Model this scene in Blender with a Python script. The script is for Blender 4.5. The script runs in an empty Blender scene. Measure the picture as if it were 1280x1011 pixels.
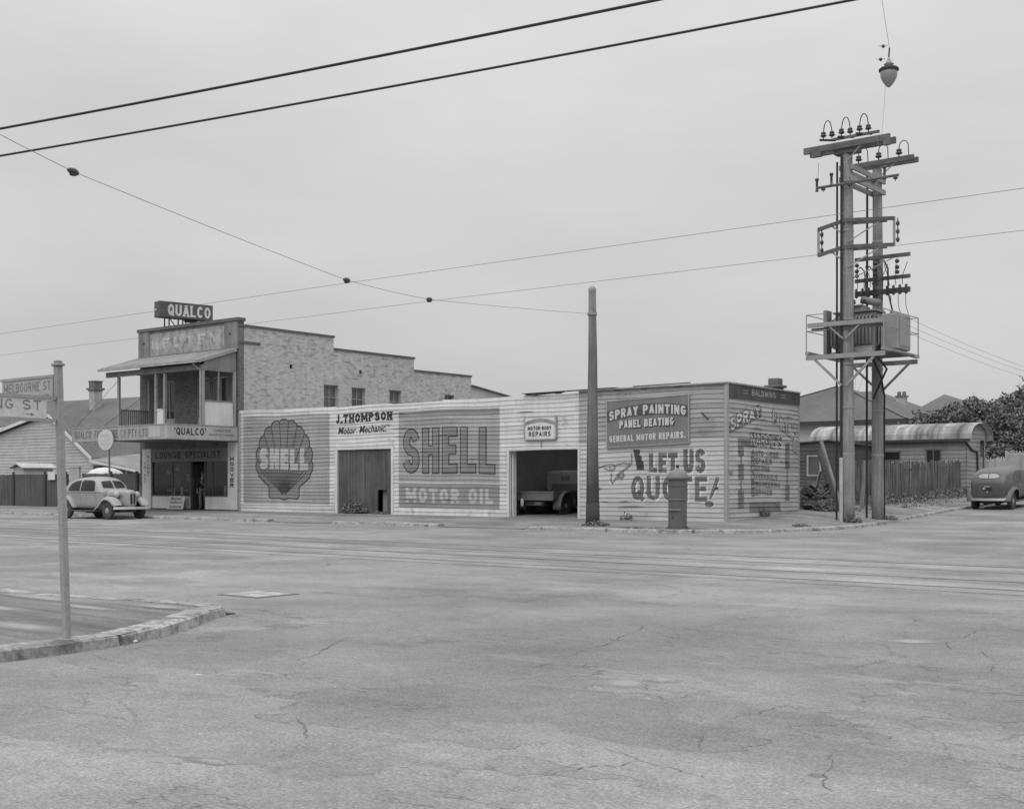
import bpy, bmesh, math, random
from mathutils import Vector, Matrix, noise
from mathutils.bvhtree import BVHTree
rnd = random.Random(7)
PI = math.pi
R = math.radians
scene = bpy.context.scene
COL = scene.collection

# ---------------------------------------------------------------- camera, sky, sun, exposure
cam_d = bpy.data.cameras.new('camera')
cam = bpy.data.objects.new('camera', cam_d)
COL.objects.link(cam)
cam.location = (0, 0, 1.5)
cam.rotation_euler = (R(90), 0, R(38.51))
cam_d.sensor_width = 36
cam_d.lens = 43.31
cam_d.shift_y = 0.0754
cam_d.clip_end = 3000
scene.camera = cam

world = bpy.data.worlds.new('World')
scene.world = world
world.use_nodes = True
wn, wl = world.node_tree.nodes, world.node_tree.links
bg = wn['Background']
SUN_EL, SUN_AZ = R(52), R(165)
sky = wn.new('ShaderNodeTexSky')
sky.sky_type = 'NISHITA'
sky.sun_disc = False
sky.sun_elevation = SUN_EL
sky.sun_rotation = SUN_AZ
sky.air_density = 2.0
sky.dust_density = 4.0
bw = wn.new('ShaderNodeRGBToBW')
wl.new(sky.outputs[0], bw.inputs[0])
tc = wn.new('ShaderNodeTexCoord')
sp = wn.new('ShaderNodeSeparateXYZ')
wl.new(tc.outputs['Generated'], sp.inputs[0])
ramp = wn.new('ShaderNodeValToRGB')
els = ramp.color_ramp.elements
els[0].position = 0.0
els[0].color = (.54, .54, .54, 1)
els[1].position = 1.0
els[1].color = (1.0, 1.0, 1.0, 1)
for p, v in ((.12, .61), (.36, .69)):
    e = els.new(p)
    e.color = (v, v, v, 1)
wl.new(sp.outputs['Z'], ramp.inputs[0])
zen = wn.new('ShaderNodeMapRange')          # the cloud deck is brighter overhead
zen.inputs[1].default_value = .4
zen.inputs[2].default_value = 1.0
zen.inputs[3].default_value = 1.0
zen.inputs[4].default_value = 1.75
wl.new(sp.outputs['Z'], zen.inputs[0])
mp = wn.new('ShaderNodeMapping')
mp.inputs['Scale'].default_value = (1.0, 1.0, 3.2)
wl.new(tc.outputs['Generated'], mp.inputs[0])
cl = wn.new('ShaderNodeTexNoise')
cl.inputs['Scale'].default_value = 2.3
cl.inputs['Detail'].default_value = 5
cl.inputs['Roughness'].default_value = .5
wl.new(mp.outputs[0], cl.inputs['Vector'])
cm = wn.new('ShaderNodeMapRange')
cm.inputs[1].default_value = .3
cm.inputs[2].default_value = .7
cm.inputs[3].default_value = .9
cm.inputs[4].default_value = 1.09
wl.new(cl.outputs[0], cm.inputs[0])


def wmath(op, a, b):
    n = wn.new('ShaderNodeMath')
    n.operation = op
    for i, v in enumerate((a, b)):
        if isinstance(v, (int, float)):
            n.inputs[i].default_value = v
        else:
            wl.new(v, n.inputs[i])
    return n.outputs[0]


deck = wmath('MULTIPLY', wmath('MULTIPLY', ramp.outputs[0], cm.outputs[0]), zen.outputs[0])
tot = wmath('ADD', wmath('MULTIPLY', deck, 10.0), wmath('MULTIPLY', bw.outputs[0], .03))
wl.new(tot, bg.inputs['Color'])
bg.inputs['Strength'].default_value = 0.1

sun_d = bpy.data.lights.new('sun', 'SUN')
sun_d.energy = 1.3
sun_d.angle = R(60)
sun = bpy.data.objects.new('sun', sun_d)
COL.objects.link(sun)
sdir = Vector((math.sin(SUN_AZ) * math.cos(SUN_EL), math.cos(SUN_AZ) * math.cos(SUN_EL), math.sin(SUN_EL)))
sun.rotation_euler = sdir.to_track_quat('Z', 'Y').to_euler()
sun.location = (0, -20, 40)
scene.view_settings.view_transform = 'Standard'
scene.view_settings.look = 'None'
scene.view_settings.exposure = 0.0
scene.view_settings.gamma = 1.0

# ---------------------------------------------------------------- pixel rays of the photograph (for measuring only)
FPX = 1540.
CS, SN = math.cos(R(38.51)), math.sin(R(38.51))


def ray(px):
    k = (px - 640) / FPX
    return k * CS - SN, k * SN + CS


def gz(px, py, z=0.):
    rx, ry = ray(px)
    Z = (1.5 - z) * FPX / (py - 602)
    return Vector((Z * rx, Z * ry, z))


def gyp(px, py, Y):
    rx, ry = ray(px)
    Z = Y / ry
    return Vector((Z * rx, Y, 1.5 - (py - 602) * Z / FPX))


# ---------------------------------------------------------------- materials
MATS = {}


def M(name, v, rough=.85, var=.18, scale=1.5, fine=.12, fscale=30, metal=0., bump=0., streak=0., sscale=(3, 3, .25),
      board=None, bvar=.1, brick=None, spec=.3, dark=None):
    """grey procedural paint/wood/metal: broad blotches, fine grain, vertical streaks, per-board tone, bricks"""
    if name in MATS:
        return MATS[name]
    m = bpy.data.materials.new(name)
    m.use_nodes = True
    n, l = m.node_tree.nodes, m.node_tree.links
    b = n['Principled BSDF']
    b.inputs['Roughness'].default_value = rough
    b.inputs['Metallic'].default_value = metal
    b.inputs['Specular IOR Level'].default_value = spec
    t = n.new('ShaderNodeTexCoord').outputs['Object']

    def math_(op, a, c):
        k = n.new('ShaderNodeMath')
        k.operation = op
        for i, q in enumerate((a, c)):
            if q is None:
                continue
            if isinstance(q, (int, float)):
                k.inputs[i].default_value = q
            else:
                l.new(q, k.inputs[i])
        return k.outputs[0]

    def nz(s, d=4, vec=t, rgh=.55):
        k = n.new('ShaderNodeTexNoise')
        k.inputs['Scale'].default_value = s
        k.inputs['Detail'].default_value = d
        k.inputs['Roughness'].default_value = rgh
        l.new(vec, k.inputs['Vector'])
        return k.outputs[0]

    def rng(x, a, c, lo, hi):
        k = n.new('ShaderNodeMapRange')
        for i, q in enumerate((a, c, lo, hi)):
            k.inputs[i + 1].default_value = q
        l.new(x, k.inputs[0])
        return k.outputs[0]
    base = None
    if brick:
        s = n.new('ShaderNodeSeparateXYZ')
        l.new(t, s.inputs[0])
        c = n.new('ShaderNodeCombineXYZ')
        l.new(math_('ADD', s.outputs[0], s.outputs[1]), c.inputs[0])
        l.new(s.outputs[2], c.inputs[1])
        k = n.new('ShaderNodeTexBrick')
        l.new(c.outputs[0], k.inputs['Vector'])
        lo, hi, mo = brick
        k.inputs['Color1'].default_value = (lo, lo, lo, 1)
        k.inputs['Color2'].default_value = (hi, hi, hi, 1)
        k.inputs['Mortar'].default_value = (mo, mo, mo, 1)
        k.inputs['Scale'].default_value = 1
        k.inputs['Brick Width'].default_value = .24
        k.inputs['Row Height'].default_value = .086
        k.inputs['Mortar Size'].default_value = .009
        k.inputs['Bias'].default_value = .3
        base = k.outputs[0]
        # scattered burnt bricks, clustered
        c2 = n.new('ShaderNodeCombineXYZ')
        rowi = math_('FLOOR', math_('MULTIPLY', s.outputs[2], 11.63), None)
        half = math_('MULTIPLY', math_('MODULO', rowi, 2.0), .5)
        l.new(math_('FLOOR', math_('ADD', math_('MULTIPLY', math_('ADD', s.outputs[0], s.outputs[1]), 4.17), half), None), c2.inputs[0])
        l.new(rowi, c2.inputs[1])
        w = n.new('ShaderNodeTexWhiteNoise')
        l.new(c2.outputs[0], w.inputs['Vector'])
        clus = rng(nz(.9, 3), .35, .7, .95, .8)
        isdark = math_('GREATER_THAN', w.outputs[0], clus)
        base = math_('MULTIPLY', base, math_('SUBTRACT', 1.0, math_('MULTIPLY', isdark, .25)))
    f = rng(nz(scale), .3, .7, 1 - var, 1 + var)
    f = math_('MULTIPLY', f, rng(nz(fscale, 3), .3, .7, 1 - fine, 1 + fine))
    if streak:
        mpn = n.new('ShaderNodeMapping')
        mpn.inputs['Scale'].default_value = sscale
        l.new(t, mpn.inputs[0])
        f = math_('MULTIPLY', f, rng(nz(2.0, 4, mpn.outputs[0]), .35, .68, 1 - streak, 1 + streak * .5))
    if board:
        pitch, z0, blen = board
        s = n.new('ShaderNodeSeparateXYZ')
        l.new(t, s.inputs[0])
        row = math_('FLOOR', math_('DIVIDE', math_('SUBTRACT', s.outputs[2], z0 - .001), pitch), None)
        w1 = n.new('ShaderNodeTexWhiteNoise')
        w1.noise_dimensions = '1D'
        l.new(row, w1.inputs['W'])
        along = math_('ADD', s.outputs[0], s.outputs[1])
        colm = math_('FLOOR', math_('ADD', math_('DIVIDE', along, blen), math_('MULTIPLY', w1.outputs[0], 7.3)), None)
        w2 = n.new('ShaderNodeTexWhiteNoise')
        w2.noise_dimensions = '2D'
        cx = n.new('ShaderNodeCombineXYZ')
        l.new(row, cx.inputs[0])
        l.new(colm, cx.inputs[1])
        l.new(cx.outputs[0], w2.inputs['Vector'])
        f = math_('MULTIPLY', f, rng(w2.outputs[0], 0, 1, 1 - bvar, 1 + bvar))
    if dark:      # flaking / rot / dirt patches with a shape of their own
        sc, lo, hi, amt = dark
        f = math_('MULTIPLY', f, rng(nz(sc, 6, rgh=.7), lo, hi, 1.0, amt))
    f = math_('MULTIPLY', f, base if base is not None else v)
    if base is not None:
        f = math_('MULTIPLY', f, v)
    l.new(f, b.inputs['Base Color'])
    if bump:
        bp = n.new('ShaderNodeBump')
        bp.inputs['Strength'].default_value = bump
        bp.inputs['Distance'].default_value = .02
        l.new(nz(fscale, 4), bp.inputs['Height'])
        l.new(bp.outputs[0], b.inputs['Normal'])
    MATS[name] = m
    return m


def glass(name, v=.03, rough=.06):
    m = M(name, v, rough=rough, var=.25, scale=.7, fine=.0, spec=.6)
    return m


def road_material(name, v, streakx=0., grain=.3, patch=.2, cracks=True, wet=0.):
    m = bpy.data.materials.new(name)
    m.use_nodes = True
    n, l = m.node_tree.nodes, m.node_tree.links
    b = n['Principled BSDF']
    b.inputs['Roughness'].default_value = .9
    b.inputs['Specular IOR Level'].default_value = .25
    t = n.new('ShaderNodeTexCoord').outputs['Object']

    def mt(op, a, c):
        k = n.new('ShaderNodeMath')
        k.operation = op
        for i, q in enumerate((a, c)):
            if q is None:
                continue
            if isinstance(q, (int, float)):
                k.inputs[i].default_value = q
            else:
                l.new(q, k.inputs[i])
        return k.outputs[0]

    def nz(s, d=4, sc=None, rgh=.55, loc=(0, 0, 0), rot=0):
        v_ = t
        if sc:
            mpn = n.new('ShaderNodeMapping')
            mpn.inputs['Scale'].default_value = sc
            mpn.inputs['Location'].default_value = loc
            mpn.inputs['Rotation'].default_value = (0, 0, rot)
            l.new(t, mpn.inputs[0])
            v_ = mpn.outputs[0]
        k = n.new('ShaderNodeTexNoise')
        k.inputs['Scale'].default_value = s
        k.inputs['Detail'].default_value = d
        k.inputs['Roughness'].default_value = rgh
        l.new(v_, k.inputs['Vector'])
        return k

    def rng(x, a, c, lo, hi):
        k = n.new('ShaderNodeMapRange')
        for i, q in enumerate((a, c, lo, hi)):
            k.inputs[i + 1].default_value = q
        l.new(x, k.inputs[0])
        return k.outputs[0]
    f = rng(nz(.16, 5).outputs[0], .35, .65, 1 - patch * .6, 1 + patch * .5)
    f = mt('MULTIPLY', f, rng(nz(.55, 6, rgh=.65, sc=(1, 1, 1), loc=(9, 3, 0)).outputs[0], .35, .7, 1 - patch * .9, 1 + patch * .7))
    # resurfaced patches with firm edges
    f = mt('MULTIPLY', f, rng(nz(.26, 5, sc=(.6, 1.3, 1), loc=(31, 7, 2), rgh=.6).outputs[0], .5, .508, 1.0, 1.0 + patch * .6))
    f = mt('MULTIPLY', f, rng(nz(.36, 5, sc=(.6, 1.3, 1), loc=(3, 57, 2), rgh=.55).outputs[0], .565, .573, 1.0, 1.0 - patch * .45))
    f = mt('MULTIPLY', f, rng(nz(46, 2).outputs[0], .25, .75, 1 - grain, 1 + grain))
    f = mt('MULTIPLY', f, rng(nz(160, 2).outputs[0], .25, .75, 1 - grain, 1 + grain))
    f = mt('MULTIPLY', f, rng(nz(9, 4, rgh=.7).outputs[0], .3, .7, 1 - grain * .4, 1 + grain * .4))
    # cracked seams round old patches
    for sc, lc, th, ep, rg in ((.26, (31, 7, 2), .504, .003, .6), (.36, (3, 57, 2), .569, .003, .55), (.7, (12, 40, 5), .5, .006, .62)):
        q = nz(sc, 5, sc=(.6, 1.3, 1), loc=lc, rgh=rg).outputs[0]
        line = rng(mt('ABSOLUTE', mt('SUBTRACT', q, th), None), ep * .4, ep, 1.0, 0.0)
        msk = rng(nz(.5, 4, sc=(1, 1, 1), loc=(lc[1], 3, 1)).outputs[0], .48, .56, 0.0, 1.0)
        f = mt('MULTIPLY', f, mt('SUBTRACT', 1.0, mt('MULTIPLY', mt('MULTIPLY', line, msk), .3)))
    f = mt('MULTIPLY', f, rng(nz(24, 2, rgh=.4).outputs[0], .58, .72, 1.0, 1.0 + grain * .5))
    if streakx:
        f = mt('MULTIPLY', f, rng(nz(1.0, 5, sc=(.06, 1.6, 1), rgh=.6).outputs[0], .36, .64, 1 - streakx, 1 + streakx * .7))
        f = mt('MULTIPLY', f, rng(nz(1.0, 5, sc=(.2, 4.0, 1), loc=(5, 2, 0), rgh=.65).outputs[0], .38, .62, 1 - streakx * .5, 1 + streakx * .4))
    if cracks:
        for sc, seed, wdt, amt in ((.17, 0., .0022, .62), (.5, 13., .0026, .72)):
            wv = n.new('ShaderNodeVectorMath')
            wv.operation = 'SCALE'
            l.new(nz(.9, 6, rgh=.7).outputs['Color'], wv.inputs[0])
            wv.inputs['Scale'].default_value = .9 if sc < .3 else .5
            ad = n.new('ShaderNodeVectorMath')
            l.new(t, ad.inputs[0])
            l.new(wv.outputs[0], ad.inputs[1])
            mpn = n.new('ShaderNodeMapping')
            mpn.inputs['Location'].default_value = (seed, seed * .7, 0)
            l.new(ad.outputs[0], mpn.inputs[0])
            vo = n.new('ShaderNodeTexVoronoi')
            vo.feature = 'DISTANCE_TO_EDGE'
            vo.inputs['Scale'].default_value = sc
            l.new(mpn.outputs[0], vo.inputs['Vector'])
            line = rng(vo.outputs['Distance'], wdt * .4, wdt * 2.2, 1.0, 0.0)
            msk = rng(nz(.35, 3, sc=(1, 1, 1), loc=(seed + 4, 8, 0)).outputs[0], .5, .6, 0.0, 1.0)
            f = mt('MULTIPLY', f, mt('SUBTRACT', 1.0, mt('MULTIPLY', mt('MULTIPLY', line, msk), 1 - amt)))
    f = mt('MULTIPLY', f, v)
    l.new(f, b.inputs['Base Color'])
    bp = n.new('ShaderNodeBump')
    bp.inputs['Strength'].default_value = .35
    bp.inputs['Distance'].default_value = .01
    l.new(nz(60, 3).outputs[0], bp.inputs['Height'])
    l.new(bp.outputs[0], b.inputs['Normal'])
    if wet:
        l.new(rng(nz(.5, 4, sc=(.4, 1.6, 1)).outputs[0], .5, .62, .9, .9 - wet), b.inputs['Roughness'])
    return m


PITCH = .152
m_road = road_material('road asphalt', .224, patch=.24, grain=.34)
m_bed = road_material('tram bed', .24, streakx=.24, cracks=False, patch=.24, grain=.3)
m_path = road_material('footpath bitumen', .2, streakx=.22, cracks=False, patch=.25)
m_path2 = road_material('near footpath bitumen', .165, streakx=.3, cracks=False, patch=.25)
m_kerb = M('kerb stone', .3, var=.3, scale=1.6, fine=.35, fscale=14, bump=.6, dark=(3, .52, .6, .55))
m_rail = M('rail steel', .2, rough=.5, metal=0., var=.3, scale=.3)
m_groove = M('rail groove', .165, var=.4, scale=.4)
m_white = M('white painted boards', .56, var=.07, scale=.8, fine=.05, streak=.08, board=(PITCH, .2, 2.7), bvar=.12, dark=(1.5, .57, .66, .72))
m_wgrey = M('weathered grey boards', .33, var=.14, scale=.7, fine=.1, streak=.14, sscale=(.35, .35, 6), board=(PITCH, .2, 3.1), bvar=.13, dark=(1.2, .55, .68, .72))
m_wpale = M('worn pale boards', .47, var=.1, scale=.6, fine=.08, streak=.1, sscale=(.35, .35, 6), board=(PITCH, .2, 3.3), bvar=.1, dark=(1.5, .58, .68, .75))
m_side = M('side wall boards', .44, var=.17, scale=.9, fine=.1, streak=.12, sscale=(.4, .4, 5), board=(PITCH, .2, 2.4), bvar=.15, dark=(1.8, .56, .68, .7))
m_pgrey = M('mid grey sign paint', .315, var=.1, scale=.7, fine=.06, streak=.1, board=(PITCH, .2, 2.7), bvar=.1, dark=(2.2, .6, .67, 1.18))
m_pdark = M('dark grey sign paint', .23, var=.1, scale=.9, fine=.07, board=(PITCH, .2, 2.7), bvar=.06)
m_shell = M('scallop paint', .185, var=.12, scale=.9, fine=.08, board=(PITCH, .2, 2.7), bvar=.1, dark=(4, .6, .67, 1.35))
m_line = M('black lining paint', .055, var=.2)
m_lwhite = M('faded white lettering', .4, var=.1, scale=2, fine=.1, board=(PITCH, .2, 2.7), bvar=.05, dark=(6, .57, .64, .72))
m_lblack = M('black lettering', .045, var=.25, scale=2)
m_lgrey = M('faded grey lettering', .135, var=.25, scale=3, fine=.2, dark=(7, .57, .63, 2.0))
m_lfade = M('half worn grey lettering', .18, var=.3, scale=4, fine=.2)
m_lpale = M('half worn pale lettering', .56, var=.2, scale=4, fine=.15)
m_door = M('old door planks', .105, var=.25, scale=1.2, fine=.2, streak=.35, sscale=(9, 9, .35))
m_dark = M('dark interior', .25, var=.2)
m_black = M('black iron', .035, rough=.6)
m_trim = M('white trim', .6, var=.08, fine=.06, streak=.08)
m_gtrim = M('grey trim', .33, var=.15, fine=.1, streak=.15)
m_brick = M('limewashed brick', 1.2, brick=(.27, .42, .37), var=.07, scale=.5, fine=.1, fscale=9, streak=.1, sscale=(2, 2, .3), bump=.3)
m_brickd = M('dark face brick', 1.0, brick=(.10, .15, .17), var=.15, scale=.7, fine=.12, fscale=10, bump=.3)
m_render = M('grey cement render', .2, var=.2, scale=1.2, fine=.12, streak=.25)
m_ghost = M('faded sign render', .33, var=.25, scale=2.2, fine=.2, streak=.2, dark=(3, .5, .6, .75))
m_coping = M('dark coping', .12, var=.2)
m_iron = M('galvanised iron', .22, rough=.6, var=.2, scale=.8, streak=.2)
m_rust = M('rusty iron roof', .34, rough=.7, var=.15, scale=.7, fine=.1, streak=.6, sscale=(1.5, .06, .06), dark=(1.0, .5, .62, .6))
m_roofd = M('dark iron roof', .115, rough=.75, var=.2, scale=.4, streak=.15)
m_roofm = M('grey iron roof', .13, rough=.75, var=.2, scale=.4, streak=.2)
m_fascia = M('awning fascia paint', .42, var=.1, scale=1, fine=.06, streak=.1)
m_fascia2 = M('awning front fascia paint', .33, var=.12, scale=1, fine=.08, streak=.12)
m_ls = M('shopfront signband', .2, var=.15)
m_soffit = M('soffit paint', .24, var=.1)
m_tpost = M('grey pole timber', .25, var=.2, scale=1.2, fine=.18, streak=.3, sscale=(10, 10, .3))
m_tpole = M('dark pole timber', .16, var=.2, scale=1.2, fine=.18, streak=.3, sscale=(10, 10, .3))
m_tar = M('tarred timber', .055, var=.2, streak=.2, sscale=(10, 10, .3))
m_arm = M('crossarm timber', .12, var=.25, scale=2, fine=.15, streak=.2, sscale=(.5, 6, 6))
m_steel = M('galvanised steel', .27, rough=.55, var=.15, scale=3)
m_tank = M('transformer paint', .2, rough=.5, var=.15, scale=2, fine=.08)
m_cab = M('cabinet paint', .26, rough=.5, var=.12, scale=2, fine=.06)
m_insul = M('glazed insulator', .05, rough=.25, var=.1, spec=.5)
m_cable = M('cable', .04, var=.2)
m_wire = M('wire', .2, var=.1)
m_red = M('pillar box paint', .105, rough=.45, var=.12, scale=2, fine=.06, spec=.4)
m_redl = M('pillar box cap', .17, rough=.5, var=.12, scale=2)
m_sgn = M('street sign enamel', .36, rough=.5, var=.12, scale=4)
m_sgn2 = M('pale street sign enamel', .52, rough=.5, var=.1, scale=4)
m_spost = M('painted sign post', .3, var=.12, scale=3, fine=.12, streak=.12)
m_fence = M('dark fence boards', .1, var=.2, scale=1, fine=.15, streak=.3, sscale=(9, 9, .3))
m_pale = M('grey palings', .15, var=.3, scale=1.4, fine=.2, streak=.7, sscale=(9, 9, .3))
m_plank = M('loose plank', .24, var=.3, fine=.2)
m_hwall = M('house boards', .42, var=.1, board=(.17, 0., 4), bvar=.08)
m_hdark = M('dark house boards', .085, var=.2, board=(.15, 0., 3), bvar=.2)
m_hmid = M('shed boards', .27, var=.14, board=(.17, 0., 4), bvar=.12, streak=.1)
m_glass = glass('window glass', .03)
m_pane = glass('dusty pane', .1, .25)
m_chim = M('chimney render', .36, var=.2, scale=3, fine=.15)
m_chimd = M('chimney brick', .15, brick=(.7, 1.0, 1.2), var=.15, scale=3)
m_tyre = M('tyre rubber', .065, rough=.9)
m_chrome = M('dull chrome', .8, rough=.33, metal=.8, var=.1)
m_hub = M('wheel paint', .28, rough=.5)
m_carl = M('pale car paint', .3, rough=.38, var=.06, fine=.03, spec=.45)
m_card = M('dark car paint', .085, rough=.33, var=.08, fine=.04, spec=.5)
m_carg = M('car window glass', .03, rough=.1, spec=.15, var=.2)
m_seam = M('body seam', .08)
m_lens = M('headlamp lens', .5, rough=.1, spec=.6)
m_ute = M('ute body paint', .135, rough=.55, var=.15, fine=.1)
m_uted = M('ute dark paint', .1, rough=.55, var=.15)
m_canvas = M('canvas hood', .34, var=.2, fine=.1)
m_lamp = M('lamp globe', .26, rough=.25, var=.1, spec=.5)
m_weed = M('weed leaf', .16, var=.5, scale=6)
m_grass = M('grass leaf', .17, var=.4, scale=4)
m_leaf = M('tree leaf', .135, var=.45, scale=.9, rough=.6, spec=.4)
m_leafp = M('pale tree leaf', .17, var=.4, scale=.9, rough=.6, spec=.4)
m_bark = M('bark', .1, var=.2)
m_skin = M('skin', .25, var=.05)
m_coat = M('dark coat cloth', .03, var=.2)
m_trous = M('light trouser cloth', .17, var=.15)
m_shirt = M('shirt cloth', .4)
m_paper = M('paper', .6)
m_patch = M('pale patch', .34, var=.1)
m_earth = M('yard earth', .14, var=.3, scale=1.2, fine=.3, fscale=12, bump=.5)
m_mud = M('grassy verge', .16, var=.3, scale=1.0, fine=.35, fscale=16, bump=.8)


# ---------------------------------------------------------------- builders
class B:
    def __init__(s):
        s.bm = bmesh.new()

    def face(s, pts):
        try:
            return s.bm.faces.new([s.bm.verts.new(p) for p in pts])
        except ValueError:
            return None

    def box(s, x0, x1, y0, y1, z0, z1, mtx=None):
        vs = [s.bm.verts.new((x, y, z)) for z in (z0, z1) for y in (y0, y1) for x in (x0, x1)]
        for f in ((0, 2, 3, 1), (4, 5, 7, 6), (0, 1, 5, 4), (2, 6, 7, 3), (0, 4, 6, 2), (1, 3, 7, 5)):
            s.bm.faces.new([vs[i] for i in f])
        if mtx is not None:
            bmesh.ops.transform(s.bm, matrix=mtx, verts=vs)
        return s

    def bar(s, p0, p1, w, h=None, up=(0, 0, 1)):
        p0, p1 = Vector(p0), Vector(p1)
        h = h or w
        d = (p1 - p0).normalized()
        u = Vector(up)
        if abs(d.dot(u)) > .98:
            u = Vector((0, 1, 0))
        sd = d.cross(u).normalized()
        u = sd.cross(d)
        c = [sd * a * w / 2 + u * b * h / 2 for a, b in ((-1, -1), (1, -1), (1, 1), (-1, 1))]
        a = [s.bm.verts.new(p0 + k) for k in c]
        b = [s.bm.verts.new(p1 + k) for k in c]
        for i in range(4):
            j = (i + 1) % 4
            s.bm.faces.new((a[i], a[j], b[j], b[i]))
        s.bm.faces.new(a[::-1])
        s.bm.faces.new(b)
        return s

    def tube(s, pts, r, seg=8, r2=None):
        pts = [Vector(p) for p in pts]
        n = len(pts)
        rings = []
        prev = None
        for i, p in enumerate(pts):
            d = (pts[min(i + 1, n - 1)] - pts[max(i - 1, 0)]).normalized()
            a = prev if prev is not None else (Vector((0, 0, 1)) if abs(d.z) < .9 else Vector((1, 0, 0)))
            sd = d.cross(a).normalized()
            u = sd.cross(d).normalized()
            prev = u
            rr = r if r2 is None else r + (r2 - r) * i / (n - 1)
            rings.append([s.bm.verts.new(p + (sd * math.cos(2 * PI * k / seg) + u * math.sin(2 * PI * k / seg)) * rr) for k in range(seg)])
        for i in range(n - 1):
            for k in range(seg):
                j = (k + 1) % seg
                s.bm.faces.new((rings[i][k], rings[i][j], rings[i + 1][j], rings[i + 1][k]))
        s.bm.faces.new(rings[0][::-1])
        s.bm.faces.new(rings[-1])
        return s

    def lathe(s, prof, c=(0, 0, 0), seg=24, mtx=None):
        """prof: (radius, z) list"""
        rings = []
        new = []
        for r, z in prof:
            ring = [s.bm.verts.new((c[0] + max(r, .0005) * math.cos(2 * PI * k / seg), c[1] + max(r, .0005) * math.sin(2 * PI * k / seg), c[2] + z)) for k in range(seg)]
            rings.append(ring)
            new += ring
        for i in range(len(rings) - 1):
            for k in range(seg):
                j = (k + 1) % seg
                s.bm.faces.new((rings[i][k], rings[i][j], rings[i + 1][j], rings[i + 1][k]))
        s.bm.faces.new(rings[0][::-1])
        s.bm.faces.new(rings[-1])
        if mtx is not None:
            bmesh.ops.transform(s.bm, matrix=mtx, verts=new)
        return s

    def prism(s, poly, fn, a, b):
        """poly: list of 2-D points, fn(u, v, d) -> 3-D"""
        A = [s.bm.verts.new(fn(u, v, a)) for u, v in poly]
        C = [s.bm.verts.new(fn(u, v, b)) for u, v in poly]
        n = len(poly)
        for i in range(n):
            j = (i + 1) % n
            s.bm.faces.new((A[i], A[j], C[j], C[i]))
        s.bm.faces.new(A[::-1])
        s.bm.faces.new(C)
        return s

    def loft(s, rings, caps=True, closed=True):
        V = [[s.bm.verts.new(p) for p in r] for r in rings]
        n = len(V[0])
        for i in range(len(V) - 1):
            for k in range(n if closed else n - 1):
                j = (k + 1) % n
                s.bm.faces.new((V[i][k], V[i][j], V[i + 1][j], V[i + 1][k]))
        if caps:
            s.bm.faces.new(V[0][::-1])
            s.bm.faces.new(V[-1])
        return s

    def cells(s, us, zs, keep, fn, thick):
        """wall with openings: grid cells kept by keep(u, z); fn(u, z, depth) -> 3-D"""
        nu, nz_ = len(us) - 1, len(zs) - 1
        K = {(i, j): keep((us[i] + us[i + 1]) / 2, (zs[j] + zs[j + 1]) / 2) for i in range(nu) for j in range(nz_)}
        cache = {}

        def v(i, j, d):
            k = (i, j, d)
            if k not in cache:
                cache[k] = s.bm.verts.new(fn(us[i], zs[j], d))
            return cache[k]
        for (i, j), ok in K.items():
            if not ok:
                continue
            s.bm.faces.new((v(i, j, 0), v(i + 1, j, 0), v(i + 1, j + 1, 0), v(i, j + 1, 0)))
            s.bm.faces.new((v(i, j, thick), v(i, j + 1, thick), v(i + 1, j + 1, thick), v(i + 1, j, thick)))
            for (di, dj), (a, b) in {(-1, 0): ((i, j), (i, j + 1)), (1, 0): ((i + 1, j), (i + 1, j + 1)), (0, -1): ((i, j), (i + 1, j)), (0, 1): ((i, j + 1), (i + 1, j + 1))}.items():
                if not K.get((i + di, j + dj), False):
                    s.bm.faces.new((v(*a, 0), v(*b, 0), v(*b, thick), v(*a, thick)))
        return s

    def leaves(s, pts, size, up=.0):
        for p in pts:
            p = Vector(p)
            a = rnd.uniform(0, 2 * PI)
            e = rnd.uniform(-.6, 1.0)
            d = Vector((math.cos(a) * math.cos(e), math.sin(a) * math.cos(e), math.sin(e) + up)).normalized()
            sd = d.cross(Vector((rnd.uniform(-1, 1), rnd.uniform(-1, 1), rnd.uniform(-1, 1)))).normalized()
            L = size * rnd.uniform(.6, 1.3)
            w = L * .32
            s.face((p, p + d * L * .5 + sd * w, p + d * L, p + d * L * .5 - sd * w))
        return s


WM = {}


SPLIT = set('''corner_board door_frame boards pillar_facing stall_riser pilaster coping vent tie_rod_plate balcony_rail balcony_panel moulding bracket iron_bracket bottom_plate
inner_wall capping painted_panel louvre bonnet_louvre grille_bar strap rail post wall gutter conduit fuse_holder skid cooling_tube platform_beam rail_beam tie_beam crossarm brace jumper board_split
number_plate door_handle digits door_ledge frame sill display_plinth balcony_beam support_frame loose_roof_iron crossarm_block shoe facial_feature lean_to_wall chimney_pot chassis handrail ridge_cap
lid cap case door lettering lintel window_surround'''.split())


def islands(bm):
    seen, out = set(), []
    for v in bm.verts:
        if v in seen:
            continue
        st, isl = [v], []
        seen.add(v)
        while st:
            q = st.pop()
            isl.append(q)
            for e in q.link_edges:
                o = e.other_vert(q)
                if o not in seen:
                    seen.add(o)
                    st.append(o)
        out.append(isl)
    return out


def touching_groups(bm, tol=.012):
    isl = islands(bm)
    bb = [([min(v.co[i] for v in q) - tol for i in range(3)], [max(v.co[i] for v in q) + tol for i in range(3)]) for q in isl]
    par = list(range(len(isl)))

    def find(a):
        while par[a] != a:
            a = par[a]
        return a
    for i in range(len(isl)):
        for j in range(i):
            if all(bb[i][0][k] <= bb[j][1][k] and bb[j][0][k] <= bb[i][1][k] for k in range(3)):
                par[find(i)] = find(j)
    g = {}
    for i in range(len(isl)):
        g.setdefault(find(i), []).extend(isl[i])
    return list(g.values())


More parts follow.
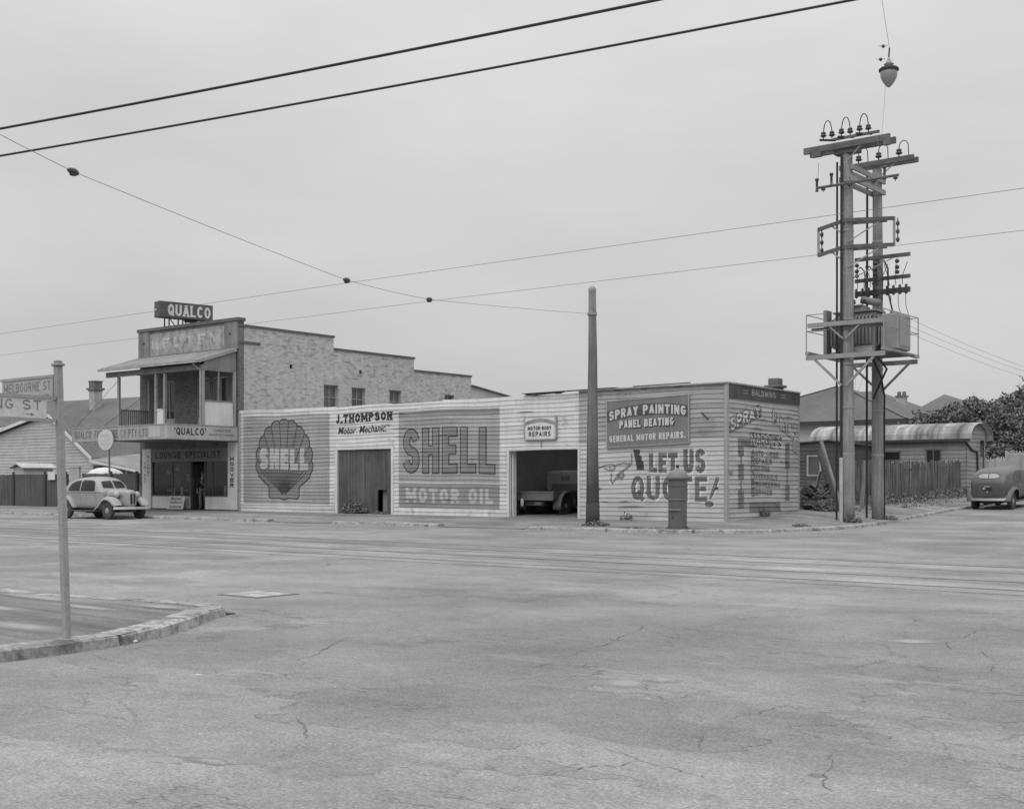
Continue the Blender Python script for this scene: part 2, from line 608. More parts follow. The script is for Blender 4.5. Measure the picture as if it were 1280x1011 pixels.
def link(name, b, mat, parent=None, **k):
    """link one mesh; pieces that stand apart become parts of their own"""
    if parent is not None and name in SPLIT:
        bm = b.bm
        gr = touching_groups(bm, .04 if name == 'lettering' else .012)
        if 1 < len(gr) <= 40:
            objs = []
            for q in gr:
                n2 = bmesh.new()
                mp_ = {v: n2.verts.new(v.co) for v in q}
                for f in {f for v in q for f in v.link_faces}:
                    n2.faces.new([mp_[v] for v in f.verts])
                objs.append(link1(name, n2, mat, parent, **k))
            bm.free()
            return objs[0]
    return link1(name, b, mat, parent, **k)


def link1(name, b, mat, parent=None, smooth=False, local=False, at=None, recalc=True, sub=0, solid=0, bevel=0):
    bm = b.bm if isinstance(b, B) else b
    if recalc:
        bmesh.ops.recalc_face_normals(bm, faces=bm.faces)
    off = None
    if not local:
        if parent is not None:
            off = WM[parent.name].inverted()
        elif at is not None:
            off = Matrix.Translation(-Vector(at))
    if off is not None:
        bmesh.ops.transform(bm, matrix=off, verts=bm.verts)
    me = bpy.data.meshes.new(name)
    bm.to_mesh(me)
    bm.free()
    me.materials.append(mat)
    if smooth:
        for p in me.polygons:
            p.use_smooth = True
    o = bpy.data.objects.new(name, me)
    COL.objects.link(o)
    if parent is not None:
        o.parent = parent
        WM[o.name] = WM[parent.name]
    else:
        o.location = at or (0, 0, 0)
        WM[o.name] = Matrix.Translation(o.location)
    if solid:
        md = o.modifiers.new('solid', 'SOLIDIFY')
        md.thickness = solid
        md.offset = 0
    if sub:
        md = o.modifiers.new('sub', 'SUBSURF')
        md.levels = md.render_levels = sub
    if bevel:
        md = o.modifiers.new('bevel', 'BEVEL')
        md.width = bevel
        md.segments = 2
        md.limit_method = 'ANGLE'
    return o


def tag(o, label, cat, group=None):
    o['label'] = label
    o['category'] = cat
    if group:
        o['group'] = group
    return o


def thing(name, label, cat, loc=(0, 0, 0), rot=(0, 0, 0), group=None):
    o = bpy.data.objects.new(name, None)
    COL.objects.link(o)
    o.empty_display_size = .3
    o.location = loc
    o.rotation_euler = rot if not isinstance(rot, (int, float)) else (0, 0, rot)
    from mathutils import Euler
    WM[o.name] = Matrix.Translation(loc) @ Euler(o.rotation_euler).to_matrix().to_4x4()
    return tag(o, label, cat, group)


def struct(name, b, mat, kind='structure', **k):
    o = link(name, b, mat, **k)
    o['kind'] = kind
    return o


# ---------------------------------------------------------------- sign-writer's lettering (stroke alphabet)
def arc(cx, cy, rx, ry, a0, a1, n=10):
    return [(cx + rx * math.cos(R(a0 + (a1 - a0) * i / n)), cy + ry * math.sin(R(a0 + (a1 - a0) * i / n))) for i in range(n + 1)]


GL = {
    'A': [[(0, 0), (.5, 1.04)], [(.5, 1.04), (1, 0)], [(.2, .3), (.8, .3)]],
    'B': [[(0, 0), (0, 1)], [(0, 1), (.55, 1)] + arc(.55, .76, .38, .24, 90, -90, 8) + [(0, .52)], [(.55, .52)] + arc(.58, .26, .42, .26, 90, -90, 8) + [(0, 0)]],
    'C': [arc(.5, .5, .5, .5, 48, 312, 18)],
    'D': [[(0, 0), (0, 1)], [(0, 1), (.4, 1)] + arc(.45, .5, .55, .5, 90, -90, 12) + [(0, 0)]],
    'E': [[(0, 0), (0, 1)], [(0, 1), (1, 1)], [(0, .52), (.85, .52)], [(0, 0), (1, 0)]],
    'F': [[(0, 0), (0, 1)], [(0, 1), (1, 1)], [(0, .52), (.8, .52)]],
    'G': [arc(.5, .5, .5, .5, 48, 340, 18) + [(1, .42), (.6, .42)]],
    'H': [[(0, 0), (0, 1)], [(1, 0), (1, 1)], [(0, .52), (1, .52)]],
    'I': [[(.5, 0), (.5, 1)]],
    'J': [[(.9, 1), (.9, .3)] + arc(.45, .28, .45, .28, 0, -165, 8)],
    'K': [[(0, 0), (0, 1)], [(.08, .4), (.95, 1.03)], [(.35, .6), (1, -.03)]],
    'L': [[(0, 0), (0, 1)], [(0, 0), (1, 0)]],
    'M': [[(0, 0), (0, 1)], [(0, 1.03), (.5, .22)], [(.5, .22), (1, 1.03)], [(1, 0), (1, 1)]],
    'N': [[(0, 0), (0, 1)], [(0, 1.03), (1, -.03)], [(1, 0), (1, 1)]],
    'O': [arc(.5, .5, .5, .5, 0, 360, 24)],
    'P': [[(0, 0), (0, 1)], [(0, 1), (.55, 1)] + arc(.55, .74, .45, .26, 90, -90, 8) + [(0, .48)]],
    'Q': [arc(.5, .5, .5, .5, 0, 360, 24), [(.58, .3), (1.08, -.08)]],
    'R': [[(0, 0), (0, 1)], [(0, 1), (.55, 1)] + arc(.55, .75, .43, .25, 90, -90, 8) + [(0, .5)], [(.45, .5), (1, -.03)]],
    'S': [arc(.5, .75, .48, .25, 25, 270, 12) + arc(.5, .25, .5, .25, 90, -155, 12)[1:]],
    'T': [[(0, 1), (1, 1)], [(.5, 0), (.5, 1)]],
    'U': [[(0, 1), (0, .3)] + arc(.5, .3, .5, .3, 180, 360, 10) + [(1, 1)]],
    'V': [[(0, 1.03), (.5, -.05)], [(.5, -.05), (1, 1.03)]],
    'W': [[(0, 1.03), (.27, -.04)], [(.27, -.04), (.5, .8)], [(.5, .8), (.73, -.04)], [(.73, -.04), (1, 1.03)]],
    'X': [[(0, -.03), (1, 1.03)], [(0, 1.03), (1, -.03)]],
    'Y': [[(0, 1.03), (.5, .5)], [(1, 1.03), (.5, .5)], [(.5, 0), (.5, .55)]],
    '.': [[(.5, 0), (.5, .02)]],
    '-': [[(0, .5), (1, .5)]],
    "'": [[(.5, .85), (.5, 1)]],
    '>': [[(0, .5), (.75, .5)], [(.7, .5), (.95, .5)]],
}
RATIO = {'M': 1.3, 'W': 1.35, ' ': .5, 'J': .8, 'L': .88, 'E': .88, 'F': .85, '-': .5}


def ribbon(pts, t, ext=True):
    pts = [Vector((p[0], p[1])) for p in pts]
    closed = (pts[0] - pts[-1]).length < 1e-5
    if closed:
        pts = pts[:-1]
    n = len(pts)
    if ext and not closed:
        for i, j in ((0, 1), (-1, -2)):
            d = (pts[i] - pts[j])
            if d.length > 1e-6:
                d.normalize()
                axis = abs(d.x) < .02 or abs(d.y) < .02
                pts[i] = pts[i] + d * (t * .5 if axis else t * .25)
    L, Rr = [], []
    for i in range(n):
        a = pts[(i - 1) % n] if (closed or i > 0) else None
        c = pts[(i + 1) % n] if (closed or i < n - 1) else None
        d1 = (pts[i] - a).normalized() if a is not None else None
        d2 = (c - pts[i]).normalized() if c is not None else None
        if d1 is None:
            d1 = d2
        if d2 is None:
            d2 = d1
        nrm = Vector((-(d1 + d2).y, (d1 + d2).x))
        if nrm.length < 1e-5:
            nrm = Vector((-d1.y, d1.x))
        nrm.normalize()
        k = max(.5, nrm.dot(Vector((-d1.y, d1.x))))
        L.append(pts[i] + nrm * t / 2 / k)
        Rr.append(pts[i] - nrm * t / 2 / k)
    out = []
    for i in range(n if closed else n - 1):
        j = (i + 1) % n
        out.append([tuple(L[i]), tuple(Rr[i]), tuple(Rr[j]), tuple(L[j])])
    return out


def clip_poly(poly, lo, hi):
    """clip a 2-D polygon to lo <= y <= hi"""
    for sgn, lim in ((1, lo), (-1, hi)):
        out = []
        for i in range(len(poly)):
            a, b = poly[i], poly[(i + 1) % len(poly)]
            ina, inb = sgn * (a[1] - lim) >= -1e-9, sgn * (b[1] - lim) >= -1e-9
            if ina:
                out.append(a)
            if ina != inb:
                k = (lim - a[1]) / (b[1] - a[1])
                out.append((a[0] + (b[0] - a[0]) * k, lim))
        poly = out
        if len(poly) < 3:
            return []
    return poly


def letters(txt, width, h, t, gap=.3, serif=False, grow=0.):
    """list of (polygon, layer) in a box width x h; grow widens every stroke (for outlines)"""
    up = txt.upper()
    tot = sum(RATIO.get(c, 1.) for c in up if c not in "I.'!") + gap * (len(up) - 1)
    fixed = sum(t * (1.0 if c in "I" else 1.0) for c in up if c in "I.'!")
    wu = (width - fixed) / max(tot, .3)
    x = 0.
    res = []
    for c in up:
        w = t if c in "I.'!" else RATIO.get(c, 1.) * wu
        if c in GL:
            for si, st in enumerate(GL[c]):
                pts = [(x + t / 2 + ux * max(w - t, 0), t / 2 + uy * (h - t)) for ux, uy in st]
                lay = si
                tail = c == 'Q' and si == 1
                for q in ribbon(pts, t + 2 * grow):
                    q = clip_poly(q, -h if tail else -grow, h + grow)
                    if q:
                        res.append((q, lay))
                if serif and len(st) < 4:
                    for (px, py), (ox, oy) in ((pts[0], pts[-1]), (pts[-1], pts[0])):
                        if abs(px - ox) < t * .1 or c in 'AVMNQ' and not tail:
                            sh = t * .42
                            if py < h * .2 or py > h * .8:
                                y0 = -grow if py < h * .2 else h - sh
                                y1 = sh if py < h * .2 else h + grow
                                res.append(([(px - t * .95, y0), (px + t * .95, y0), (px + t * .95, y1), (px - t * .95, y1)], lay + 4))
        x += w + gap * wu
    return res


def font_polys(txt, width, h, shear=0., bold=0.):
    cu = bpy.data.curves.new('t', 'FONT')
    cu.body = txt
    cu.dimensions = '2D'
    cu.fill_mode = 'BOTH'
    cu.shear = shear
    cu.offset = bold
    cu.resolution_u = 3
    ob = bpy.data.objects.new('t', cu)
    COL.objects.link(ob)
    dg = bpy.context.evaluated_depsgraph_get()
    me = bpy.data.meshes.new_from_object(ob.evaluated_get(dg))
    xs = [v.co.x for v in me.vertices]
    ys = [v.co.y for v in me.vertices]
    x0, x1, y0, y1 = min(xs), max(xs), min(ys), max(ys)
    res = []
    for p in me.polygons:
        res.append(([((me.vertices[i].co.x - x0) / (x1 - x0) * width, (me.vertices[i].co.y - y0) / (y1 - y0) * h) for i in p.vertices], 0))
    bpy.data.objects.remove(ob)
    bpy.data.meshes.remove(me)
    bpy.data.curves.remove(cu)
    return res


def flat_text(b, polys, fn, warp=None):
    """fn(u, v, d) -> 3-D ; layer gives a hair of depth so no two faces share a plane"""
    for q, lay in polys:
        pts = [(warp(u, v) if warp else (u, v)) for u, v in q]
        b.face([fn(u, v, lay * .0006) for u, v in pts])


class Siding:
    """weatherboard plane: real lapped boards, and paint that follows them"""

    def __init__(s, kind, base, z0=.2, pitch=PITCH, lap=.024, wob=.024):
        s.k, s.base, s.z0, s.p, s.lap, s.wob = kind, base, z0, pitch, lap, wob

    def off(s, z):
        q = (z - s.z0) % s.p
        lip = .007
        if q < lip:
            return s.lap * q / lip
        return s.lap * (1 - (q - lip) / (s.p - lip))

    def pt(s, u, z, e):
        d = s.off(z) + e
        zz = z + s.wob * (math.sin(u * .55 + .7) + .6 * math.sin(u * 1.7 + z)) * min(1., max(0., (z - .3) / 1.0))
        row = math.floor((z - s.z0) / s.p)
        zz += s.wob * .35 * math.sin(u * .9 + row * 2.3)
        return (u, s.base - d, zz) if s.k == 'Y' else (s.base + d, u, zz)

    def put(s, polys, e=.0, step=.8):
        bm = bmesh.new()
        for q in polys:
            lay = 0
            if isinstance(q, tuple):
                q, lay = q
            vs = [bm.verts.new((p[0], p[1], lay * .0006)) for p in q]
            try:
                bm.faces.new(vs)
            except ValueError:
                pass
        zs = [v.co.y for v in bm.verts]
        us = [v.co.x for v in bm.verts]
        k = math.floor((min(zs) - s.z0) / s.p)
        while s.z0 + k * s.p < max(zs):
            for zz in (s.z0 + k * s.p + 1e-5, s.z0 + k * s.p + .007):
                g = bm.verts[:] + bm.edges[:] + bm.faces[:]
                bmesh.ops.bisect_plane(bm, geom=g, plane_co=(0, zz, 0), plane_no=(0, 1, 0), dist=1e-6)
            k += 1
        u = math.floor(min(us) / step) * step
        while u < max(us):
            g = bm.verts[:] + bm.edges[:] + bm.faces[:]
            bmesh.ops.bisect_plane(bm, geom=g, plane_co=(u, 0, 0), plane_no=(1, 0, 0), dist=1e-6)
            u += step
        for v in bm.verts:
            v.co = s.pt(v.co.x, v.co.y, e + v.co.z)
        b = B()
        b.bm.free()
        b.bm = bm
        return b


def rect(u0, u1, z0, z1):
    return [(u0, z0), (u1, z0), (u1, z1), (u0, z1)]


def place(polys, u, z, warp=None):
    out = []
    for q, lay in polys:
        out.append(([(lambda a: (a[0] + u, a[1] + z))(warp(*p) if warp else p) for p in q], lay))
    return out


# ---------------------------------------------------------------- ground, roads, kerbs
ZR = [(-1e4, 0), (28, 0), (33.4, .045), (36, .07), (39.4, .1), (42.8, .19), (50.5, .375), (57, .62), (80, 1.3), (130, 2.0), (1e4, 2.0)]


def lerp_tab(tab, x):
    for (a, va), (b, vb) in zip(tab, tab[1:]):
        if x <= b:
            return va + (vb - va) * (x - a) / (b - a)
    return tab[-1][1]


def zr(Y):
    return lerp_tab(ZR, Y)


b = B()
ys = [-200, 0, 10, 20, 28, 30.5, 33.4, 36, 39.4, 42.8, 46, 50.5, 54, 57, 65, 80, 100, 130, 300, 1200]
xs = [-900, -200, -80, -30, 0, 30, 100, 900]
grid = [[b.bm.verts.new((x, y, zr(y))) for x in xs] for y in ys]
for i in range(len(ys) - 1):
    for j in range(len(xs) - 1):
        b.bm.faces.new((grid[i][j], grid[i][j + 1], grid[i + 1][j + 1], grid[i + 1][j]))
struct('ground', b, m_road)

b = B()
b.face([(-200, 16.9, .004), (100, 16.9, .004), (100, 22.9, .004), (-200, 22.9, .004)])
struct('tram_track_bed', b, m_bed)
b, g2 = B(), B()
for yc in (18.3, 21.5):
    for sgn in (-1, 1):
        y = yc + sgn * .72
        b.face([(-200, y - .035, .009), (100, y - .035, .009), (100, y + .035, .009), (-200, y + .035, .009)])
        g2.face([(-200, y + .037, .0085), (100, y + .037, .0085), (100, y + .075, .0085), (-200, y + .075, .0085)])
struct('tram_rails', b, m_rail)
struct('rail_grooves', g2, m_groove)

KERB = [(-220, 29.9), (-60, 29.9), (-45, 29.9), (-35.2, 30.0), (-32.2, 30.05), (-27, 30.2), (-23.7, 30.2), (-20.5, 30.25), (-19, 30.4), (-17.9, 30.85), (-16.8, 31.6), (-15.98, 32.7),
        (-15.5, 34.1), (-15.32, 35.6), (-15.42, 37.6), (-15.75, 40), (-16.05, 42.8), (-16.4, 46.4), (-16.75, 49), (-16.85, 53), (-17.1, 60), (-17.6, 75), (-18, 100), (-19, 160)]


def dist_kerb(x, y, K=KERB):
    best = 1e9
    p = Vector((x, y))
    for a, c in zip(K, K[1:]):
        a, c = Vector(a), Vector(c)
        d = c - a
        t = max(0, min(1, (p - a).dot(d) / d.length_squared))
        best = min(best, (a + d * t - p).length)
    return best


GY = [(-1e4, .22), (35, .225), (40.2, .488), (45.6, .69), (57.6, 1.06), (80, 1.5), (130, 2.2), (1e4, 2.2)]


def drive(x):
    d = 1.0
    for a, c in ((-35.4, -32.0), (-27.1, -23.5)):
        if a - .6 < x < c + .6:
            d = min(d, max(0., (a - x) / .6, (x - c) / .6))
    return d


def zf(x, y):
    d = dist_kerb(x, y)
    inner = .22
    if y > 35:
        w = max(0., min(1., (x + 36) / 8))
        inner = .22 * (1 - w) + lerp_tab(GY, y) * w
    t = min(1., d / (4.6 if x < -19.1 else 3.0))
    edge = zr(y) + .09
    if y < 31.5:
        edge = zr(y) + .012 + .078 * drive(x)
    return edge + (inner - edge) * (t * t * (3 - 2 * t))


def sheet(poly, zfun, step, lims, z_extra=0.):
    bm = bmesh.new()
    bm.faces.new([bm.verts.new((x, y, 0)) for x, y in poly])
    bmesh.ops.triangulate(bm, faces=bm.faces)
    for ax, (lo, hi) in enumerate(lims):
        q = lo
        while q < hi:
            g = bm.verts[:] + bm.edges[:] + bm.faces[:]
            co = (q, 0, 0) if ax == 0 else (0, q, 0)
            bmesh.ops.bisect_plane(bm, geom=g, plane_co=co, plane_no=(1, 0, 0) if ax == 0 else (0, 1, 0), dist=1e-5)
            q += step
    for v in bm.verts:
        v.co.z = zfun(v.co.x, v.co.y) + z_extra
    bo = B()
    bo.bm.free()
    bo.bm = bm
    return bo


fp = sheet(KERB + [(-19, 260), (-220, 260)], zf, 1.0, ((-64, -14), (30, 66)))
fo = struct('footpath', fp, m_path)
fo.data.materials.append(m_mud)
for p in fo.data.polygons:
    c = p.center
    if c.y > 43.2 and c.x > -19.5 and False:
        p.material_index = 1
    if c.y > 42 and c.x < -18.7:
        p.material_index = 1
    if c.y > 36 and c.x < -50.8:
        p.material_index = 1


def kerb_strip(K, zt, zb, w=.28, lower=None):
    bo = B()
    pts = []
    for (a, c) in zip(K, K[1:]):
        A, C = Vector(a), Vector(c)
        n = max(1, int((C - A).length / .9)) if (C - A).length < 40 else 8
        for i in range(n):
            pts.append(A.lerp(C, i / n))
    pts.append(Vector(K[-1]))
    rings = []
    q_ = []
    for i, p in enumerate(pts):
        d = (pts[min(i + 1, len(pts) - 1)] - pts[max(i - 1, 0)]).normalized()
        if i % 2 == 1 and 1 < i < len(pts) - 2:
            q_ += [(p - d * .022, d, 0.), (p - d * .01, d, 1.), (p + d * .01, d, 1.), (p + d * .022, d, 0.)]
        else:
            q_.append((p, d, 0.))
    for p, d, jn in q_:
        nrm = Vector((-d.y, d.x))        # towards the footpath (left of travel)
        j = .012 * noise.noise(Vector((p.x * 1.3, p.y * 1.3, 0)))
        z1 = zt(p) + .008 + j - jn * .03
        p = p + nrm * jn * .03
        z0 = zb(p) - .05
        o_ = p - nrm * (.02 + j)
        i_ = p + nrm * w
        f_ = p - nrm * (.045 + 1.5 * j)
        rings.append([(f_.x, f_.y, z0), (o_.x, o_.y, z1 - .02), ((p + nrm * .025).x, (p + nrm * .025).y, z1), (i_.x, i_.y, z1), (i_.x, i_.y, z0)])
    bo.loft(rings, caps=True)
    return bo.bm


bm_all = bmesh.new()


def merge(dst, src):
    me = bpy.data.meshes.new('tmp')
    src.to_mesh(me)
    src.free()
    dst.from_mesh(me)
    bpy.data.meshes.remove(me)


i1 = KERB.index((-35.2, 30.0))
segs = [KERB[:i1] + [(-35.4, 30.0)], [(-32.0, 30.06), (-27.1, 30.2)], [(-23.5, 30.2)] + KERB[7:]]
for sg in segs:
    merge(bm_all, kerb_strip(sg, lambda p: zr(p.y) + .09, lambda p: zr(p.y)))
bo = B()
bo.bm.free()
bo.bm = bm_all
struct('kerb', bo, m_kerb)

# near corner, left foreground
NEAR = [(-9.5, -40), (-9.66, 4), (-9.74, 5.9), (-9.86, 6.6), (-10.12, 7.25), (-10.42, 7.75), (-10.75, 8.2), (-10.98, 8.5), (-11.08, 8.75), (-11.3, 8.9), (-11.8, 8.92), (-12.6, 8.8), (-14.3, 8.5), (-40, 8.3), (-220, 8.2)]
np_ = sheet(NEAR + [(-220, -40)], lambda x, y: .095 + .012 * min(1, dist_kerb(x, y, NEAR)), 1.0, ((-24, -9), (-2, 9)))
struct('near_footpath', np_, m_path2)
bo = B()
bo.bm.free()
bo.bm = kerb_strip(NEAR, lambda p: .098, lambda p: 0., w=.26)
struct('near_kerb', bo, m_kerb)

# cracks and pale patches on the road
b = B()
crk = [[(1040, 938), (1036, 952), (1043, 962), (1040, 975), (1047, 990)], [(880, 912), (877, 925), (880, 938), (872, 945)],
       [(640, 838), (700, 822), (762, 800), (812, 781)], [(820, 781), (950, 798), (1100, 803), (1190, 810)], [(1190, 812), (1202, 795), (1225, 785), (1264, 772)],
       [(1225, 812), (1240, 825), (1230, 838), (1250, 850)], [(360, 835), (380, 822), (410, 808), (436, 796)], [(740, 933), (800, 950), (850, 962), (930, 975)],
       [(800, 850), (812, 858), (800, 868), (830, 878)], [(940, 795), (900, 788), (850, 784)], [(900, 905), (960, 890), (990, 878)], [(640, 975), (730, 958), (800, 950)],
       [(370, 895), (372, 912), (382, 925)], [(470, 770), (560, 772), (660, 776)], [(1000, 905), (1080, 900), (1130, 895)]]


def crack(P3, wmax, depth=0):
    fine = []
    for p, q in zip(P3, P3[1:]):
        n = max(2, int((q - p).length / .035))
        for i in range(n):
            fine.append(p.lerp(q, i / n))
    fine.append(P3[-1])
    pr = None
    off = Vector((0, 0, 0))
    for i, p in enumerate(fine):
        ed = min(1., min(i, len(fine) - 1 - i) / 5.)
        off = off * .94 + Vector((rnd.gauss(0, .014), rnd.gauss(0, .014), 0))
        p = p + off * ed + Vector((noise.noise(p * 1.7), noise.noise(p * 1.7 + Vector((7, 3, 0))), 0)) * .1 * ed
        w = wmax * max(.12, .5 + 1.1 * noise.noise(p * 2.5)) * ed
        cur = (p + Vector((w, w * .6, .0045)), p - Vector((w, w * .6, -.0045)))
        if pr:
            b.face((pr[0], pr[1], cur[1], cur[0]))
        pr = cur
        if depth < 2 and rnd.random() < .035 and .1 < i / len(fine) < .9:
            an = rnd.uniform(0, 2 * PI)
            L = rnd.uniform(.15, .6)
            crack([p, p + Vector((math.cos(an), math.sin(an), 0)) * L, p + Vector((math.cos(an + .5), math.sin(an + .5), 0)) * L * 1.7], wmax * .6, depth + 1)


for c in crk:
    crack([gz(*q) for q in c], .0048)
struct('road_cracks', b, M('dark crack', .14, var=.3))  # cracks drawn as thin dark ribbons
nt = m_patch.node_tree
tcg = nt.nodes.new('ShaderNodeTexCoord')
dst = nt.nodes.new('ShaderNodeVectorMath')
dst.operation = 'DISTANCE'
dst.inputs[1].default_value = (.5, .5, 0)
flt = nt.nodes.new('ShaderNodeVectorMath')
flt.operation = 'MULTIPLY'
flt.inputs[1].default_value = (1, 1, 0)
nt.links.new(tcg.outputs['Generated'], flt.inputs[0])
nt.links.new(flt.outputs[0], dst.inputs[0])
mrg = nt.nodes.new('ShaderNodeMapRange')
for i, q in enumerate((.12, .46, .85, 0.)):
    mrg.inputs[i + 1].default_value = q
nt.links.new(dst.outputs['Value'], mrg.inputs[0])
nt.links.new(mrg.outputs[0], nt.nodes['Principled BSDF'].inputs['Alpha'])
for k, (cx, cy, a, c_) in enumerate(((782, 854, .26, .2), (1140, 802, .36, .1), (828, 850, .17, .12))):  # pale ellipses on the road, fading out at the rim
    c0 = gz(cx, cy)
    b = B()
    b.face([(c0.x + a * 1.2 * math.cos(2 * PI * i / 40) * CS - c_ * 1.3 * math.sin(2 * PI * i / 40) * SN, c0.y + a * 1.2 * math.cos(2 * PI * i / 40) * SN + c_ * 1.3 * math.sin(2 * PI * i / 40) * CS, .0042) for i in range(40)])
    struct('pale_patch', b, m_patch)
m_pave = m_patch.copy()
m_pave.name = 'pale paving strip'
for (cx, cy, a, c_) in ((-13.6, 8.05, 1.5, .2), (-12.2, 7.75, .9, .16), (-13.0, 7.1, 1.1, .2), (-11.1, 6.35, 1.1, .28), (-11.6, 8.3, .5, .2)):  # long pale soft-edged strips over the near footpath
    b = B()
    b.face([(cx + a * math.cos(2 * PI * i / 40), cy + c_ * math.sin(2 * PI * i / 40), .1115) for i in range(40)])
    struct('pale_paving', b, m_pave)

# ---------------------------------------------------------------- weatherboard motor garage
FY, GX0, GX1, GTOP = 35.0, -43.2, -19.1, 4.66
GD = 40.2
gar = thing('weatherboard_garage', 'long low weatherboard motor garage with painted signs on a corner', 'garage', (-31, FY, 0))
sf = Siding('Y', FY)
sx = Siding('X', GX1, lap=.034, wob=.02)
DX0, DX1, DZ = -37.02, -33.85, 2.8
BX0, BX1, BZ = -28.0, -24.87, 2.64
tops = 4.62
white = [rect(GX0, DX0, .16, tops - .02), rect(DX0, DX1, DZ, tops - .06), rect(DX1, -31.2, .16, tops - .08), rect(-31.2, BX0, .16, tops - .03), rect(BX0, BX1, BZ, tops - .02), ]
link('wall', sf.put(white), m_white, gar, recalc=False)
link('wall', sf.put([rect(BX1, GX1 - .0, 2.85, 4.64)]), m_wgrey, gar, recalc=False)
link('wall', sf.put([rect(BX1, GX1 - .0, .16, 2.85)]), m_wpale, gar, recalc=False)
link('wall', sx.put([rect(FY, GD, .12, 4.2)]), m_side, gar, recalc=False)
# backing walls, roof and interior
b = B()
b.cells([GX0, DX0, DX1, BX0, BX1, GX1], [.0, BZ, DZ, 4.4], lambda u, z: not (DX0 < u < DX1 and z < DZ) and not (BX0 < u < BX1 and z < BZ), lambda u, z, d: (u, FY + .01 + d, z), .09)
b.box(GX1 - .1, GX1 - .01, FY + .11, GD, 0, 4.4)
b.box(GX0, -24.01, 43.0, 43.1, 0, 4.2)
b.box(-24, GX1 - .11, GD - .1, GD, 0, 4.2)
b.box(-24.1, -24, GD + .01, 42.99, 0, 4.2)
b.box(GX0, GX0 + .1, FY + .11, 42.99, 0, 4.2)
b.box(-28.8, -28.7, FY + .12, 42.98, 0, 4.1)
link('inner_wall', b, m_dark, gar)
b = B()
b.face([(GX0 + .12, FY + .12, .19), (GX1 - .12, FY + .12, .19), (GX1 - .12, GD, .19), (-24, GD, .19), (-24, 43, .19), (GX0 + .12, 43, .19)])
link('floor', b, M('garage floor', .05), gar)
b = B()
n = 160
for k in range(n):          # corrugated sheets behind the parapet
    xa, xb = GX0 + (GX1 - GX0) * k / n, GX0 + (GX1 - GX0) * (k + 1) / n
    za, zb = (.02 if k % 2 else -.02), (-.02 if k % 2 else .02)
    yb = 43.2 if xa < -24.05 else GD + .2
    zz = 4.22
    if -27.35 < xa < -26.85:      # unseen slit added in the roof to let daylight into the bay
        continue
    b.face([(xa, FY + .1, 4.35 + za), (xb, FY + .1, 4.35 + zb), (xb, yb, zz + zb), (xa, yb, zz + za)])
link('roof', b, m_iron, gar, solid=.01)
# parapet capping and loose iron along the top
b = B()
b.bar((BX1, FY - .02, 4.655), (GX1 + .04, FY - .02, 4.66), .16, .045)
b.bar((GX1 + .02, FY - .03, 4.665), (GX1 + .02, GD, 4.62), .12, .05)
link('capping', b, m_gtrim, gar)
b = B()
b.bar((-27.3, FY + .02, 4.66), (-23.3, FY + .02, 4.70), .3, .015)
for x in (-27.2, -25.9, -24.4, -23.4, -22.3, -21.0):
    b.box(x, x + .22, FY - .05, FY + .1, 4.60, 4.645 + .03 * rnd.random())
b.bar((-26.9, FY - .03, 4.60), (-25.5, FY - .03, 4.66), .1, .05)
b.bar((-22.6, FY - .05, 4.70), (-20.4, FY - .05, 4.72), .06, .03)
link('loose_roof_iron', b, M('dark roof edge', .09), gar)
b = B()
b.box(GX1 - .07, GX1 + .05, FY - .05, FY + .05, .1, 4.63)
b.box(GX0 - .02, GX0 + .1, FY - .04, FY - .0005, .14, 4.5)
b.box(GX1 - .02, GX1 + .03, GD - .08, GD + .02, .3, 4.6)
link('corner_board', b, m_gtrim, gar)
b = B()
for x in (DX0 - .06, DX1 - .06):
    b.box(x, x + .12, FY - .04, FY + .12, .15, DZ)
b.box(DX0 - .06, DX1 + .06, FY - .041, FY + .12, DZ, DZ + .07)
for x in (BX0 - .05, BX1 - .03):
    b.box(x, x + .08, FY - .04, FY + .12, .15, BZ)
b.box(BX0 - .05, BX1 + .05, FY - .041, FY + .12, BZ, BZ + .06)
link('door_frame', b, m_trim, gar)
# dark plate along the foot of the front wall
b = B()
b.box(GX0, DX0 - .06, FY - .018, FY, .10, .165)
b.box(DX1 + .06, BX0 - .05, FY - .018, FY, .10, .165)
b.box(BX1 + .05, GX1, FY - .018, FY, .08, .165)
link('bottom_plate', b, m_tar, gar)
# plank doors with a hatch hole
hx0, hx1, hz0, hz1 = -34.7, -34.2, .32, 1.18
for (x0, x1, nm) in ((DX0 + .06, -35.43, 'a'), (-35.42, DX1 - .06, 'b')):
    b = B()
    x = x0
    while x < x1 - .01:
        w = min(.17, x1 - x)
        dy = rnd.uniform(0, .012)
        zt, zb_ = DZ - .02 - rnd.uniform(0, .02), .17 + rnd.uniform(0, .06)
        xa, xb = x + .004, x + w - .004
        if nm == 'b' and xa < hx1 and xb > hx0:
            if hx0 - xa > .01:
                b.box(xa, hx0, FY + .03 + dy, FY + .06, zb_, zt)
                xa = hx0
            e = min(xb, hx1)
            b.box(xa, e, FY + .03 + dy, FY + .06, hz1, zt)
            b.box(xa, e, FY + .03 + dy, FY + .06, zb_, hz0)
            if xb > hx1 + .01:
                b.box(hx1, xb, FY + .03 + dy, FY + .06, zb_, zt)
        else:
            b.box(xa, xb, FY + .03 + dy, FY + .06, zb_, zt)
        x += w
    d = link('door', b, m_door, gar)
    b = B()
    for z in (.6, 1.5, 2.4):
        if nm == 'b' and z < 1:
            continue
        b.box(x0, x1, FY + .061, FY + .1, z, z + .14)
    link('door_ledge', b, m_door, d)
b = B()
b.box(hx0 + .02, hx1 - .02, FY + .3, FY + .34, .2, 1.3)
link('hatch_lining', b, m_dark, gar)
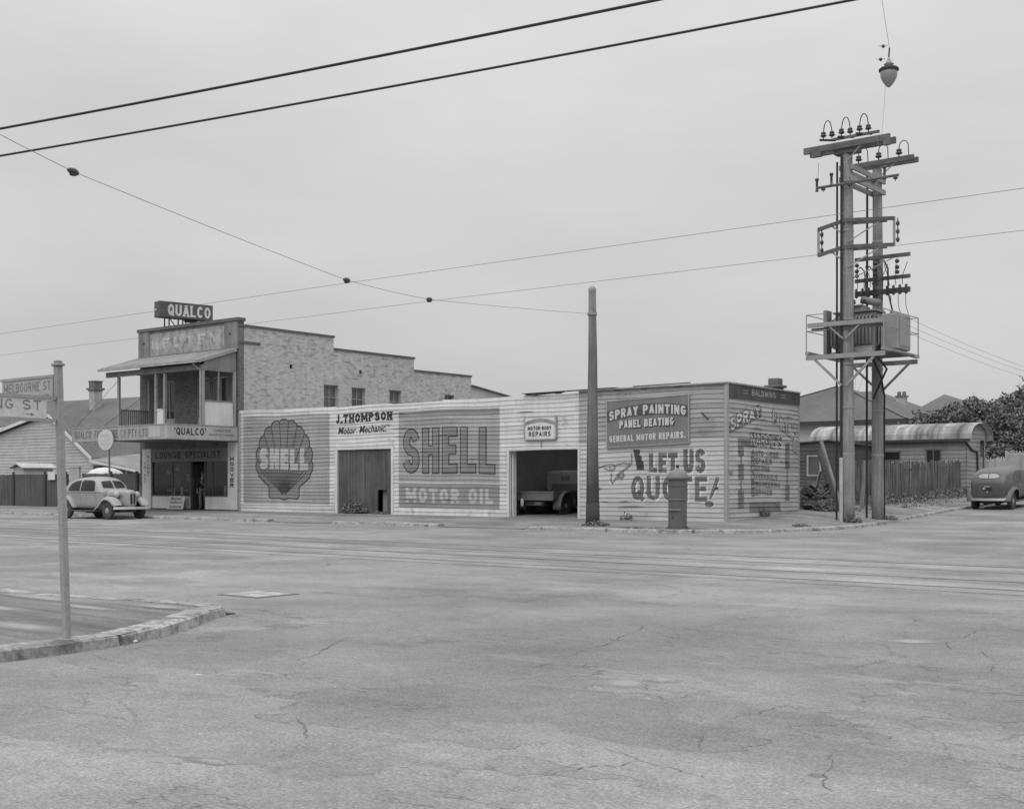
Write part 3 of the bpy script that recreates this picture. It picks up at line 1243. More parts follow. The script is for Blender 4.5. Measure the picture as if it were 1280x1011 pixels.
# open bay door leaf folded back at the left jamb
b = B()
for k in range(1):
    b.box(-27.95 + .0 * k, -27.9, FY + .13 + k * .2, FY + .325 + k * .2, .22, BZ - .04)
dl = link('door', b, m_trim, gar)
dl['label'] = 'pale door leaf folded back inside the open bay'

# sprung and split boards
cr_ = []
for k in range(26):
    u = rnd.uniform(GX0 + .3, GX1 - 1.5)
    row = rnd.randint(1, 27)
    z = .2 + row * PITCH + .0075
    L = rnd.uniform(.25, 1.3)
    if (DX0 - .2 < u + L and u < DX1 + .2 and z < DZ + .2) or (BX0 - .2 < u + L and u < BX1 + .2 and z < BZ + .2):
        continue
    cr_.append([(u, z), (u + L * .5, z - .004), (u + L, z), (u + L * .7, z + rnd.uniform(.012, .028)), (u + L * .3, z + rnd.uniform(.008, .02))])
link('board_split', sf.put(cr_, .0145), m_line, gar, recalc=False)
cr_ = []
for k in range(9):
    u = rnd.uniform(FY + .2, GD - 1.3)
    z = .2 + rnd.randint(3, 25) * PITCH + .0075
    L = rnd.uniform(.3, 1.1)
    cr_.append([(u, z), (u + L, z), (u + L * .6, z + .03), (u + L * .3, z + .015)])
link('board_split', sx.put(cr_, .0145), m_line, gar, recalc=False)
# painted panels
link('painted_panel', sf.put([rect(-42.9, -37.43, .56, 4.33)], .003), m_pgrey, gar, recalc=False)
pp = sf.put([rect(-33.5, -28.42, 1.46, 3.96)], .003)
link('painted_panel', pp, m_pgrey, gar, recalc=False)
link('painted_panel', sf.put([rect(-33.5, -28.42, 3.98, 4.22), rect(-33.5, -28.42, .5, 1.40)], .003), m_pdark, gar, recalc=False)


# scallop: ribs, outline, foot
def scallop(cx=-40.24, zt=4.18, zb=.78, hw=1.78):
    hub = (cx, zb + .12)
    # fan outline with scalloped lobes, upper body almost an egg
    nl = 11
    lobes = []

    def edge(a):   # a from -1 (left) to 1 (right) -> rim point
        th = a * R(106)
        cz = 2.32
        x = (hw - .06) * math.sin(th)
        z = cz + (zt - .1 - cz) * math.cos(th) if math.cos(th) > 0 else cz + 1.6 * math.cos(th)
        return cx + x, z
    knots = [-1 + 2 * k / nl for k in range(nl + 1)]
    rim = []
    for k in range(nl):
        for i in range(8):
            f = i / 8
            a = knots[k] + (knots[k + 1] - knots[k]) * f
            x, z = edge(a)
            bul = .11 * math.sin(PI * f) ** .7
            dx, dz = x - cx, z - 2.3
            L = math.hypot(dx, dz)
            rim.append((x + dx / L * bul, z + dz / L * bul))
    rim.append(edge(1))
    lower_r = [(cx + 1.62, 1.72), (cx + .97, 1.3)]
    foot_r = [(cx + .96, zb + .12), (cx + .84, zb + .01), (cx + .3, zb + .03)]
    tip = [(cx, zb - .06)]
    out = rim + lower_r + foot_r + tip + [(2 * cx - x, z) for x, z in (foot_r[::-1] + lower_r[::-1])]
    return out, knots, edge, hub


out, knots, edge, hub = scallop()
link('painted_shell', sf.put([out], .006), m_shell, gar, recalc=False)
polys = []
for k in knots[1:-1]:
    ex, ez = edge(k)
    polys += [(q, 0) for q in ribbon([(ex, ez), (hub[0] + (ex - hub[0]) * .04, hub[1] + (ez - hub[1]) * .04)], .045, False)]
for a0 in [(knots[i] + knots[i + 1]) / 2 for i in range(len(knots) - 1)]:
    ex, ez = edge(a0)
    if abs(a0) > .95:
        continue
    # extra fine flutes below the band
    kz = max(.1, (1.98 - hub[1]) / max(.2, ez - hub[1]))
    kz = min(kz, .9)
    polys += [(q, 1) for q in ribbon([(hub[0] + (ex - hub[0]) * kz, hub[1] + (ez - hub[1]) * kz), (hub[0] + (ex - hub[0]) * .06, hub[1] + (ez - hub[1]) * .06)], .035, False)]
polys += [(q, 2) for q in ribbon(out + [out[0]], .055)]
link('shell_lining', sf.put(polys, .0085), m_line, gar, recalc=False)
link('lettering', sf.put(place(letters('SHELL', 3.12, .92, .27, gap=.16), -41.83, 2.02), .0125), m_lwhite, gar, recalc=False)
# J. THOMPSON / Motor Mechanic.
link('lettering', sf.put(place(letters('J.THOMPSON', 3.2, .36, .1, gap=.2, serif=True), -37.06, 3.9), .004), m_lblack, gar, recalc=False)
link('lettering', sf.put(place(font_polys('Motor  Mechanic.', 2.75, .3, .3, .022), -36.93, 3.45), .004), m_lblack, gar, recalc=False)
# SHELL / MOTOR OIL
sh = place(letters('SHELL', 4.62, 1.72, .33, gap=.2, grow=.028), -33.26, 1.81)
link('lettering', sf.put(sh, .006), m_line, gar, recalc=False)
sh = place(letters('SHELL', 4.62, 1.72, .33, gap=.2, grow=-.022), -33.26, 1.81)
link('lettering', sf.put(sh, .0105), M('big letter fill', .2, var=.1, board=(PITCH, .2, 2.7)), gar, recalc=False)
link('lettering', sf.put(place(letters('MOTOR OIL', 4.4, .56, .15, gap=.28), -33.12, .68), .006), m_lwhite, gar, recalc=False)
# LET US QUOTE!
for (txt, x, z, w, h) in (('LET', -22.0, 1.78, 1.1, .66), ('US', -20.68, 1.78, .82, .78), ('QUOTE', -22.7, .86, 2.9, .8)):
    tt = .165
    gp = .14 if txt != 'QUOTE' else .2
    link('lettering', sf.put(place(letters(txt, w, h, tt, gap=gp, grow=.02), x + .05, z - .045), .003), m_lpale, gar, recalc=False)
    link('lettering', sf.put(place(letters(txt, w, h, tt, gap=gp), x, z), .0075), m_lgrey, gar, recalc=False)
ex = [[(-19.47, 1.66), (-19.35, 1.62), (-19.38, 1.5), (-19.62, .98), (-19.72, .95), (-19.68, 1.1)]]
dot = [[(-19.72 + .17 * math.cos(2 * PI * k / 14), .78 + .11 * math.sin(2 * PI * k / 14)) for k in range(14)]]
link('lettering', sf.put([[(x + .05, z - .03) for x, z in p] for p in ex + dot], .003), m_lpale, gar, recalc=False)
link('lettering', sf.put(ex + dot, .0075), m_lgrey, gar, recalc=False)


def handp(px, py):   # crop of the pointing hand -> wall
    p = gyp(740 + px / 7.53, 560 + py / 7.53, FY)
    return p.x, p.z


hand = [[(60, 185), (120, 165), (165, 155), (205, 160), (218, 185), (200, 205), (160, 205), (120, 188)], [(165, 175), (185, 215), (215, 200)],
        [(215, 165), (300, 150), (368, 160)], [(375, 155), (340, 185), (300, 215), (270, 235), (225, 290)], [(225, 290), (195, 330), (180, 300), (185, 240)],
        [(240, 260), (262, 245), (290, 230), (300, 265), (282, 290), (262, 270), (245, 285)], [(375, 60), (378, 155)]]
polys = []
for i, st in enumerate(hand):
    for q in ribbon([handp(*p) for p in st], .05 if i not in (3, 5) else .08):
        polys.append((q, i))
link('painted_hand', sf.put(polys, .004), m_lfade, gar, recalc=False)
cuff = [handp(*p) for p in [(390, 25), (455, 25), (450, 75), (470, 88), (470, 125), (488, 140), (492, 215), (425, 215), (412, 130)]]
link('painted_cuff', sf.put([cuff], .004), m_line, gar, recalc=False)
b = B()
b.box(-24.3, -24.0, FY - .035, FY - .02, 1.22, 1.27)
b.box(-19.5, -19.4, FY - .05, FY - .02, 1.27, 1.33)
b.bar((-20.0, FY - .04, 3.74), (-19.75, FY - .04, 3.52), .03, .03)
link('iron_bracket', b, m_black, gar)

# right-hand wall: faded list of trades
b = B()
b.box(GX1, GX1 + .056, FY + .05, GD, 4.18, 4.64)
link('name_board', b, M('dark fascia board', .085, var=.25, fine=.2), gar)
b = B()
flat_text(b, letters('BALDWINS', 1.7, .2, .035, gap=.35), lambda u, v, d: (GX1 + .06 + d, 36.6 + u, 4.33 + v))
for y0 in (36.0, 38.7):
    for zz in (4.37, 4.46):
        b.face([(GX1 + .06, y0, zz), (GX1 + .06, y0 + .35, zz), (GX1 + .06, y0 + .35, zz + .02), (GX1 + .06, y0, zz + .02)])
link('lettering', b, m_lwhite, gar)


def lw(u0, z0, slope):
    return lambda x, y: (x, y + slope * x)


dk = [[(35.12, 3.02), (35.9, 3.2), (37.35, 3.65), (37.35, 3.95), (35.9, 3.55), (35.12, 3.3)], [(38.1, 3.62), (39.9, 2.95), (39.95, 3.2), (38.1, 3.9)]]
link('painted_panel', sx.put([rect(35.7, 37.0, 2.62, 2.88)] + dk, .003), m_lfade, gar, recalc=False)
link('lettering', sx.put(place(letters('SPRAY', 2.05, .42, .1, gap=.18, grow=.035), 35.2, 3.1, lw(0, 0, .27)), .006), m_lgrey, gar, recalc=False)
link('lettering', sx.put(place(letters('SPRAY', 2.05, .42, .09, gap=.18), 35.2, 3.1, lw(0, 0, .27)), .0105), m_lpale, gar, recalc=False)
link('lettering', sx.put(place(letters('PAINTING', 1.8, .42, .085, gap=.15, grow=.03), 38.15, 3.5, lw(0, 0, -.34)), .006), m_lgrey, gar, recalc=False)
link('lettering', sx.put(place(letters('PAINTING', 1.8, .42, .07, gap=.15), 38.15, 3.5, lw(0, 0, -.34)), .0105), m_lpale, gar, recalc=False)
link('lettering', sx.put(place(letters("NARDIE'S", 2.3, .42, .1, gap=.2, grow=.03), 36.55, 2.66), .003), m_lgrey, gar, recalc=False)
link('lettering', sx.put(place(letters("NARDIE'S", 2.3, .42, .04, gap=.2, grow=.0), 36.58, 2.66), .0075), m_lpale, gar, recalc=False)
for i, (tx, w) in enumerate((('AUTO  DRIVE', 1.95), ('REPAIRS', 1.5), ('DUCOING', 1.35), ('OVERHAULS', 1.9), ('ENGINEERING', 2.1), ('SERVICE', 1.5))):
    z = 2.34 - i * .263
    link('lettering', sx.put(place(letters(tx[0], .28, .26, .07), 36.6, z - .04), .003), m_lgrey, gar, recalc=False)
    link('lettering', sx.put(place(letters(tx[1:], w - .3, .19, .05, gap=.22), 36.92, z), .003), m_lgrey, gar, recalc=False)
strip = []
for (y0, y1, za, zb_) in ((35.72, 36.12, 2.3, 2.62), (35.86, 35.98, 2.05, 2.3), (35.72, 36.12, 1.55, 2.05), (35.86, 35.98, 1.2, 1.55), (35.72, 36.12, .62, 1.2), (39.1, 39.45, 1.95, 2.85), (39.2, 39.32, 1.4, 1.95), (39.1, 39.45, .85, 1.4),
                        (36.5, 38.75, .5, .82), (36.55, 36.85, .95, 2.6)):
    strip.append(rect(y0, y1, za, zb_))
link('painted_panel', sx.put(strip[:-1], .003), m_lfade, gar, recalc=False)
b = B()
b.box(GX1 + .02, GX1 + .06, 37.72, 37.86, 2.12, 2.5)
b.box(GX1 + .02, GX1 + .07, 35.1, 35.3, 1.75, 1.9)
b.box(GX1 + .02, GX1 + .06, 39.65, 40.0, 2.55, 2.95)
link('iron_bracket', b, m_gtrim, gar)

# signboards on the garage
s = thing('painted_signboard', 'large grey SPRAY PAINTING signboard on the garage wall beside the corner', 'sign', (-22.07, FY - .05, 2.7))
SX0, SX1 = -23.64, -20.47


def sq(u, v, d):   # board-space (0..1) -> wall; right end hangs slightly higher
    return (SX0 + (SX1 - SX0) * u, FY - .045 - d, 2.68 + 1.54 * v + .1 * u)


b = B()
b.prism([(0, 0), (1, 0), (1, 1), (0, 1)], sq, -.02, .03)
link('board', b, M('signboard paint', .19, var=.1, fine=.06, streak=.08), s)
b = B()
fr = .012
for (u0, u1, v0, v1) in ((-fr, 1 + fr, -.02, .0), (-fr, 1 + fr, 1.0, 1.02), (-fr, 0, 0, 1), (1, 1 + fr, 0, 1)):
    b.prism(rect(u0, u1, v0, v1), sq, -.02, .045)
link('frame', b, m_gtrim, s)


def arch(u):
    return .1 * (1 - (2 * u - 1.0) ** 2)


b = B()
for k in range(24):
    u0, u1 = k / 24, (k + 1) / 24
    b.face([sq(u0, .54 + 1.0 * arch(u0), .034), sq(u1, .54 + 1.0 * arch(u1), .034), sq(u1, .79 + 1.0 * arch(u1), .034), sq(u0, .79 + 1.0 * arch(u0), .034)])
link('ribbon_band', b, M('signboard band', .085, var=.15), s)
W_ = SX1 - SX0
b = B()
flat_text(b, letters('SPRAY PAINTING', W_ * .95, .31, .07, gap=.24), lambda u, v, d: sq(.025 + u / W_, .565 + 1.0 * arch(.025 + u / W_) + v / 1.54, .037 + d))
flat_text(b, letters('PANEL BEATING', W_ * .67, .26, .062, gap=.22), lambda u, v, d: sq(.16 + u / W_, .38 + .15 * arch(.16 + u / W_) + v / 1.54, .040 + d))
flat_text(b, letters('GENERAL MOTOR REPAIRS.', W_ * .94, .22, .05, gap=.24), lambda u, v, d: sq(.03 + u / W_, .1 + v / 1.54, .037 + d))
link('lettering', b, M('signboard white', .52, var=.08), s)
b = B()
flat_text(b, letters('PANEL BEATING', W_ * .67, .26, .062, gap=.22, grow=.012), lambda u, v, d: sq(.17 + u / W_, .362 + .15 * arch(.16 + u / W_) + v / 1.54, .035 + d))
link('lettering', b, m_line, s)

s = thing('painted_signboard', 'small pale MOTOR BODY REPAIRS signboard above the open garage bay', 'sign', (-26.5, FY - .06, 3.0))
MX0, MX1, MZ0, MZ1 = -27.22, -25.78, 2.98, 3.8


def mq(u, v, d):
    return (MX0 + (MX1 - MX0) * u, FY - .05 - d, MZ0 + (MZ1 - MZ0) * v)


b = B()
b.prism([(.06, 0), (.94, 0), (.985, .03), (1, .12), (1, 1), (0, 1), (0, .12), (.015, .03)], mq, -.02, .06)
link('board', b, m_gtrim, s)
b = B()
b.prism([(.07, .05), (.93, .05), (.96, .1), (.96, .97), (.05, .97), (.05, .1)], mq, .061, .066)
link('face_panel', b, m_trim, s)
b = B()
for k in range(16):
    u0, u1 = .05 + .91 * k / 16, .05 + .91 * (k + 1) / 16
    a = lambda u: .17 * (1 - (2 * u - 1) ** 2)
    b.face([mq(u0, .6 + a(u0), .070), mq(u1, .6 + a(u1), .070), mq(u1, .76 + a(u1), .070), mq(u0, .76 + a(u0), .070)])
link('ribbon_band', b, M('sign ribbon', .25, var=.3, scale=9), s)
b = B()
flat_text(b, letters('MOTOR-BODY', 1.05, .14, .033, gap=.22), lambda u, v, d: mq(.13 + u / 1.44, .43 + v / .82, .069 + d))
flat_text(b, letters('REPAIRS', .98, .17, .036, gap=.32), lambda u, v, d: mq(.16 + u / 1.44, .16 + v / .82, .069 + d))
link('lettering', b, m_lblack, s)
b = B()
b.box(-26.52, -26.48, FY - .05, FY - .02, 2.72, 2.97)
link('bracket', b, m_gtrim, s)

# ---------------------------------------------------------------- two-storey brick furniture shop
QX0, QX1 = -50.6, -43.26
shop = thing('brick_shop', 'two storey brick furniture shop with stepped side parapet, balcony and awning', 'shop', (-47, FY, 0))
STEP = [(35.0, 8.36), (40.7, 8.36), (40.7, 7.78), (46.3, 7.78), (46.3, 7.15), (50.8, 7.15)]


def steptop(y):
    return 8.36 if y < 40.7 else 7.78 if y < 46.3 else 7.15


wins = [(40.07, 41.0, 5.0, 6.1), (41.89, 42.82, 5.0, 6.07), (44.5, 45.37, 5.0, 6.1), (48.66, 49.42, 5.0, 6.1)]
vents = [(37.95, 38.15, 6.7, 6.9), (42.4, 42.58, 6.75, 6.95)]
us = sorted({35.302, 40.7, 46.3, 50.8} | {v for w in wins + vents for v in w[:2]})
zs = sorted({0., 8.36, 7.78, 7.15} | {v for w in wins + vents for v in w[2:]})
b = B()
b.cells(us, zs, lambda u, z: z < steptop(u) and not any(w[0] < u < w[1] and w[2] < z < w[3] for w in wins + vents), lambda u, z, d: (QX1 - d, u, z), .3)
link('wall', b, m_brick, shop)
b = B()
for (y0, z0), (y1, z1) in zip(STEP[::2], STEP[1::2]):
    b.box(QX1 - .33, QX1 + .05, y0 + .02, y1 + .05, z0 + .002, z0 + .1)
b.box(QX1 - .02, QX1 + .06, 35.05, 36.2, 7.62, 7.72)
b.box(QX0 - .06, QX1 + .1, FY - .12, FY + .32, 8.60, 8.74)
link('coping', b, m_coping, shop)
for i, w in enumerate(wins):
    b = B()
    y0, y1, z0, z1 = w
    for (a, c, e, f) in ((y0, y1, z1 - .06, z1), (y0, y1, z0, z0 + .06), (y0, y0 + .06, z0 + .06, z1 - .06), (y1 - .06, y1, z0 + .06, z1 - .06), ((y0 + y1) / 2 - .02, (y0 + y1) / 2 + .02, z0 + .06, z1 - .06), (y0 + .06, (y0 + y1) / 2 - .02, z0 + .5, z0 + .54), ((y0 + y1) / 2 + .02, y1 - .06, z0 + .5, z0 + .54)):
        b.box(QX1 - .2, QX1 - .14, a, c, e, f)
    wo = link('window', b, m_gtrim, shop)
    b = B()
    b.box(QX1 - .19, QX1 - .18, y0 + .05, y1 - .05, z0 + .05, z1 - .05)
    link('pane', b, m_pane, wo)
    b = B()
    b.box(QX1 - .14, QX1 + .04, y0 - .05, y1 + .05, z0 - .08, z0 - .002)
    link('sill', b, m_coping, wo)
b = B()
for (y0, y1, z0, z1) in wins[:3]:
    b.box(QX1 - .05, QX1 + .004, y0 - .1, y1 + .1, z1 + .003, z1 + .26)
link('lintel', b, M('rendered lintel', .42, var=.12, fine=.12), shop)
b = B()
for (y0, y1, z0, z1) in vents:
    b.box(QX1 - .12, QX1 - .1, y0, y1, z0, z1)
link('vent', b, m_black, shop)
# front wall
fw = [(-49.62, -43.94, .0, 3.05), (-48.75, -47.9, 3.93, 6.2), (-46.25, -45.35, 3.93, 6.2), (-45.1, -44.0, 4.8, 6.2)]
us = sorted({QX0, QX1} | {v for w in fw for v in w[:2]})
zs = sorted({0., 7.35} | {v for w in fw for v in w[2:]})
b = B()
b.cells(us, zs, lambda u, z: not any(w[0] < u < w[1] and w[2] < z < w[3] for w in fw), lambda u, z, d: (u, FY + .02 + d, z), .28)
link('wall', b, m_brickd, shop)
b = B()       # other walls, floors, roof
b.box(QX0, QX0 + .28, FY + .31, 50.8, 0, 7.34)
b.box(QX0 + .28, QX1 - .31, 50.5, 50.8, 0, 7.0)
link('wall', b, m_brickd, shop)
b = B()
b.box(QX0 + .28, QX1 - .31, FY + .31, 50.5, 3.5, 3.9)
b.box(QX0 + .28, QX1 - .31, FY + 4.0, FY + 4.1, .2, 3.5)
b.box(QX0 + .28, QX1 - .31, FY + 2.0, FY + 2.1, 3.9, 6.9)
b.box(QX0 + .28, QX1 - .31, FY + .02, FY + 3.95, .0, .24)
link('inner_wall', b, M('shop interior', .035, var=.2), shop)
b = B()
b.face([(QX0 + .1, 35.3, 7.6), (QX1 - .31, 35.3, 7.6), (QX1 - .31, 50.8, 6.6), (QX0 + .1, 50.8, 6.6)])
# iron gable roof of the rear wing
b.face([(QX1 + .1, 50.85, 6.72), (QX1 + .1, 54.3, 6.28), (QX0, 54.3, 6.28), (QX0, 50.85, 6.72)])
link('roof', b, m_iron, shop, solid=.05)
b = B()
b.prism([(50.8, 0), (54.0, 0), (54.0, 6.26), (50.8, 6.68)], lambda u, v, d: (QX1 - d, u, v), .05, .25)
link('rear_wing_wall', b, m_hwall, shop)
# parapet
b = B()
b.box(QX0, QX1 + .003, FY - .02, FY + .302, 7.352, 8.598)
link('parapet', b, m_render, shop)
b = B()
for x in (QX0 - .002, QX1 - .9):
    b.box(x, x + .9, FY - .07, FY - .021, 7.36, 8.597)
link('pilaster', b, m_render, shop)
b = B()
b.box(-49.72, -44.2, FY - .045, FY - .021, 7.42, 8.46)
link('faded_sign_panel', b, m_ghost, shop)
b = B()
flat_text(b, letters('LEUTEM', 5.1, .5, .12, gap=.55), lambda u, v, d: (-49.55 + u, FY - .049 - d, 7.72 + v))
link('lettering', b, M('almost vanished white paint', .4, var=.35, scale=3.5, fine=.3), shop)
b = B()
for x in (-50.15, -43.75):
    b.lathe([(.05, 0), (.05, .02), (.02, .03), (0, .03)], (0, 0, 0), 10, Matrix.Translation((x, FY - .07, 8.05)) @ Matrix.Rotation(R(90), 4, 'X'))
link('tie_rod_plate', b, m_black, shop)

# balcony: roof, posts, panels, rails
b = B()
n = 90
for k in range(n):
    xa, xb = -50.6 + 7.25 * k / n, -50.6 + 7.25 * (k + 1) / n
    za, zb_ = (.016 if k % 2 else -.016), (-.016 if k % 2 else .016)
    b.face([(xa, 32.85, 6.72 + za), (xb, 32.85, 6.72 + zb_), (xb, FY - .08, 7.38 + zb_), (xa, FY - .08, 7.38 + za)])
link('balcony_roof', b, m_iron, shop, solid=.012)
b = B()
b.box(-50.65, -43.3, 32.74, 32.86, 6.60, 6.70)
b.bar((-43.33, 32.9, 6.67), (-43.33, FY - .05, 7.32), .05, .14)
b.bar((-50.6, 32.9, 6.67), (-50.6, FY - .05, 7.32), .05, .14)
link('gutter', b, m_gtrim, shop)
b = B()
b.face([(-50.5, 33.0, 6.55), (-43.4, 33.0, 6.55), (-43.4, FY - .02, 6.55), (-50.5, FY - .02, 6.55)])
link('balcony_ceiling', b, m_soffit, shop)
b = B()
b.box(-50.5, -43.35, 33.1, 33.22, 6.33, 6.54)
b.prism([(33.23, 6.3), (34.95, 6.3), (34.95, 7.28), (33.23, 6.7)], lambda u, v, d: (-43.42 + d, u, v), 0, .05)
link('balcony_beam', b, M('balcony beam paint', .2, var=.2, streak=.15), shop)
for x, y in ((-49.6, 33.2), (-46.75, 33.2), (-46.1, 33.2), (-43.42, 33.2), (-49.6, 34.85), (-43.4, 34.88)):
    b = B()
    b.box(x - .06, x + .06, y - .06, y + .06, 3.95, 6.32)
    link('balcony_post', b, M('balcony post paint', .3, var=.12, streak=.1), shop, bevel=.01)
b = B()
b.tube([(-43.75, 32.9, 6.62), (-43.6, 33.05, 6.4), (-43.46, 33.1, 6.33), (-43.46, 33.1, 3.95)], .045, 8)
link('downpipe', b, m_gtrim, shop)
b = B()
b.box(-43.44, -43.4, 33.27, 34.8, 3.95, 4.97)
b.box(-46.68, -46.17, 33.18, 33.22, 3.95, 4.75)
link('balcony_panel', b, m_trim, shop)
b = B()
b.box(-43.46, -43.38, 33.27, 34.8, 4.972, 5.03)
b.box(-43.45, -43.39, 34.0, 34.06, 5.032, 6.3)
b.box(-49.64, -49.56, 33.27, 34.78, 4.78, 4.84)
b.box(-49.63, -49.57, 33.27, 34.78, 4.02, 4.07)
y = 33.32
while y < 34.75:
    b.box(-49.62, -49.58, y, y + .06, 4.072, 4.778)
    y += .115
link('balcony_rail', b, M('rail paint', .2, var=.2), shop)
# upstairs doors and window
for (x0, x1, z0, z1) in fw[1:]:
    b = B()
    for (a, c, e, f) in ((x0, x0 + .07, z0, z1), (x1 - .07, x1, z0, z1), (x0 + .07, x1 - .07, z1 - .08, z1), (x0 + .07, x1 - .07, z0, z0 + (.5 if z0 < 4 else .07)), ((x0 + x1) / 2 - .03, (x0 + x1) / 2 + .03, z0 + (.5 if z0 < 4 else .07), z1 - .08)):
        b.box(a, c, FY + .06, FY + .12, e, f)
    fo_ = link('french_door' if z0 < 4 else 'window', b, m_gtrim, shop)
    b = B()
    b.box(x0 + .07, x1 - .07, FY + .08, FY + .09, z0 + .07, z1 - .08)
    link('pane', b, m_glass, fo_)
# awning
AX0, AX1, AY0 = -50.3, -43.27, 31.22
aw = thing('shop_awning', 'street awning with lettered fascias hung below the shop balcony', 'awning', (-47, 33, 3.3))
b = B()
b.box(AX0, AX1 - .06, AY0 + .06, FY - .03, 3.36, 3.42)
b.box(AX0, AX1 - .06, AY0 + .06, FY - .03, 3.86, 3.92)
link('deck', b, m_soffit, aw)
b = B()
b.box(AX0, AX1 - .055, AY0, AY0 + .055, 3.28, 3.93)
link('front_fascia', b, m_fascia2, aw)
b = B()
b.box(AX1 - .055, AX1, AY0 - .003, FY - .03, 3.28, 3.94)
link('side_fascia', b, m_fascia, aw)
b = B()
b.box(AX0, AX1 + .02, AY0 - .02, AY0, 3.29, 3.33)
b.box(AX1, AX1 + .02, AY0, FY - .03, 3.29, 3.33)
b.box(AX0, AX1 + .02, AY0 - .02, AY0, 3.89, 3.93)
b.box(AX1, AX1 + .02, AY0, FY - .03, 3.9, 3.94)
link('moulding', b, m_gtrim, aw)
b = B()
flat_text(b, letters("'QUALCO' FURNITURE CY PTY LTD", 5.6, .34, .05, gap=.28), lambda u, v, d: (-50.15 + u, AY0 - .004 - d, 3.42 + v))
link('lettering', b, m_lgrey, aw)
b = B()
flat_text(b, letters("'QUALCO'", 1.62, .31, .055, gap=.22), lambda u, v, d: (AX1 + .004 + d, 31.62 + u, 3.48 + v))
link('lettering', b, m_lblack, aw)
b = B()
flat_text(b, letters("FURNITURE", .95, .11, .022, gap=.3), lambda u, v, d: (AX1 + .004 + d, 33.62 + u, 3.66 + v))
flat_text(b, letters("MANUFACTURERS", 1.35, .1, .02, gap=.3), lambda u, v, d: (AX1 + .004 + d, 33.4 + u, 3.48 + v))
link('lettering', b, m_lgrey, aw)
b = B()
b.box(-44.5, -43.7, AY0 - .005, AY0, 3.4, 3.85)
link('painted_panel', b, m_fascia, aw)
for (p0, p1) in (((-49.6, 33.2, 6.2), (-50.1, 31.3, 3.95)), ((-46.1, 33.2, 6.0), (-47.9, 31.3, 3.95)), ((-43.42, 33.2, 5.6), (-45.6, 31.3, 3.95))):
    b = B()
    b.tube([p0, p1], .009, 6)
    link('tie_rod', b, m_cable, aw)
# shopfront
b = B()
b.box(-50.3, -49.625, FY - .06, FY + .015, .26, 3.05)
b.box(-43.935, -43.3, FY - .06, FY + .015, .26, 3.25)
link('pillar_facing', b, m_trim, shop)
b = B()
b.box(-49.62, -43.94, FY - .02, FY + .06, 2.42, 3.045)
link('sign_band', b, m_ls, shop)
b = B()
flat_text(b, letters('LOUNGE', 1.9, .3, .06, gap=.3), lambda u, v, d: (-49.3 + u, FY - .024 - d, 2.58 + v))
flat_text(b, letters('SPECIALIST', 2.55, .3, .06, gap=.3), lambda u, v, d: (-47.05 + u, FY - .024 - d, 2.58 + v))
link('lettering', b, m_line, shop)
b = B()
b.box(-49.62, -46.7, FY + .0, FY + .06, .26, .82)
b.box(-45.6, -43.94, FY + .0, FY + .06, .26, .82)
link('stall_riser', b, m_trim, shop)
for (x0, x1, mul) in ((-49.62, -46.72, (-48.05,)), (-45.62, -43.94, (-45.1,))):
    b = B()
    for (a, c, e, f) in ((x0, x0 + .05, .822, 2.41), (x1 - .05, x1, .822, 2.41), (x0 + .05, x1 - .05, .822, .88)) + tuple((q - .02, q + .02, .882, 2.41) for q in mul):
        b.box(a, c, FY + .02, FY + .06, e, f)
    wo = link('shop_window', b, M('shop frame', .1), shop)
    b = B()
    b.box(x0 + .05, x1 - .05, FY + .035, FY + .045, .88, 2.41)
    gm = bpy.data.materials.get('shop glass')
    if gm is None:
        gm = bpy.data.materials.new('shop glass')
        gm.use_nodes = True
        nt = gm.node_tree
        tr = nt.nodes.new('ShaderNodeBsdfTransparent')
        tr.inputs[0].default_value = (.75, .75, .75, 1)
        gl = nt.nodes.new('ShaderNodeBsdfGlossy')
        gl.inputs['Roughness'].default_value = .03
        mx = nt.nodes.new('ShaderNodeMixShader')
        mx.inputs[0].default_value = .05
        nt.links.new(tr.outputs[0], mx.inputs[1])
        nt.links.new(gl.outputs[0], mx.inputs[2])
        nt.links.new(mx.outputs[0], nt.nodes['Material Output'].inputs[0])
    link('pane', b, gm, wo)
b = B()
b.box(-46.7, -46.62, FY + .0, FY + .1, .26, 2.41)
b.box(-45.68, -45.6, FY + .0, FY + .1, .26, 2.41)
link('door_frame', b, M('shop frame', .1), shop)
b = B()
b.box(-46.6, -46.55, FY + .12, FY + .95, .26, 2.3)
link('door', b, M('shop door', .06), shop)
b = B()
for i, c in enumerate('HOOVER'):
    flat_text(b, letters(c, .25, .19, .05), lambda u, v, d: (-43.76 + u, FY - .064 - d, 2.42 - i * .235 + v))
link('lettering', b, m_lblack, shop)
b = B()
for i, c in enumerate('SILENT'):
    flat_text(b, letters(c, .12 if c != 'I' else .03, .13, .03), lambda u, v, d: (-49.9 + u + (.05 if c == 'I' else 0), FY - .064 - d, 2.62 - i * .18 + v))
for i, c in enumerate('KNIGHT'):
    flat_text(b, letters(c, .12 if c != 'I' else .03, .13, .03), lambda u, v, d: (-50.15 + u + (.05 if c == 'I' else 0), FY - .064 - d, 2.3 - i * .18 + v))
link('lettering', b, m_lgrey, shop)
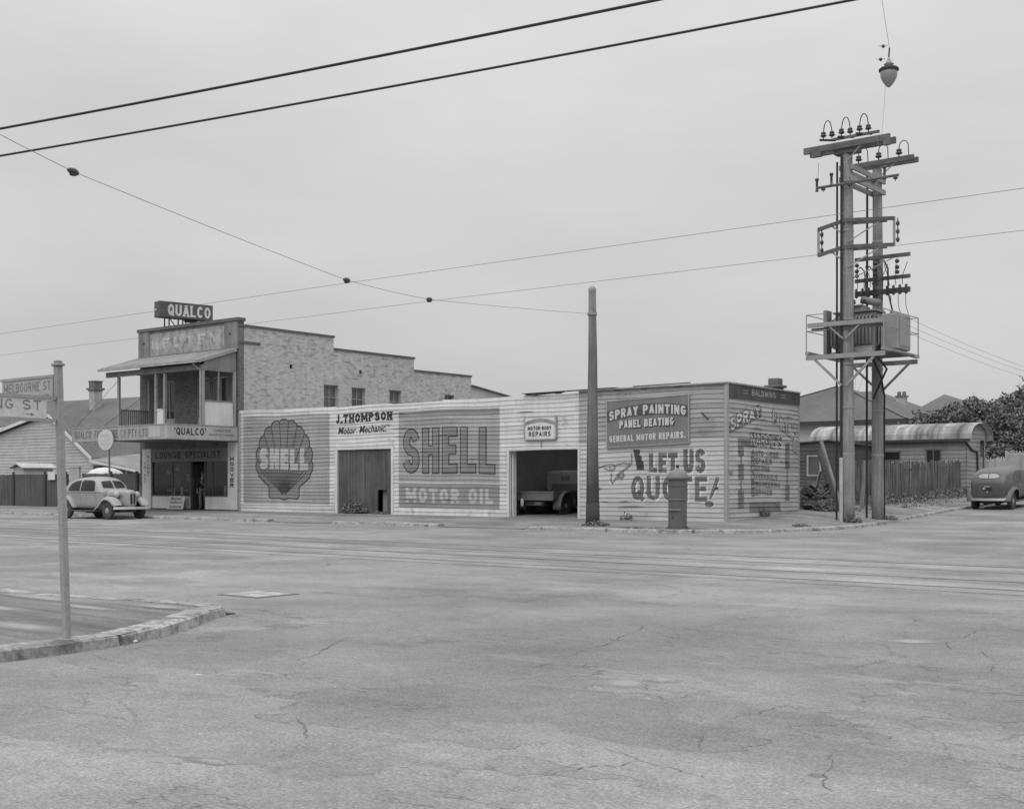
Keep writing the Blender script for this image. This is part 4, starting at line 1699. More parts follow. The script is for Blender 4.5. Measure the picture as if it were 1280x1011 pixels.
# goods behind the glass
for i, (x, y, w, h) in enumerate(((-48.9, 35.7, .5, .8), (-47.6, 35.6, .42, .6))):
    t = thing('fireside_chair', ['tall backed chair displayed behind the left shop window pane', 'lower chair displayed beside the shop doorway behind glass'][i], 'chair', (x, y, .85), 0, 'chairs in the shop window')
    b = B()
    b.box(x - w / 2, x + w / 2, y - .2, y + .25, 1.05, 1.15)
    link('seat', b, m_canvas, t)
    b = B()
    b.box(x - w / 2, x + w / 2, y + .2, y + .27, 1.16, 1.1 + h)
    link('backrest', b, m_ute, t)
    for sx_ in (-1, 1):
        for sy in (-.17, .22):
            b = B()
            b.box(x + sx_ * (w / 2 - .03) - .025, x + sx_ * (w / 2 - .03) + .025, y + sy - .02, y + sy + .02, .85, 1.05)
            link('leg', b, m_uted, t)
b = B()
b.box(QX0 + .3, -46.75, FY + .1, FY + 1.6, .25, .84)
b.box(-45.55, -43.6, FY + .1, FY + 1.6, .25, .84)
link('display_plinth', b, M('plinth', .05), shop)
for i, (x, y, z, w, h, lab) in enumerate(((-48.5, 35.4, 1.05, .22, .36, 'white price card leaning in the left shop window'), (-47.8, 35.35, 1.02, .2, .42, 'tall white show card near the shop doorway'), (-44.7, 35.4, 1.05, .16, .5, 'narrow white show card in the right shop window'),
                                         (-44.45, 35.45, 1.05, .14, .46, 'second narrow show card at the far right of the window'), (-47.3, 35.4, 1.55, .42, .34, 'grey picture card on a stand behind the glass'))):
    b = B()
    b.box(x - w / 2, x + w / 2, y, y + .02, .84, .84 + h) if i != 4 else b.box(x - w / 2, x + w / 2, y, y + .02, z, z + h)
    if i == 4:
        b.box(x - .02, x + .02, y + .021, y + .04, .84, z + h)
    tag(link('show_card', b, m_paper if i != 4 else m_gtrim, at=(x, y, .84)), lab, 'card', 'show cards in the shop window')
for i, (x, z) in enumerate(((-49.25, 1.95), (-48.55, 2.1), (-44.4, 2.1))):
    b = B()
    b.lathe([(.03, .2), (.03, .12), (.1, .08), (.13, 0), (.1, -.07), (0, -.1)], (x, 35.7, z), 14)
    b.tube([(x, 35.7, z + .2), (x, 35.7, 3.5)], .008, 5)
    tag(link('pendant_lamp', b, M('opal glass', .5), at=(x, 35.7, z), smooth=True), ['opal pendant lamp nearest the shop left pillar', 'opal pendant lamp over the left window middle', 'opal pendant lamp in the right shop window'][i], 'lamp', 'pendant lamps in the shop windows')

# sandwich board
t = thing('sandwich_board', 'white handwritten sandwich board standing by the shop doorway', 'sign', (-47.3, 34.75, .22))
b = B()
b.prism([(-47.95, .25), (-46.75, .25), (-46.75, .84), (-47.95, .84)], lambda u, v, d: (u, 34.62 + (v - .25) * .25 + d, v), 0, .03)
b.prism([(-47.95, .25), (-46.75, .25), (-46.75, .84), (-47.95, .84)], lambda u, v, d: (u, 34.93 - (v - .25) * .25 + d, v), 0, .03)
link('board', b, m_trim, t)
b = B()
for i, (tx, w) in enumerate((('Electrical', .85), ('Appliances', .95), ('Accessories', .95))):
    for q, lay in font_polys(tx, w, .14, .3, .02):
        b.face([(-47.82 + u, 34.614 + (.66 - i * .18 - .25 + v) * .25, .66 - i * .18 + v) for u, v in q])
link('lettering', b, m_lgrey, t)

# roof sign
rs = thing('roof_sign', 'dark box sign with pale lettering on a frame over the shop parapet', 'sign', (-49.86, 35.6, 8.78), R(-12))
LN, TH = 2.75, .62
b = B()
b.box(-TH, 0, 0, LN, .62, 1.38)
link('sign_box', b, M('roof sign paint', .1, var=.15), rs, local=True, bevel=.01)
b = B()
flat_text(b, letters('QUALCO', 2.2, .54, .1, gap=.22, serif=True), lambda u, v, d: (.004 + d, .42 + u, .72 + v))
flat_text(b, letters('-', .2, .3, .06), lambda u, v, d: (-TH + .06 + u, -.004 - d, .85 + v))
link('lettering', b, m_trim, rs, local=True)
b = B()
for y in (.5, 1.2, 1.9, 2.5):
    b.bar((-.05, y, -.3), (-.05, y, .618), .05)
    b.bar((-TH + .05, y, -.3), (-TH + .05, y, .618), .05)
for y in (.5, 1.2, 1.9):
    b.bar((-.05, y + .03, .58), (-.05, y + .55, -.1), .035)
link('support_frame', b, m_black, rs, local=True)
b = B()
b.box(-.5, -.1, 1.5, 1.9, .5, .615)
link('lamp_box', b, m_black, rs, local=True)

# ---------------------------------------------------------------- motor cars


def subdivided(b, lev=2):
    me = bpy.data.meshes.new('t')
    bmesh.ops.recalc_face_normals(b.bm, faces=b.bm.faces)
    b.bm.to_mesh(me)
    b.bm.free()
    o = bpy.data.objects.new('t', me)
    COL.objects.link(o)
    md = o.modifiers.new('s', 'SUBSURF')
    md.levels = md.render_levels = lev
    dg = bpy.context.evaluated_depsgraph_get()
    m2 = bpy.data.meshes.new_from_object(o.evaluated_get(dg))
    bpy.data.objects.remove(o)
    bpy.data.meshes.remove(me)
    bo = B()
    bo.bm.from_mesh(m2)
    bpy.data.meshes.remove(m2)
    return bo


def project(bo, polys, tree, axis, side, eps=.006, step=.07):
    """lay 2-D patches on a body surface: axis 'y' (poly in x,z seen from side) or 'x' (poly in y,z seen from the front/back)"""
    bm = bmesh.new()
    for q in polys:
        bm.faces.new([bm.verts.new((p[0], p[1], 0)) for p in q])
    for ax in (0, 1):
        vals = [v.co[ax] for v in bm.verts]
        t = min(vals) + step * .5
        while t < max(vals):
            no = (1, 0, 0) if ax == 0 else (0, 1, 0)
            bmesh.ops.bisect_plane(bm, geom=bm.verts[:] + bm.edges[:] + bm.faces[:], plane_co=(t * no[0], t * no[1], 0), plane_no=no, dist=1e-5)
            t += step
    bmesh.ops.triangulate(bm, faces=bm.faces)
    bad = []
    for v in bm.verts:
        if axis == 'y':
            o_, d_ = Vector((v.co.x, side * 3, v.co.y)), Vector((0, -side, 0))
        else:
            o_, d_ = Vector((side * 5, v.co.x, v.co.y)), Vector((-side, 0, 0))
        hit = tree.ray_cast(o_, d_)
        if hit[0] is None:
            bad.append(v)
        else:
            v.co = hit[0] - d_ * eps
    if bad:
        bmesh.ops.delete(bm, geom=bad, context='VERTS')
    merge(bo.bm, bm)


def section(x, zb, zbelt, zrf, hb, hbelt, hr):
    h = zrf - zbelt
    half = [(0, zb), (hb * .75, zb), (hb, zb + .05), (hb * 1.03, (zb + zbelt) / 2), (hbelt, zbelt), (hbelt * .985, zbelt + .1 * h), ((hbelt + hr) / 2 + .01, zbelt + .58 * h), (hr, zrf - .17 * h), (hr * .62, zrf - .03 * h), (0, zrf)]
    ring = [(x, y, z) for y, z in half] + [(x, -y, z) for y, z in half[-2:0:-1]]
    return ring


def wheel(parent, x, y, z, r, w, hubmat, spokes=False):
    side = 1 if y > 0 else -1
    mt = Matrix.Translation((x, y, z)) @ Matrix.Rotation(R(-90) * side, 4, 'X')
    wo = bpy.data.objects.new('wheel', None)
    COL.objects.link(wo)
    wo.parent = parent
    WM[wo.name] = WM[parent.name]
    h = w / 2
    b = B()
    b.lathe([(r * .66, -h * .8), (r * .9, -h), (r * .985, -h * .6), (r, 0), (r * .985, h * .6), (r * .9, h), (r * .66, h * .8)], (0, 0, 0), 28, mt)
    link('tyre', b, m_tyre, wo, smooth=True, local=True)
    b = B()
    if spokes:
        b.lathe([(r * .58, -.03), (r * .68, -.03), (r * .68, .045), (r * .62, .05), (r * .58, .03), (r * .58, -.03)], (0, 0, 0), 24, mt)
        b.lathe([(.08, -.04), (.08, .07), (.03, .09), (0, .09)], (0, 0, 0), 12, mt)
        for k in range(12):
            a = 2 * PI * k / 12
            b.bar(mt @ Vector((.06 * math.cos(a), .06 * math.sin(a), .02)), mt @ Vector((r * .6 * math.cos(a), r * .6 * math.sin(a), .02)), .035)
    else:
        b.lathe([(r * .67, -.02), (r * .66, h * .7), (r * .58, h * .75), (r * .52, h * .35), (r * .36, h * .55), (r * .34, h * .85), (r * .2, h * 1.0), (0, h * 1.03)], (0, 0, 0), 24, mt)
    link('rim', b, hubmat, wo, smooth=not spokes, local=True)


def fender(b, path, y0, y1, hgt=.1):
    """path: list of (x, z, nx, nz, scale) ; arch-shaped pressed steel"""
    rings = []
    yc, hw = (y0 + y1) / 2, (y1 - y0) / 2
    for x, z, nx, nz, s in path:
        ring = []
        for k in range(9):
            a = PI * k / 8
            y = yc - hw * s * math.cos(a) * (1 if abs(math.cos(a)) < .99 else 1)
            o = hgt * s * (math.sin(a) ** .55 if math.sin(a) > 0 else 0)
            ring.append((x + nx * (o - .0), y, z + nz * (o - .0)))
        rings.append(ring)
    b.loft(rings, caps=False, closed=False)


def saloon(name, label, loc, rot, paint, group, full=False):
    t = thing(name, label, 'car', loc, rot, group)
    secs = [(-2.12, .58, .82, .92, .34, .38, .28), (-2.02, .5, .9, 1.14, .54, .57, .44), (-1.82, .45, 1.0, 1.4, .64, .68, .55), (-1.4, .42, 1.07, 1.61, .67, .735, .59), (-.85, .40, 1.09, 1.70, .68, .755, .6),
            (-.25, .40, 1.09, 1.73, .69, .765, .605), (.2, .40, 1.09, 1.71, .69, .76, .59), (.5, .40, 1.09, 1.63, .68, .74, .565), (.68, .41, 1.09, 1.43, .66, .71, .57), (.82, .42, 1.09, 1.21, .63, .66, .52), (.95, .44, 1.06, 1.15, .57, .59, .42)]
    if full:      # later, fuller fastback tail
        secs[:] = [(x, zb, zbt, z + .04 * (z > 1.4), h1, h2, hr * 1.18) for x, zb, zbt, z, h1, h2, hr in secs]
        secs[:4] = [(-2.16, .52, .88, 1.02, .52, .58, .48), (-2.07, .46, .98, 1.3, .66, .71, .6), (-1.9, .44, 1.05, 1.52, .69, .75, .66), (-1.5, .42, 1.09, 1.68, .7, .775, .7)]
    bo = B()
    bo.loft([section(*s) for s in secs])
    body = subdivided(bo)
    tree = BVHTree.FromBMesh(body.bm)
    link('body', body, paint, t, smooth=True, local=True)
    bo = B()
    bo.loft([section(x, .5, zt - .13, zt, hb, hb, hb * .72) for x, zt, hb in ((.82, 1.19, .58), (1.2, 1.2, .47), (1.55, 1.2, .36), (1.87, 1.18, .25), (1.99, 1.14, .19), (2.02, 1.02, .13))])
    hood = subdivided(bo)
    htree = BVHTree.FromBMesh(hood.bm)
    link('bonnet', hood, paint, t, smooth=True, local=True)
    bo = B()
    for s in (-1, 1):
        for z in (.93, .86):
            project(bo, [rect(1.15, 1.8, z, z + .022)], htree, 'y', s)
    link('bonnet_louvre', bo, m_seam, t, local=True)
    # glass
    doorw = [(.5, 1.14), (.42, 1.42), (.32, 1.52), (.15, 1.55), (-.36, 1.56), (-.42, 1.5), (-.42, 1.14)]
    quart = [(-.54, 1.14), (-.54, 1.52), (-.62, 1.55), (-.95, 1.52), (-1.2, 1.42), (-1.36, 1.22), (-1.34, 1.14)]
    for s in (-1, 1):
        for poly in (doorw, quart):
            bo = B()
            cx = sum(p[0] for p in poly) / len(poly)
            cz = sum(p[1] for p in poly) / len(poly)
            big = [(cx + (x - cx) * 1.07, cz + (z - cz) * 1.09) for x, z in poly]
            project(bo, [big], tree, 'y', s, .004)
            fo_ = link('window', bo, m_seam, t, local=True)
            bo = B()
            project(bo, [poly], tree, 'y', s, .008)
            link('pane', bo, m_carg, fo_, local=True)
        bo = B()
        wsc = [(s * .035, 1.24), (s * .5, 1.25), (s * .5, 1.42), (s * .44, 1.52), (s * .035, 1.55)]
        project(bo, [wsc], tree, 'x', 1, .007)
        link('windscreen', bo, m_carg, t, local=True)
        bo = B()
        dz = .14 if full else .08
        project(bo, [[(-.0, 1.13 + dz), (s * .33, 1.14 + dz), (s * .45, 1.21 + dz), (s * .43, 1.3 + dz), (s * .28, 1.37 + dz), (0, 1.38 + dz)]], tree, 'x', -1, .004, .05)
        link('window_surround', bo, m_seam, t, local=True)
        bo = B()
        rw = [(s * .018, 1.16), (s * .3, 1.17), (s * .4, 1.22), (s * .38, 1.28), (s * .25, 1.335), (s * .018, 1.345)]
        rw = [(y * 1.05, z + dz) for y, z in rw]
        project(bo, [rw], tree, 'x', -1, .007, .05)
        link('rear_window', bo, M('rear window glass', .3, rough=.15, spec=.5, var=.1), t, local=True)
    bo = B()
    for s in (-1, 1):
        project(bo, [rect(-1.75, .85, 1.05, 1.07), rect(.55, .562, .46, 1.08), rect(-.5, -.488, .46, 1.1)], tree, 'y', s, .004)
    project(bo, [rect(-.5, .5, 1.06, 1.085), rect(-.47, -.44, .6, 1.06), rect(.44, .47, .6, 1.06), rect(-.44, .44, .6, .62)], tree, 'x', -1, .004)
    link('body_seam', bo, m_seam, t, local=True)
    bo = B()
    for s in (-1, 1):
        p = tree.ray_cast(Vector((-.36, s * 3, .98)), Vector((0, -s, 0)))[0]
        bo.box(-.45, -.3, p.y - .01, p.y + .01, .975, .995) if p else None
    link('door_handle', bo, m_chrome, t, local=True)
    # wings
    rw_, zc = .36, .36
    for s in (-1, 1):
        wo_ = .92 if full else .88
        ya, yb = (.42, wo_) if s > 0 else (-wo_, -.42)
        bo = B()
        path = [(2.06, .58, .92, .1, .45)]
        for a in (18, 40, 62, 86, 108, 130):
            ca, sa = math.cos(R(a)), math.sin(R(a))
            path.append((1.45 + (.53 if a < 90 else .47) * ca, .36 + .42 * sa, ca, sa, 1 if 30 < a < 120 else .9))
        path += [(.98, .52, -.5, .85, .85), (.72, .40, -.35, .93, .7), (.5, .34, -.1, .98, .5)]
        fender(bo, path, ya, yb, .15)
        link('front_wing', bo, paint, t, smooth=True, local=True, sub=1, solid=.015)
        bo = B()
        path = [(-.92, .42, .98, .2, .7)]
        for a in (25, 50, 75, 100, 125, 150, 170):
            ca, sa = math.cos(R(a)), math.sin(R(a))
            path.append((-1.43 + .46 * ca * (1.2 if a > 90 else 1.), .36 + .5 * sa, ca, sa, 1 if 30 < a < 140 else .88))
        path += [(-2.02, .36, -.98, .1, .75)]
        fender(bo, path, ya * (.98 if s > 0 else 1), yb * (1 if s > 0 else .98), .12)
        link('rear_wing', bo, paint, t, smooth=True, local=True, sub=1, solid=.015)
        bo = B()
        bo.box(-.98, .62, min(s * .6, s * .84), max(s * .6, s * .84), .32, .36)
        link('running_board', bo, m_uted, t, local=True)
        bo = B()
        mt = Matrix.Translation((1.62, s * .47, .99)) @ Matrix.Rotation(R(90), 4, 'Y')
        bo.lathe([(0, -.3), (.05, -.26), (.1, -.12), (.125, -.02), (.13, .03), (.12, .045)], (0, 0, 0), 18, mt)
        bo.bar((1.6, s * .47, .9), (1.6, s * .40, .72), .05)
        hl = link('headlight', bo, paint, t, smooth=True, local=True)
        bo = B()
        bo.lathe([(.122, .04), (.11, .06), (.06, .085), (0, .09)], (0, 0, 0), 18, mt)
        link('lens', bo, m_lens, hl, smooth=True, local=True)
        bo = B()
        bo.lathe([(.03, -.05), (.045, 0), (.03, .02), (0, .03)], (0, 0, 0), 10, Matrix.Translation((-2.0, s * .68, .72)) @ Matrix.Rotation(R(-90), 4, 'Y'))
        link('tail_lamp', bo, m_insul, t, local=True)
        for x in (1.45, -1.43):
            wheel(t, x, s * .71, .35, .35, .17, m_hub)
    bo = B()
    bo.box(-1.9, 1.75, -.38, .38, .28, .48)
    for x in (1.45, -1.43):
        bo.tube([(x, -.68, .35), (x, .68, .35)], .045, 8)
    bo.tube([(-1.7, .3, .24), (-.3, .3, .24)], .03, 6)
    link('chassis', bo, m_black, t, local=True)
    bo = B()
    project(bo, [[(-.13, 1.02), (.13, 1.02), (.11, .62), (-.11, .62)]], htree, 'x', 1, .012, .05)
    link('grille', bo, m_black, t, local=True)
    bo = B()
    for y in (-.142, .142, 0.):
        project(bo, [rect(y - .012, y + .012, .6, 1.05)], htree, 'x', 1, .03, .05)
    link('grille_bar', bo, m_chrome, t, local=True, solid=.02)
    for sx_ in (1, -1):
        bo = B()
        pts = [(sx_ * (2.22 - .22 * (abs(y) / .8) ** 2.2), y, .46) for y in [-.84 + 1.68 * k / 14 for k in range(15)]]
        for p, q in zip(pts, pts[1:]):
            bo.bar(p, q, .025, .1)
        for y in (-.35, .35):
            bo.bar((sx_ * 1.85, y, .44), (sx_ * 2.2, y, .46), .04)
        link('bumper', bo, m_chrome, t, local=True)
    bo = B()
    px_ = -2.21 if full else -2.14
    bo.bar((px_, -.17, .9), (px_, .17, .9), .012, .11)
    pl = link('number_plate', bo, m_black, t, local=True)
    bo = B()
    flat_text(bo, letters('N-431', .31, .085, .02, gap=.25), lambda u, v, d: (px_ - .01 - d, .155 - u, .858 + v))
    link('digits', bo, m_paper, pl, local=True)
    bo = B()
    bo.bar((px_ + .02, -.03, .76), (px_ + .02, .03, .76), .05, .05)
    bo.bar((px_ + .0, -.11, .975), (px_ + .0, .11, .975), .03, .03)
    link('boot_handle', bo, m_chrome, t, local=True)
    return t


c1 = saloon('parked_car', 'pale two door saloon parked at the kerb outside the furniture shop', (-44.35, 28.95, 0.0), (0, 0, 0), m_carl, 'saloon cars parked at the kerb')
c2 = saloon('parked_car', 'dark saloon seen from behind parked beside the side street fence', (-15.8, 52.6, .42), (0, R(-2.3), R(90)), m_card, 'saloon cars parked at the kerb', True)

# ---------------------------------------------------------------- old utility in the bay (nose inwards, a little askew)
ut = thing('old_utility', 'old canvas topped utility truck parked inside the open garage bay', 'truck', (-27.55, 37.6, .2), (0, 0, R(93)))
b = B()
b.box(-1.75, 1.9, -.4, .4, .42, .58)
for x in (-.95, 1.75):
    b.tube([(x, -.68, .42), (x, .68, .42)], .05, 8)
for s in (-1, 1):
    b.bar((-1.7, s * .38, .62), (-.3, s * .38, .5), .06, .05)
link('chassis', b, m_black, ut, local=True)
b = B()
b.box(-1.75, .15, -.82, .82, .68, .74)
b.box(-1.70, .12, .78, .82, .741, .96)
b.box(-1.70, .12, -.82, -.78, .741, .96)
b.box(.12, .16, -.82, .5, .741, 1.22)
link('tray', b, m_ute, ut, local=True)
b = B()
b.box(-1.80, -1.755, -.84, .84, .62, .95)
b.box(-1.82, -1.805, -.84, .84, .89, .95)
b.box(-1.82, -1.805, -.84, .84, .62, .67)
link('tailboard', b, m_ute, ut, local=True, bevel=.008)
b = B()
b.box(-1.83, -1.822, -.35, -.05, .44, .56)
b.box(-1.815, -1.802, .55, .8, .7, .86)
link('number_plate', b, m_uted, ut, local=True)
b = B()
b.lathe([(.02, .0), (.06, .03), (.07, .22), (.04, .3), (.01, .31)], (-1.82, .52, .38), 10)
link('tail_lamp', b, m_paper, ut, local=True, smooth=True)
b = B()
rings = []
for x, zt, hw, hr in ((.17, 1.66, .76, .78), (.22, 1.70, .78, .8), (.8, 1.74, .8, .8), (1.2, 1.70, .78, .78)):
    rings.append([(x, -hw, .98), (x, -hw, 1.3), (x, -hr, zt - .06), (x, -hr * .94, zt), (x, hr * .94, zt), (x, hr, zt - .06), (x, hw, 1.3), (x, hw, .98)])
b.loft(rings)
link('canvas_hood', b, m_canvas, ut, local=True, bevel=.03)
b = B()
b.box(.15, .166, -.3, .1, 1.34, 1.52)
link('rear_window', b, M('celluloid window', .2, rough=.4), ut, local=True)
b = B()
b.box(.18, 1.35, -.78, .78, .62, 1.1)
b.prism([(1.35, .62), (2.35, .62), (2.4, 1.0), (2.3, 1.18), (1.35, 1.22)], lambda u, v, d: (u, d, v), -.36, .36)
link('cab', b, m_uted, ut, local=True, bevel=.04)
for s in (-1, 1):
    b = B()
    path = []
    for a in (-5, 20, 45, 70, 95, 120, 145, 175, 195):
        ca, sa = math.cos(R(a)), math.sin(R(a))
        path.append((-.95 + .50 * ca, .42 + .50 * sa, ca, sa, 1))
    ya, yb = (.6, .96) if s > 0 else (-.96, -.6)
    fender(b, path, ya, yb, .05)
    link('mudguard', b, m_ute, ut, local=True, solid=.012, smooth=True)
    b = B()
    path = [(x * .0 + 1.75 + .5 * math.cos(R(a)), .42 + .5 * math.sin(R(a)), math.cos(R(a)), math.sin(R(a)), 1) for a in (10, 40, 70, 100, 130, 160)]
    fender(b, path, ya, yb, .05)
    link('mudguard', b, m_ute, ut, local=True, solid=.012, smooth=True)
    for x in (-.95, 1.75):
        wheel(ut, x, s * .78, .42, .42, .15, m_gtrim, True)

# ---------------------------------------------------------------- man in the shop doorway


def skin(verts, edges, radii, lev=2, root=0):
    me = bpy.data.meshes.new('sk')
    me.from_pydata(verts, edges, [])
    o = bpy.data.objects.new('sk', me)
    COL.objects.link(o)
    md = o.modifiers.new('skin', 'SKIN')
    md.use_smooth_shade = True
    for i, v in enumerate(me.skin_vertices[0].data):
        r = radii[i]
        v.radius = r if isinstance(r, tuple) else (r, r)
        v.use_root = i == root
    s_ = o.modifiers.new('sub', 'SUBSURF')
    s_.levels = s_.render_levels = lev
    dg = bpy.context.evaluated_depsgraph_get()
    m2 = bpy.data.meshes.new_from_object(o.evaluated_get(dg))
    bpy.data.objects.remove(o)
    bo = B()
    bo.bm.from_mesh(m2)
    bpy.data.meshes.remove(m2)
    return bo


man = thing('person', 'man in dark coat and pale trousers standing in the shop doorway', 'person', (-46.1, 35.25, .255), R(35))
# joints: x to his left, -y forward
J = [(0, 0, .93), (0, .0, 1.08), (0, .01, 1.25), (0, .02, 1.40), (0, .015, 1.49), (0, -.005, 1.56), (0, -.02, 1.63), (0, -.015, 1.70),
     (.17, .02, 1.40), (.235, .03, 1.13), (.16, -.17, 1.06), (.06, -.22, 1.16), (.02, -.24, 1.21),
     (-.17, .02, 1.40), (-.25, .03, 1.13), (-.25, -.03, .89), (-.25, -.045, .82), (-.25, -.05, .79),
     (.10, 0, .88), (.12, -.02, .50), (.13, .02, .09), (.14, -.13, .035),
     (-.10, 0, .88), (-.11, -.03, .50), (-.10, .01, .09), (-.115, -.14, .035)]
E_ = [(0, 1), (1, 2), (2, 3), (3, 4), (4, 5), (5, 6), (6, 7), (3, 8), (8, 9), (9, 10), (10, 11), (11, 12), (3, 13), (13, 14), (14, 15), (15, 16), (16, 17),
      (0, 18), (18, 19), (19, 20), (20, 21), (0, 22), (22, 23), (23, 24), (24, 25)]
Rr_ = [(.14, .1), (.135, .095), (.15, .1), (.12, .09), (.052, .052), (.07, .08), (.075, .095), (.055, .07), .055, .042, .03, .035, .025, .055, .042, .03, .035, .025,
       .085, .055, .04, .035, .085, .055, .04, .035]
nf = len(J)
for hand_i, dirn, sgn in ((12, Vector((-.75, -.25, .6)).normalized(), 1), (17, Vector((0.02, -.12, -1)).normalized(), -1)):
    base_ = Vector(J[hand_i])
    side_ = dirn.cross(Vector((0, -1, .2))).normalized()
    for k in range(5):
        if k < 4:
            p1 = base_ + side_ * (.012 * (k - 1.5)) * 1.4 + dirn * .03
            p2 = p1 + dirn * (.034, .04, .037, .03)[k]
            p3 = p2 + (dirn * .7 + Vector((0, .35, 0))).normalized() * .028
        else:
            p1 = Vector(J[hand_i - 1]) + side_ * .035 * sgn
            p2 = p1 + (dirn * .8 + side_ * .5 * sgn).normalized() * .035
            p3 = p2 + dirn * .025
        i0 = len(J)
        J += [tuple(p1), tuple(p2), tuple(p3)]
        E_ += [((hand_i if k < 4 else hand_i - 1), i0), (i0, i0 + 1), (i0 + 1, i0 + 2)]
        Rr_ += [.0095, .0085, .007]
bo = skin(J, E_, Rr_, 2)
# nose, ears, eye sockets as part of the same surface
link('body', bo, m_skin, man, smooth=True, local=True)
b = B()
b.prism([(-.085, 1.66), (-.125, 1.612), (-.08, 1.608)], lambda u, v, d: (d, u - .0, v), -.012, .012)
for s in (-1, 1):
    b.lathe([(.0, -.008), (.02, -.004), (.024, .004), (0, .01)], (0, 0, 0), 8, Matrix.Translation((s * .078, 0, 1.635)) @ Matrix.Rotation(R(90), 4, 'Y'))
link('face', b, m_skin, man, local=True)
b = B()
for s in (-1, 1):
    b.box(s * .032 - .012, s * .032 + .012, -.106, -.1, 1.646, 1.656)
b.box(-.025, .025, -.102, -.096, 1.578, 1.585)
link('facial_feature', b, m_line, man, local=True)
b = B()
b.lathe([(.0, .112), (.05, .1), (.08, .06), (.088, .0), (.07, -.02), (0, -.02)], (0, .012, 1.675), 14)
link('hair', b, m_line, man, smooth=True, local=True)
leg = [0, 18, 19, 20, 22, 23, 24]
V_ = [(0, 0, .97), (.10, 0, .86), (.12, -.02, .50), (.13, .02, .085), (-.10, 0, .86), (-.11, -.03, .50), (-.10, .01, .085)]
bo = skin(V_, [(0, 1), (1, 2), (2, 3), (0, 4), (4, 5), (5, 6)], [(.155, .115), .1, .078, .072, .1, .078, .072], 2)
link('trousers', bo, m_trous, man, smooth=True, local=True)
V_ = [(0, 0, .86), (0, 0, 1.08), (0, .01, 1.27), (0, .02, 1.41), (.165, .02, 1.41), (.237, .03, 1.13), (.175, -.14, 1.07), (-.165, .02, 1.41), (-.252, .03, 1.13), (-.25, -.02, .92)]
bo = skin(V_, [(0, 1), (1, 2), (2, 3), (3, 4), (4, 5), (5, 6), (3, 7), (7, 8), (8, 9)], [(.175, .13), (.155, .12), (.17, .125), (.13, .105), .075, .06, .05, .075, .06, .05], 2)
link('coat', bo, m_coat, man, smooth=True, local=True)
b = B()
b.prism([(-.05, 1.44), (.05, 1.44), (.0, 1.2)], lambda u, v, d: (u, -.125 + d - (1.44 - v) * .03, v), -.004, .01)
link('shirt_front', b, m_shirt, man, local=True)
b = B()
for s, x in ((1, .135), (-1, -.108)):
    b.lathe([(.045, 0), (.055, .03), (.045, .09), (.0, .1)], (x, .0, .0), 12)
    b.prism([(.03, 0), (.03, .06), (-.1, .05), (-.19, .03), (-.2, 0)], lambda u, v, d: (x + d, u, v), -.045, .045)
link('shoe', b, m_line, man, local=True, bevel=.01)

# ---------------------------------------------------------------- pole mounted transformer
PX1, PY1, PX2, PY2 = -16.3, 37.9, -16.27, 40.3
zg1, zg2 = zf(PX1, PY1), zf(PX2, PY2)
tp = thing('power_pole_pair', 'pair of timber power poles joined by crossarms and a railed platform', 'power poles', (PX1, PY1, zg1))
for (x, y, z0, z1, ra, rb) in ((PX1, PY1, zg1 - .2, 12.25, .225, .165), (PX2, PY2, zg2 - .2, 12.1, .2, .155)):
    b = B()
    n = 14
    pts = [(x + .015 * math.sin(i * .8), y + .012 * math.cos(i), z0 + (z1 - z0) * i / n) for i in range(n + 1)]
    b.tube(pts, ra, 18, rb)
    po = link('pole', b, m_tpost, tp, smooth=True)
    b = B()
    for z in (2.4, 3.9, 5.3, 6.75, 8.2, 9.6, 11.2):
        rr = ra + (rb - ra) * (z - z0) / (z1 - z0)
        b.lathe([(rr + .004, z - .03), (rr + .016, z - .03), (rr + .016, z + .03), (rr + .004, z + .03)], (x, y, 0), 18)
    link('strap', b, m_steel, po)


def beam(name, segs, mat, w=.1, h=.16, parent=tp):
    b = B()
    for p, q in segs:
        b.bar(p, q, w, h)
    return link(name, b, mat, parent)


def insul(b, p, s=1., up=True):
    x, y, z = p
    sg = 1 if up else -1
    prof = [(.012, 0), (.012, .05), (.05, .05), (.075, .075), (.05, .1), (.035, .105), (.06, .12), (.05, .15), (.02, .17), (0, .175)]
    pr = [(r * s, q * s * sg) for r, q in prof]
    b.lathe(pr if up else pr, (x, y, z), 12)


for yo in (-.24, .24):
    beam('crossarm', [((-17.7, PY1 + yo, 12.33), (-14.8, PY1 + yo, 12.33))], m_arm, .1, .2)
beam('crossarm', [((-16.75, PY1 - .1, 12.6), (-15.2, PY1 - .1, 12.6))], m_arm, .07, .08)
beam('crossarm', [((-17.0, PY2 - .2, 12.22), (-14.95, PY2 - .2, 12.22))], m_arm, .1, .17)
beam('crossarm', [((-17.0, PY2 + .2, 12.22), (-14.95, PY2 + .2, 12.22))], m_arm, .1, .17)
beam('crossarm_block', [((-16.7, PY1, 12.15), (-15.9, PY1, 12.15))], m_arm, .36, .14)
beam('crossarm_block', [((-17.1, PY1 - .24, 12.16), (-17.4, PY1 - .24, 12.16)), ((-15.0, PY1 - .24, 12.16), (-14.8, PY1 - .24, 12.16))], m_arm, .12, .16)
for xo in (-.2, .2):
    for zz in (11.62, 11.25):
        beam('tie_beam', [((PX1 + xo, PY1 - .15, zz), (PX2 + xo, PY2 + .15, zz))], m_steel, .07, .16)
b = B()
b.tube([(PX1 - .16, PY1 + .1, 12.1), (PX1 - .6, PY1 - .2, 12.2)], .025, 6)
b.tube([(PX2 + .1, PY2 - .2, 11.7), (PX2 + .7, PY2 - .2, 12.14)], .02, 6)
b.tube([(PX1 + .1, PY1 - .24, 11.8), (PX1 + .55, PY1 - .24, 12.24)], .025, 6)
